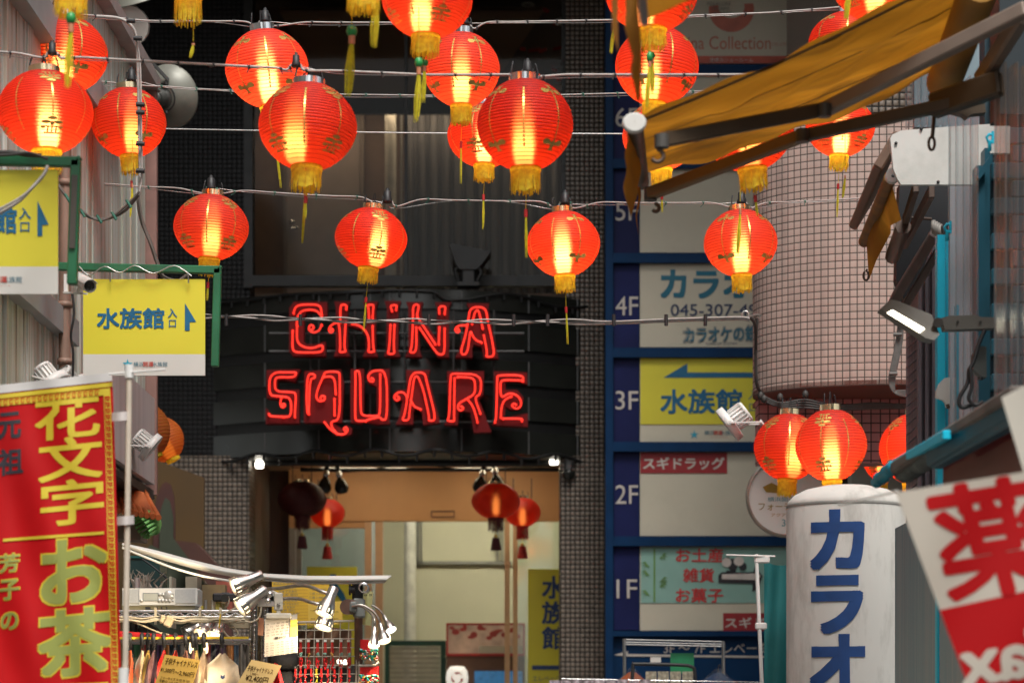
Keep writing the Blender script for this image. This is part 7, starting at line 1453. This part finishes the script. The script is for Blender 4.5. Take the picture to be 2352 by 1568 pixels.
string('lantern_string', withsock(base([(180, 184), (260, 190), (450, 204), (700, 216), (1010, 220), (1290, 218), (1480, 213), (1700, 208), (1900, 205)]), sk), 14.2, 'thin grey lantern string behind the larger lanterns', sk, .0042, knots='g', seed=4)
sk = [(485, 428), (890, 458), (1298, 462), (1703, 461)]
string('lantern_string', withsock(base([(180, 417), (330, 429), (560, 438), (700, 447), (900, 457), (1100, 461), (1450, 466), (1760, 466), (1880, 461), (1985, 455)]), sk), 14.7, 'lowest grey lantern string with green ties', sk, .0044, knots='g', seed=5)
t = thing('cable_run', 'pair of grey cables crossing in front of the neon letters', 'cable', P(470, 722, 15.6))
for q, (dy, r) in enumerate(((0, .005), (6, .006), (3, .0035))):
    mb = MB(); pts = [(470 + k * 53, 722 + 14 * sin(min(1, k / 12) * 1.57) + dy + 3 * sin(k * 1.9 + q * 2)) for k in range(17)] + [(1400, 738 + dy), (1550, 732 + dy), (1690, 728 + dy), (1722, 731 + dy)]
    mb.tube(spline([P(x, y, 15.6 - .01 * q) for x, y in pts], 5), r, 8); mb.build('cable', WIRE if q < 2 else M('dark_cable'), t)
mb = MB()
for x in (520, 690, 838, 985, 1180, 1258, 1410, 1530, 1620): mb.tube([P(x, 722, 15.58), P(x, 748, 15.58)], .012, 6)
mb.build('cable_tie', BLACK, t)
mb = MB(); mb.tube([P(1720, 727, 15.8), P(1735, 722, 16.2), P(1748, 724, 16.6), P(1744, 730, 16.4)], .006, 6); mb.tube([P(1712 + 8 * cos(a), 724 + 10 * sin(a), 15.7) for a in [i * .7 for i in range(10)]], .006, 6); mb.build('wall_hook', STEEL, t)
mb = MB(); mb.tube(spline(xy([(375, 296), (700, 302), (1000, 306), (1300, 307), (1480, 308)], 15.5), 6), .004, 5); tag(mb.build('thin_wire', STEEL), 'single thin steel wire stretched behind the lanterns at the window', 'wire')
# vertical grey cable and looping cables at the left
t = thing('drop_cable', 'taped grey cable dropping from the uppermost string to the green frame', 'cable', P(316, 450, 12.8))
mb = MB(); mb.tube(spline(xy([(222, 38), (270, 42), (300, 58), (314, 95), (318, 200), (320, 300), (322, 420), (317, 452)], 12.7), 8), .0085, 8); mb.tube(spline(xy([(310, 70), (322, 150), (325, 300), (326, 400), (320, 445)], 12.68), 8), .0045, 6); mb.build('cable', WIRE, t)
mb = MB(); 
for x, y in ((300, 48), (316, 88), (322, 240), (322, 258), (322, 330), (322, 392)): mb.tube([P(x - 9, y, 12.66), P(x + 10, y + 1, 12.66)], .012, 6)
mb.build('cable_tie', BLACK, t)
mb = MB(); mb.tube(spline(xy([(316, 450), (325, 505), (345, 555), (360, 600), (378, 640), (405, 648), (432, 630), (440, 618)], 12.6), 7), .011, 7); mb.tube(spline(xy([(318, 450), (330, 520), (350, 570), (372, 630), (410, 645)], 12.57), 7), .006, 6); mb.build('cable', M('brown_cable', (.09, .07, .06), .6, 0, .3, 12), t)
t = thing('loop_cable', 'twisted brown cable hanging in a loop between the two signs', 'cable', P(140, 420, 12.3))
mb = MB(); mb.tube(spline(xy([(134, 424), (150, 448), (178, 480), (210, 500), (245, 502), (285, 485), (318, 448)], 12.4), 7), .008, 7); mb.tube(spline(xy([(134, 428), (160, 460), (190, 486), (225, 506), (260, 496), (300, 462), (320, 440)], 12.38), 7), .006, 6); mb.build('cable', M('brown_cable'), t)
mb = MB()
for x, y in ((155, 455), (190, 490), (228, 503), (262, 496), (296, 468)): mb.tube([P(x - 6, y - 9, 12.35), P(x + 5, y + 9, 12.35)], .008, 5)
mb.build('cable_tie', M('green_tie'), t)
mb = MB(); mb.tube(spline(xy([(-20, 500), (40, 465), (75, 430), (100, 402), (110, 380)], 9.6), 6), .007, 7); mb.tube(spline(xy([(-20, 490), (45, 455), (80, 425), (105, 395)], 9.58), 6), .005, 6); tag(mb.build('sign_cable', WIRE), 'grey twisted cable crossing the cut off yellow sign', 'cable')
mb = MB(); mb.tube(spline(xy([(-20, 352), (20, 350), (60, 356), (95, 358)], 9.8), 5), .009, 7); mb.tube(spline(xy([(-20, 358), (30, 355), (70, 352), (110, 366)], 9.78), 5), .006, 6); tag(mb.build('dark_cables', M('dark_cable')), 'dark cables lying on top of the left green frame', 'cables')
# ---------------------------------------------------------------- lanterns inside the entrance
DARKC = lantern_cloth('maroon_lantern_cloth', (.06, .004, .005), (.08, .006, .004), .3, .04); DIMC = lantern_cloth('dim_red_cloth', (.36, .014, .01), (.75, .04, .01), .5, .14, .5)
B0 = emitter('dead_bulb', (.3, .05, .02), .05); B1_ = emitter('low_bulb', (1, .5, .2), 5)
REDF = M('red_fringe', (.42, .02, .012), .7, 0, .3, 40, trans=.2); MARF = M('maroon_fringe', (.07, .005, .006), .7)
for x, y, w, h, Y, cl, bl, fr, lb in ((694, 1146, 112, 78, 25.6, DARKC, B0, MARF, 'unlit dark maroon lantern at the left of the entrance'), (752, 1178, 80, 62, 26.4, DIMC, B1_, REDF, 'lit red lantern just behind the dark maroon one'), (1139, 1150, 112, 78, 25.6, DIMC, B1_, MARF, 'front dim red lantern at the right of the entrance'), (1200, 1176, 84, 64, 26.4, DIMC, B1_, REDF, 'rear lit red lantern at the right of the entrance')):
    Rm, Hm = S(w / 2, Y), S(h / 2, Y)
    t = make_lantern('tassel_lantern', '', Rm, Hm, Rm * .32, 14, cl, bl, fr, None, None, S(28, Y), meridians=0); t.location = P(x, y, Y); tag(t, lb, 'lantern', 'tasselled lanterns in the entrance')
    for ch in t.children:
        if ch.name.startswith('bulb'): ch.scale = (.8, .8, .6)
    mb = MB(); mb.tube([(0, 0, -Hm - .02), (0, 0, -Hm - S(36, Y) - .02)], .004, 5); mb.lathe([(.001, .02), (.02, .01), (.02, -.01), (.001, -.02)], 10, Matrix.Translation((0, 0, -Hm - S(42, Y)))); mb.build('tassel_cord', GOLD, t, local=False)
    mb = MB(); z = -Hm - S(46, Y)
    for k in range(24): a = k * .2618; mb.tube([(.03 * cos(a), .03 * sin(a), z), (.05 * cos(a), .05 * sin(a), z - S(28, Y))], .009, 5)
    mb.build('tassel', fr, t, local=False)
    mb = MB(); mb.tube([(-.1, 0, Hm), (-.1, 0, Hm + S(46, Y))], .006, 5); mb.tube([(.1, 0, Hm), (.1, 0, Hm + S(46, Y))], .006, 5); mb.build('hanging_wire', BLACK, t, local=False)
# ---------------------------------------------------------------- added unseen buildings that shade the lane and darken the fascia reflections
mb = MB(); mb.span((6.2, 17.5, 0), (12, 24.8, 22)); mb.span((4.8, 12.1, 5.4), (9, 17.3, 20)); tag(mb.build('side_sky_blocker', M('side_render', (.22, .2, .19), .8, 0, .1, 1)), 'added tall plain block, unseen, shading the lane from the right', 'building')  # added out of view to block sky light from the rear of the lane
mb = MB(); mb.span((-12, 17.2, 6), (-5, 24.6, 22)); tag(mb.build('side_sky_blocker', M('side_render')), 'added tall plain block, unseen, shading the lane from the left', 'building')
mb = MB(); mb.span((-14, 21.4, 9.5), (14, 34, 24)); tag(mb.build('overhead_blocker', M('overhead_blocker_render', (.1, .09, .09), .7, 0, .15, 1)), 'upper storeys of the building over the neon sign', 'building')  # added overhang above the frame, pushed forward to keep the rear facade dark
for x, lb in ((-7, 'left'), (7, 'right')):
    mb = MB(); mb.box((x, -18, 6.5), (3.6, 32, 13)); tag(mb.build('unseen_building', M('street_render', (.3, .27, .24), .8, 0, .1, 1)), 'added plain building behind the viewer that darkens the fascia reflections, on its %s side' % lb, 'building')  # added unseen walls, leaving a bright sky gap for the glass to mirror
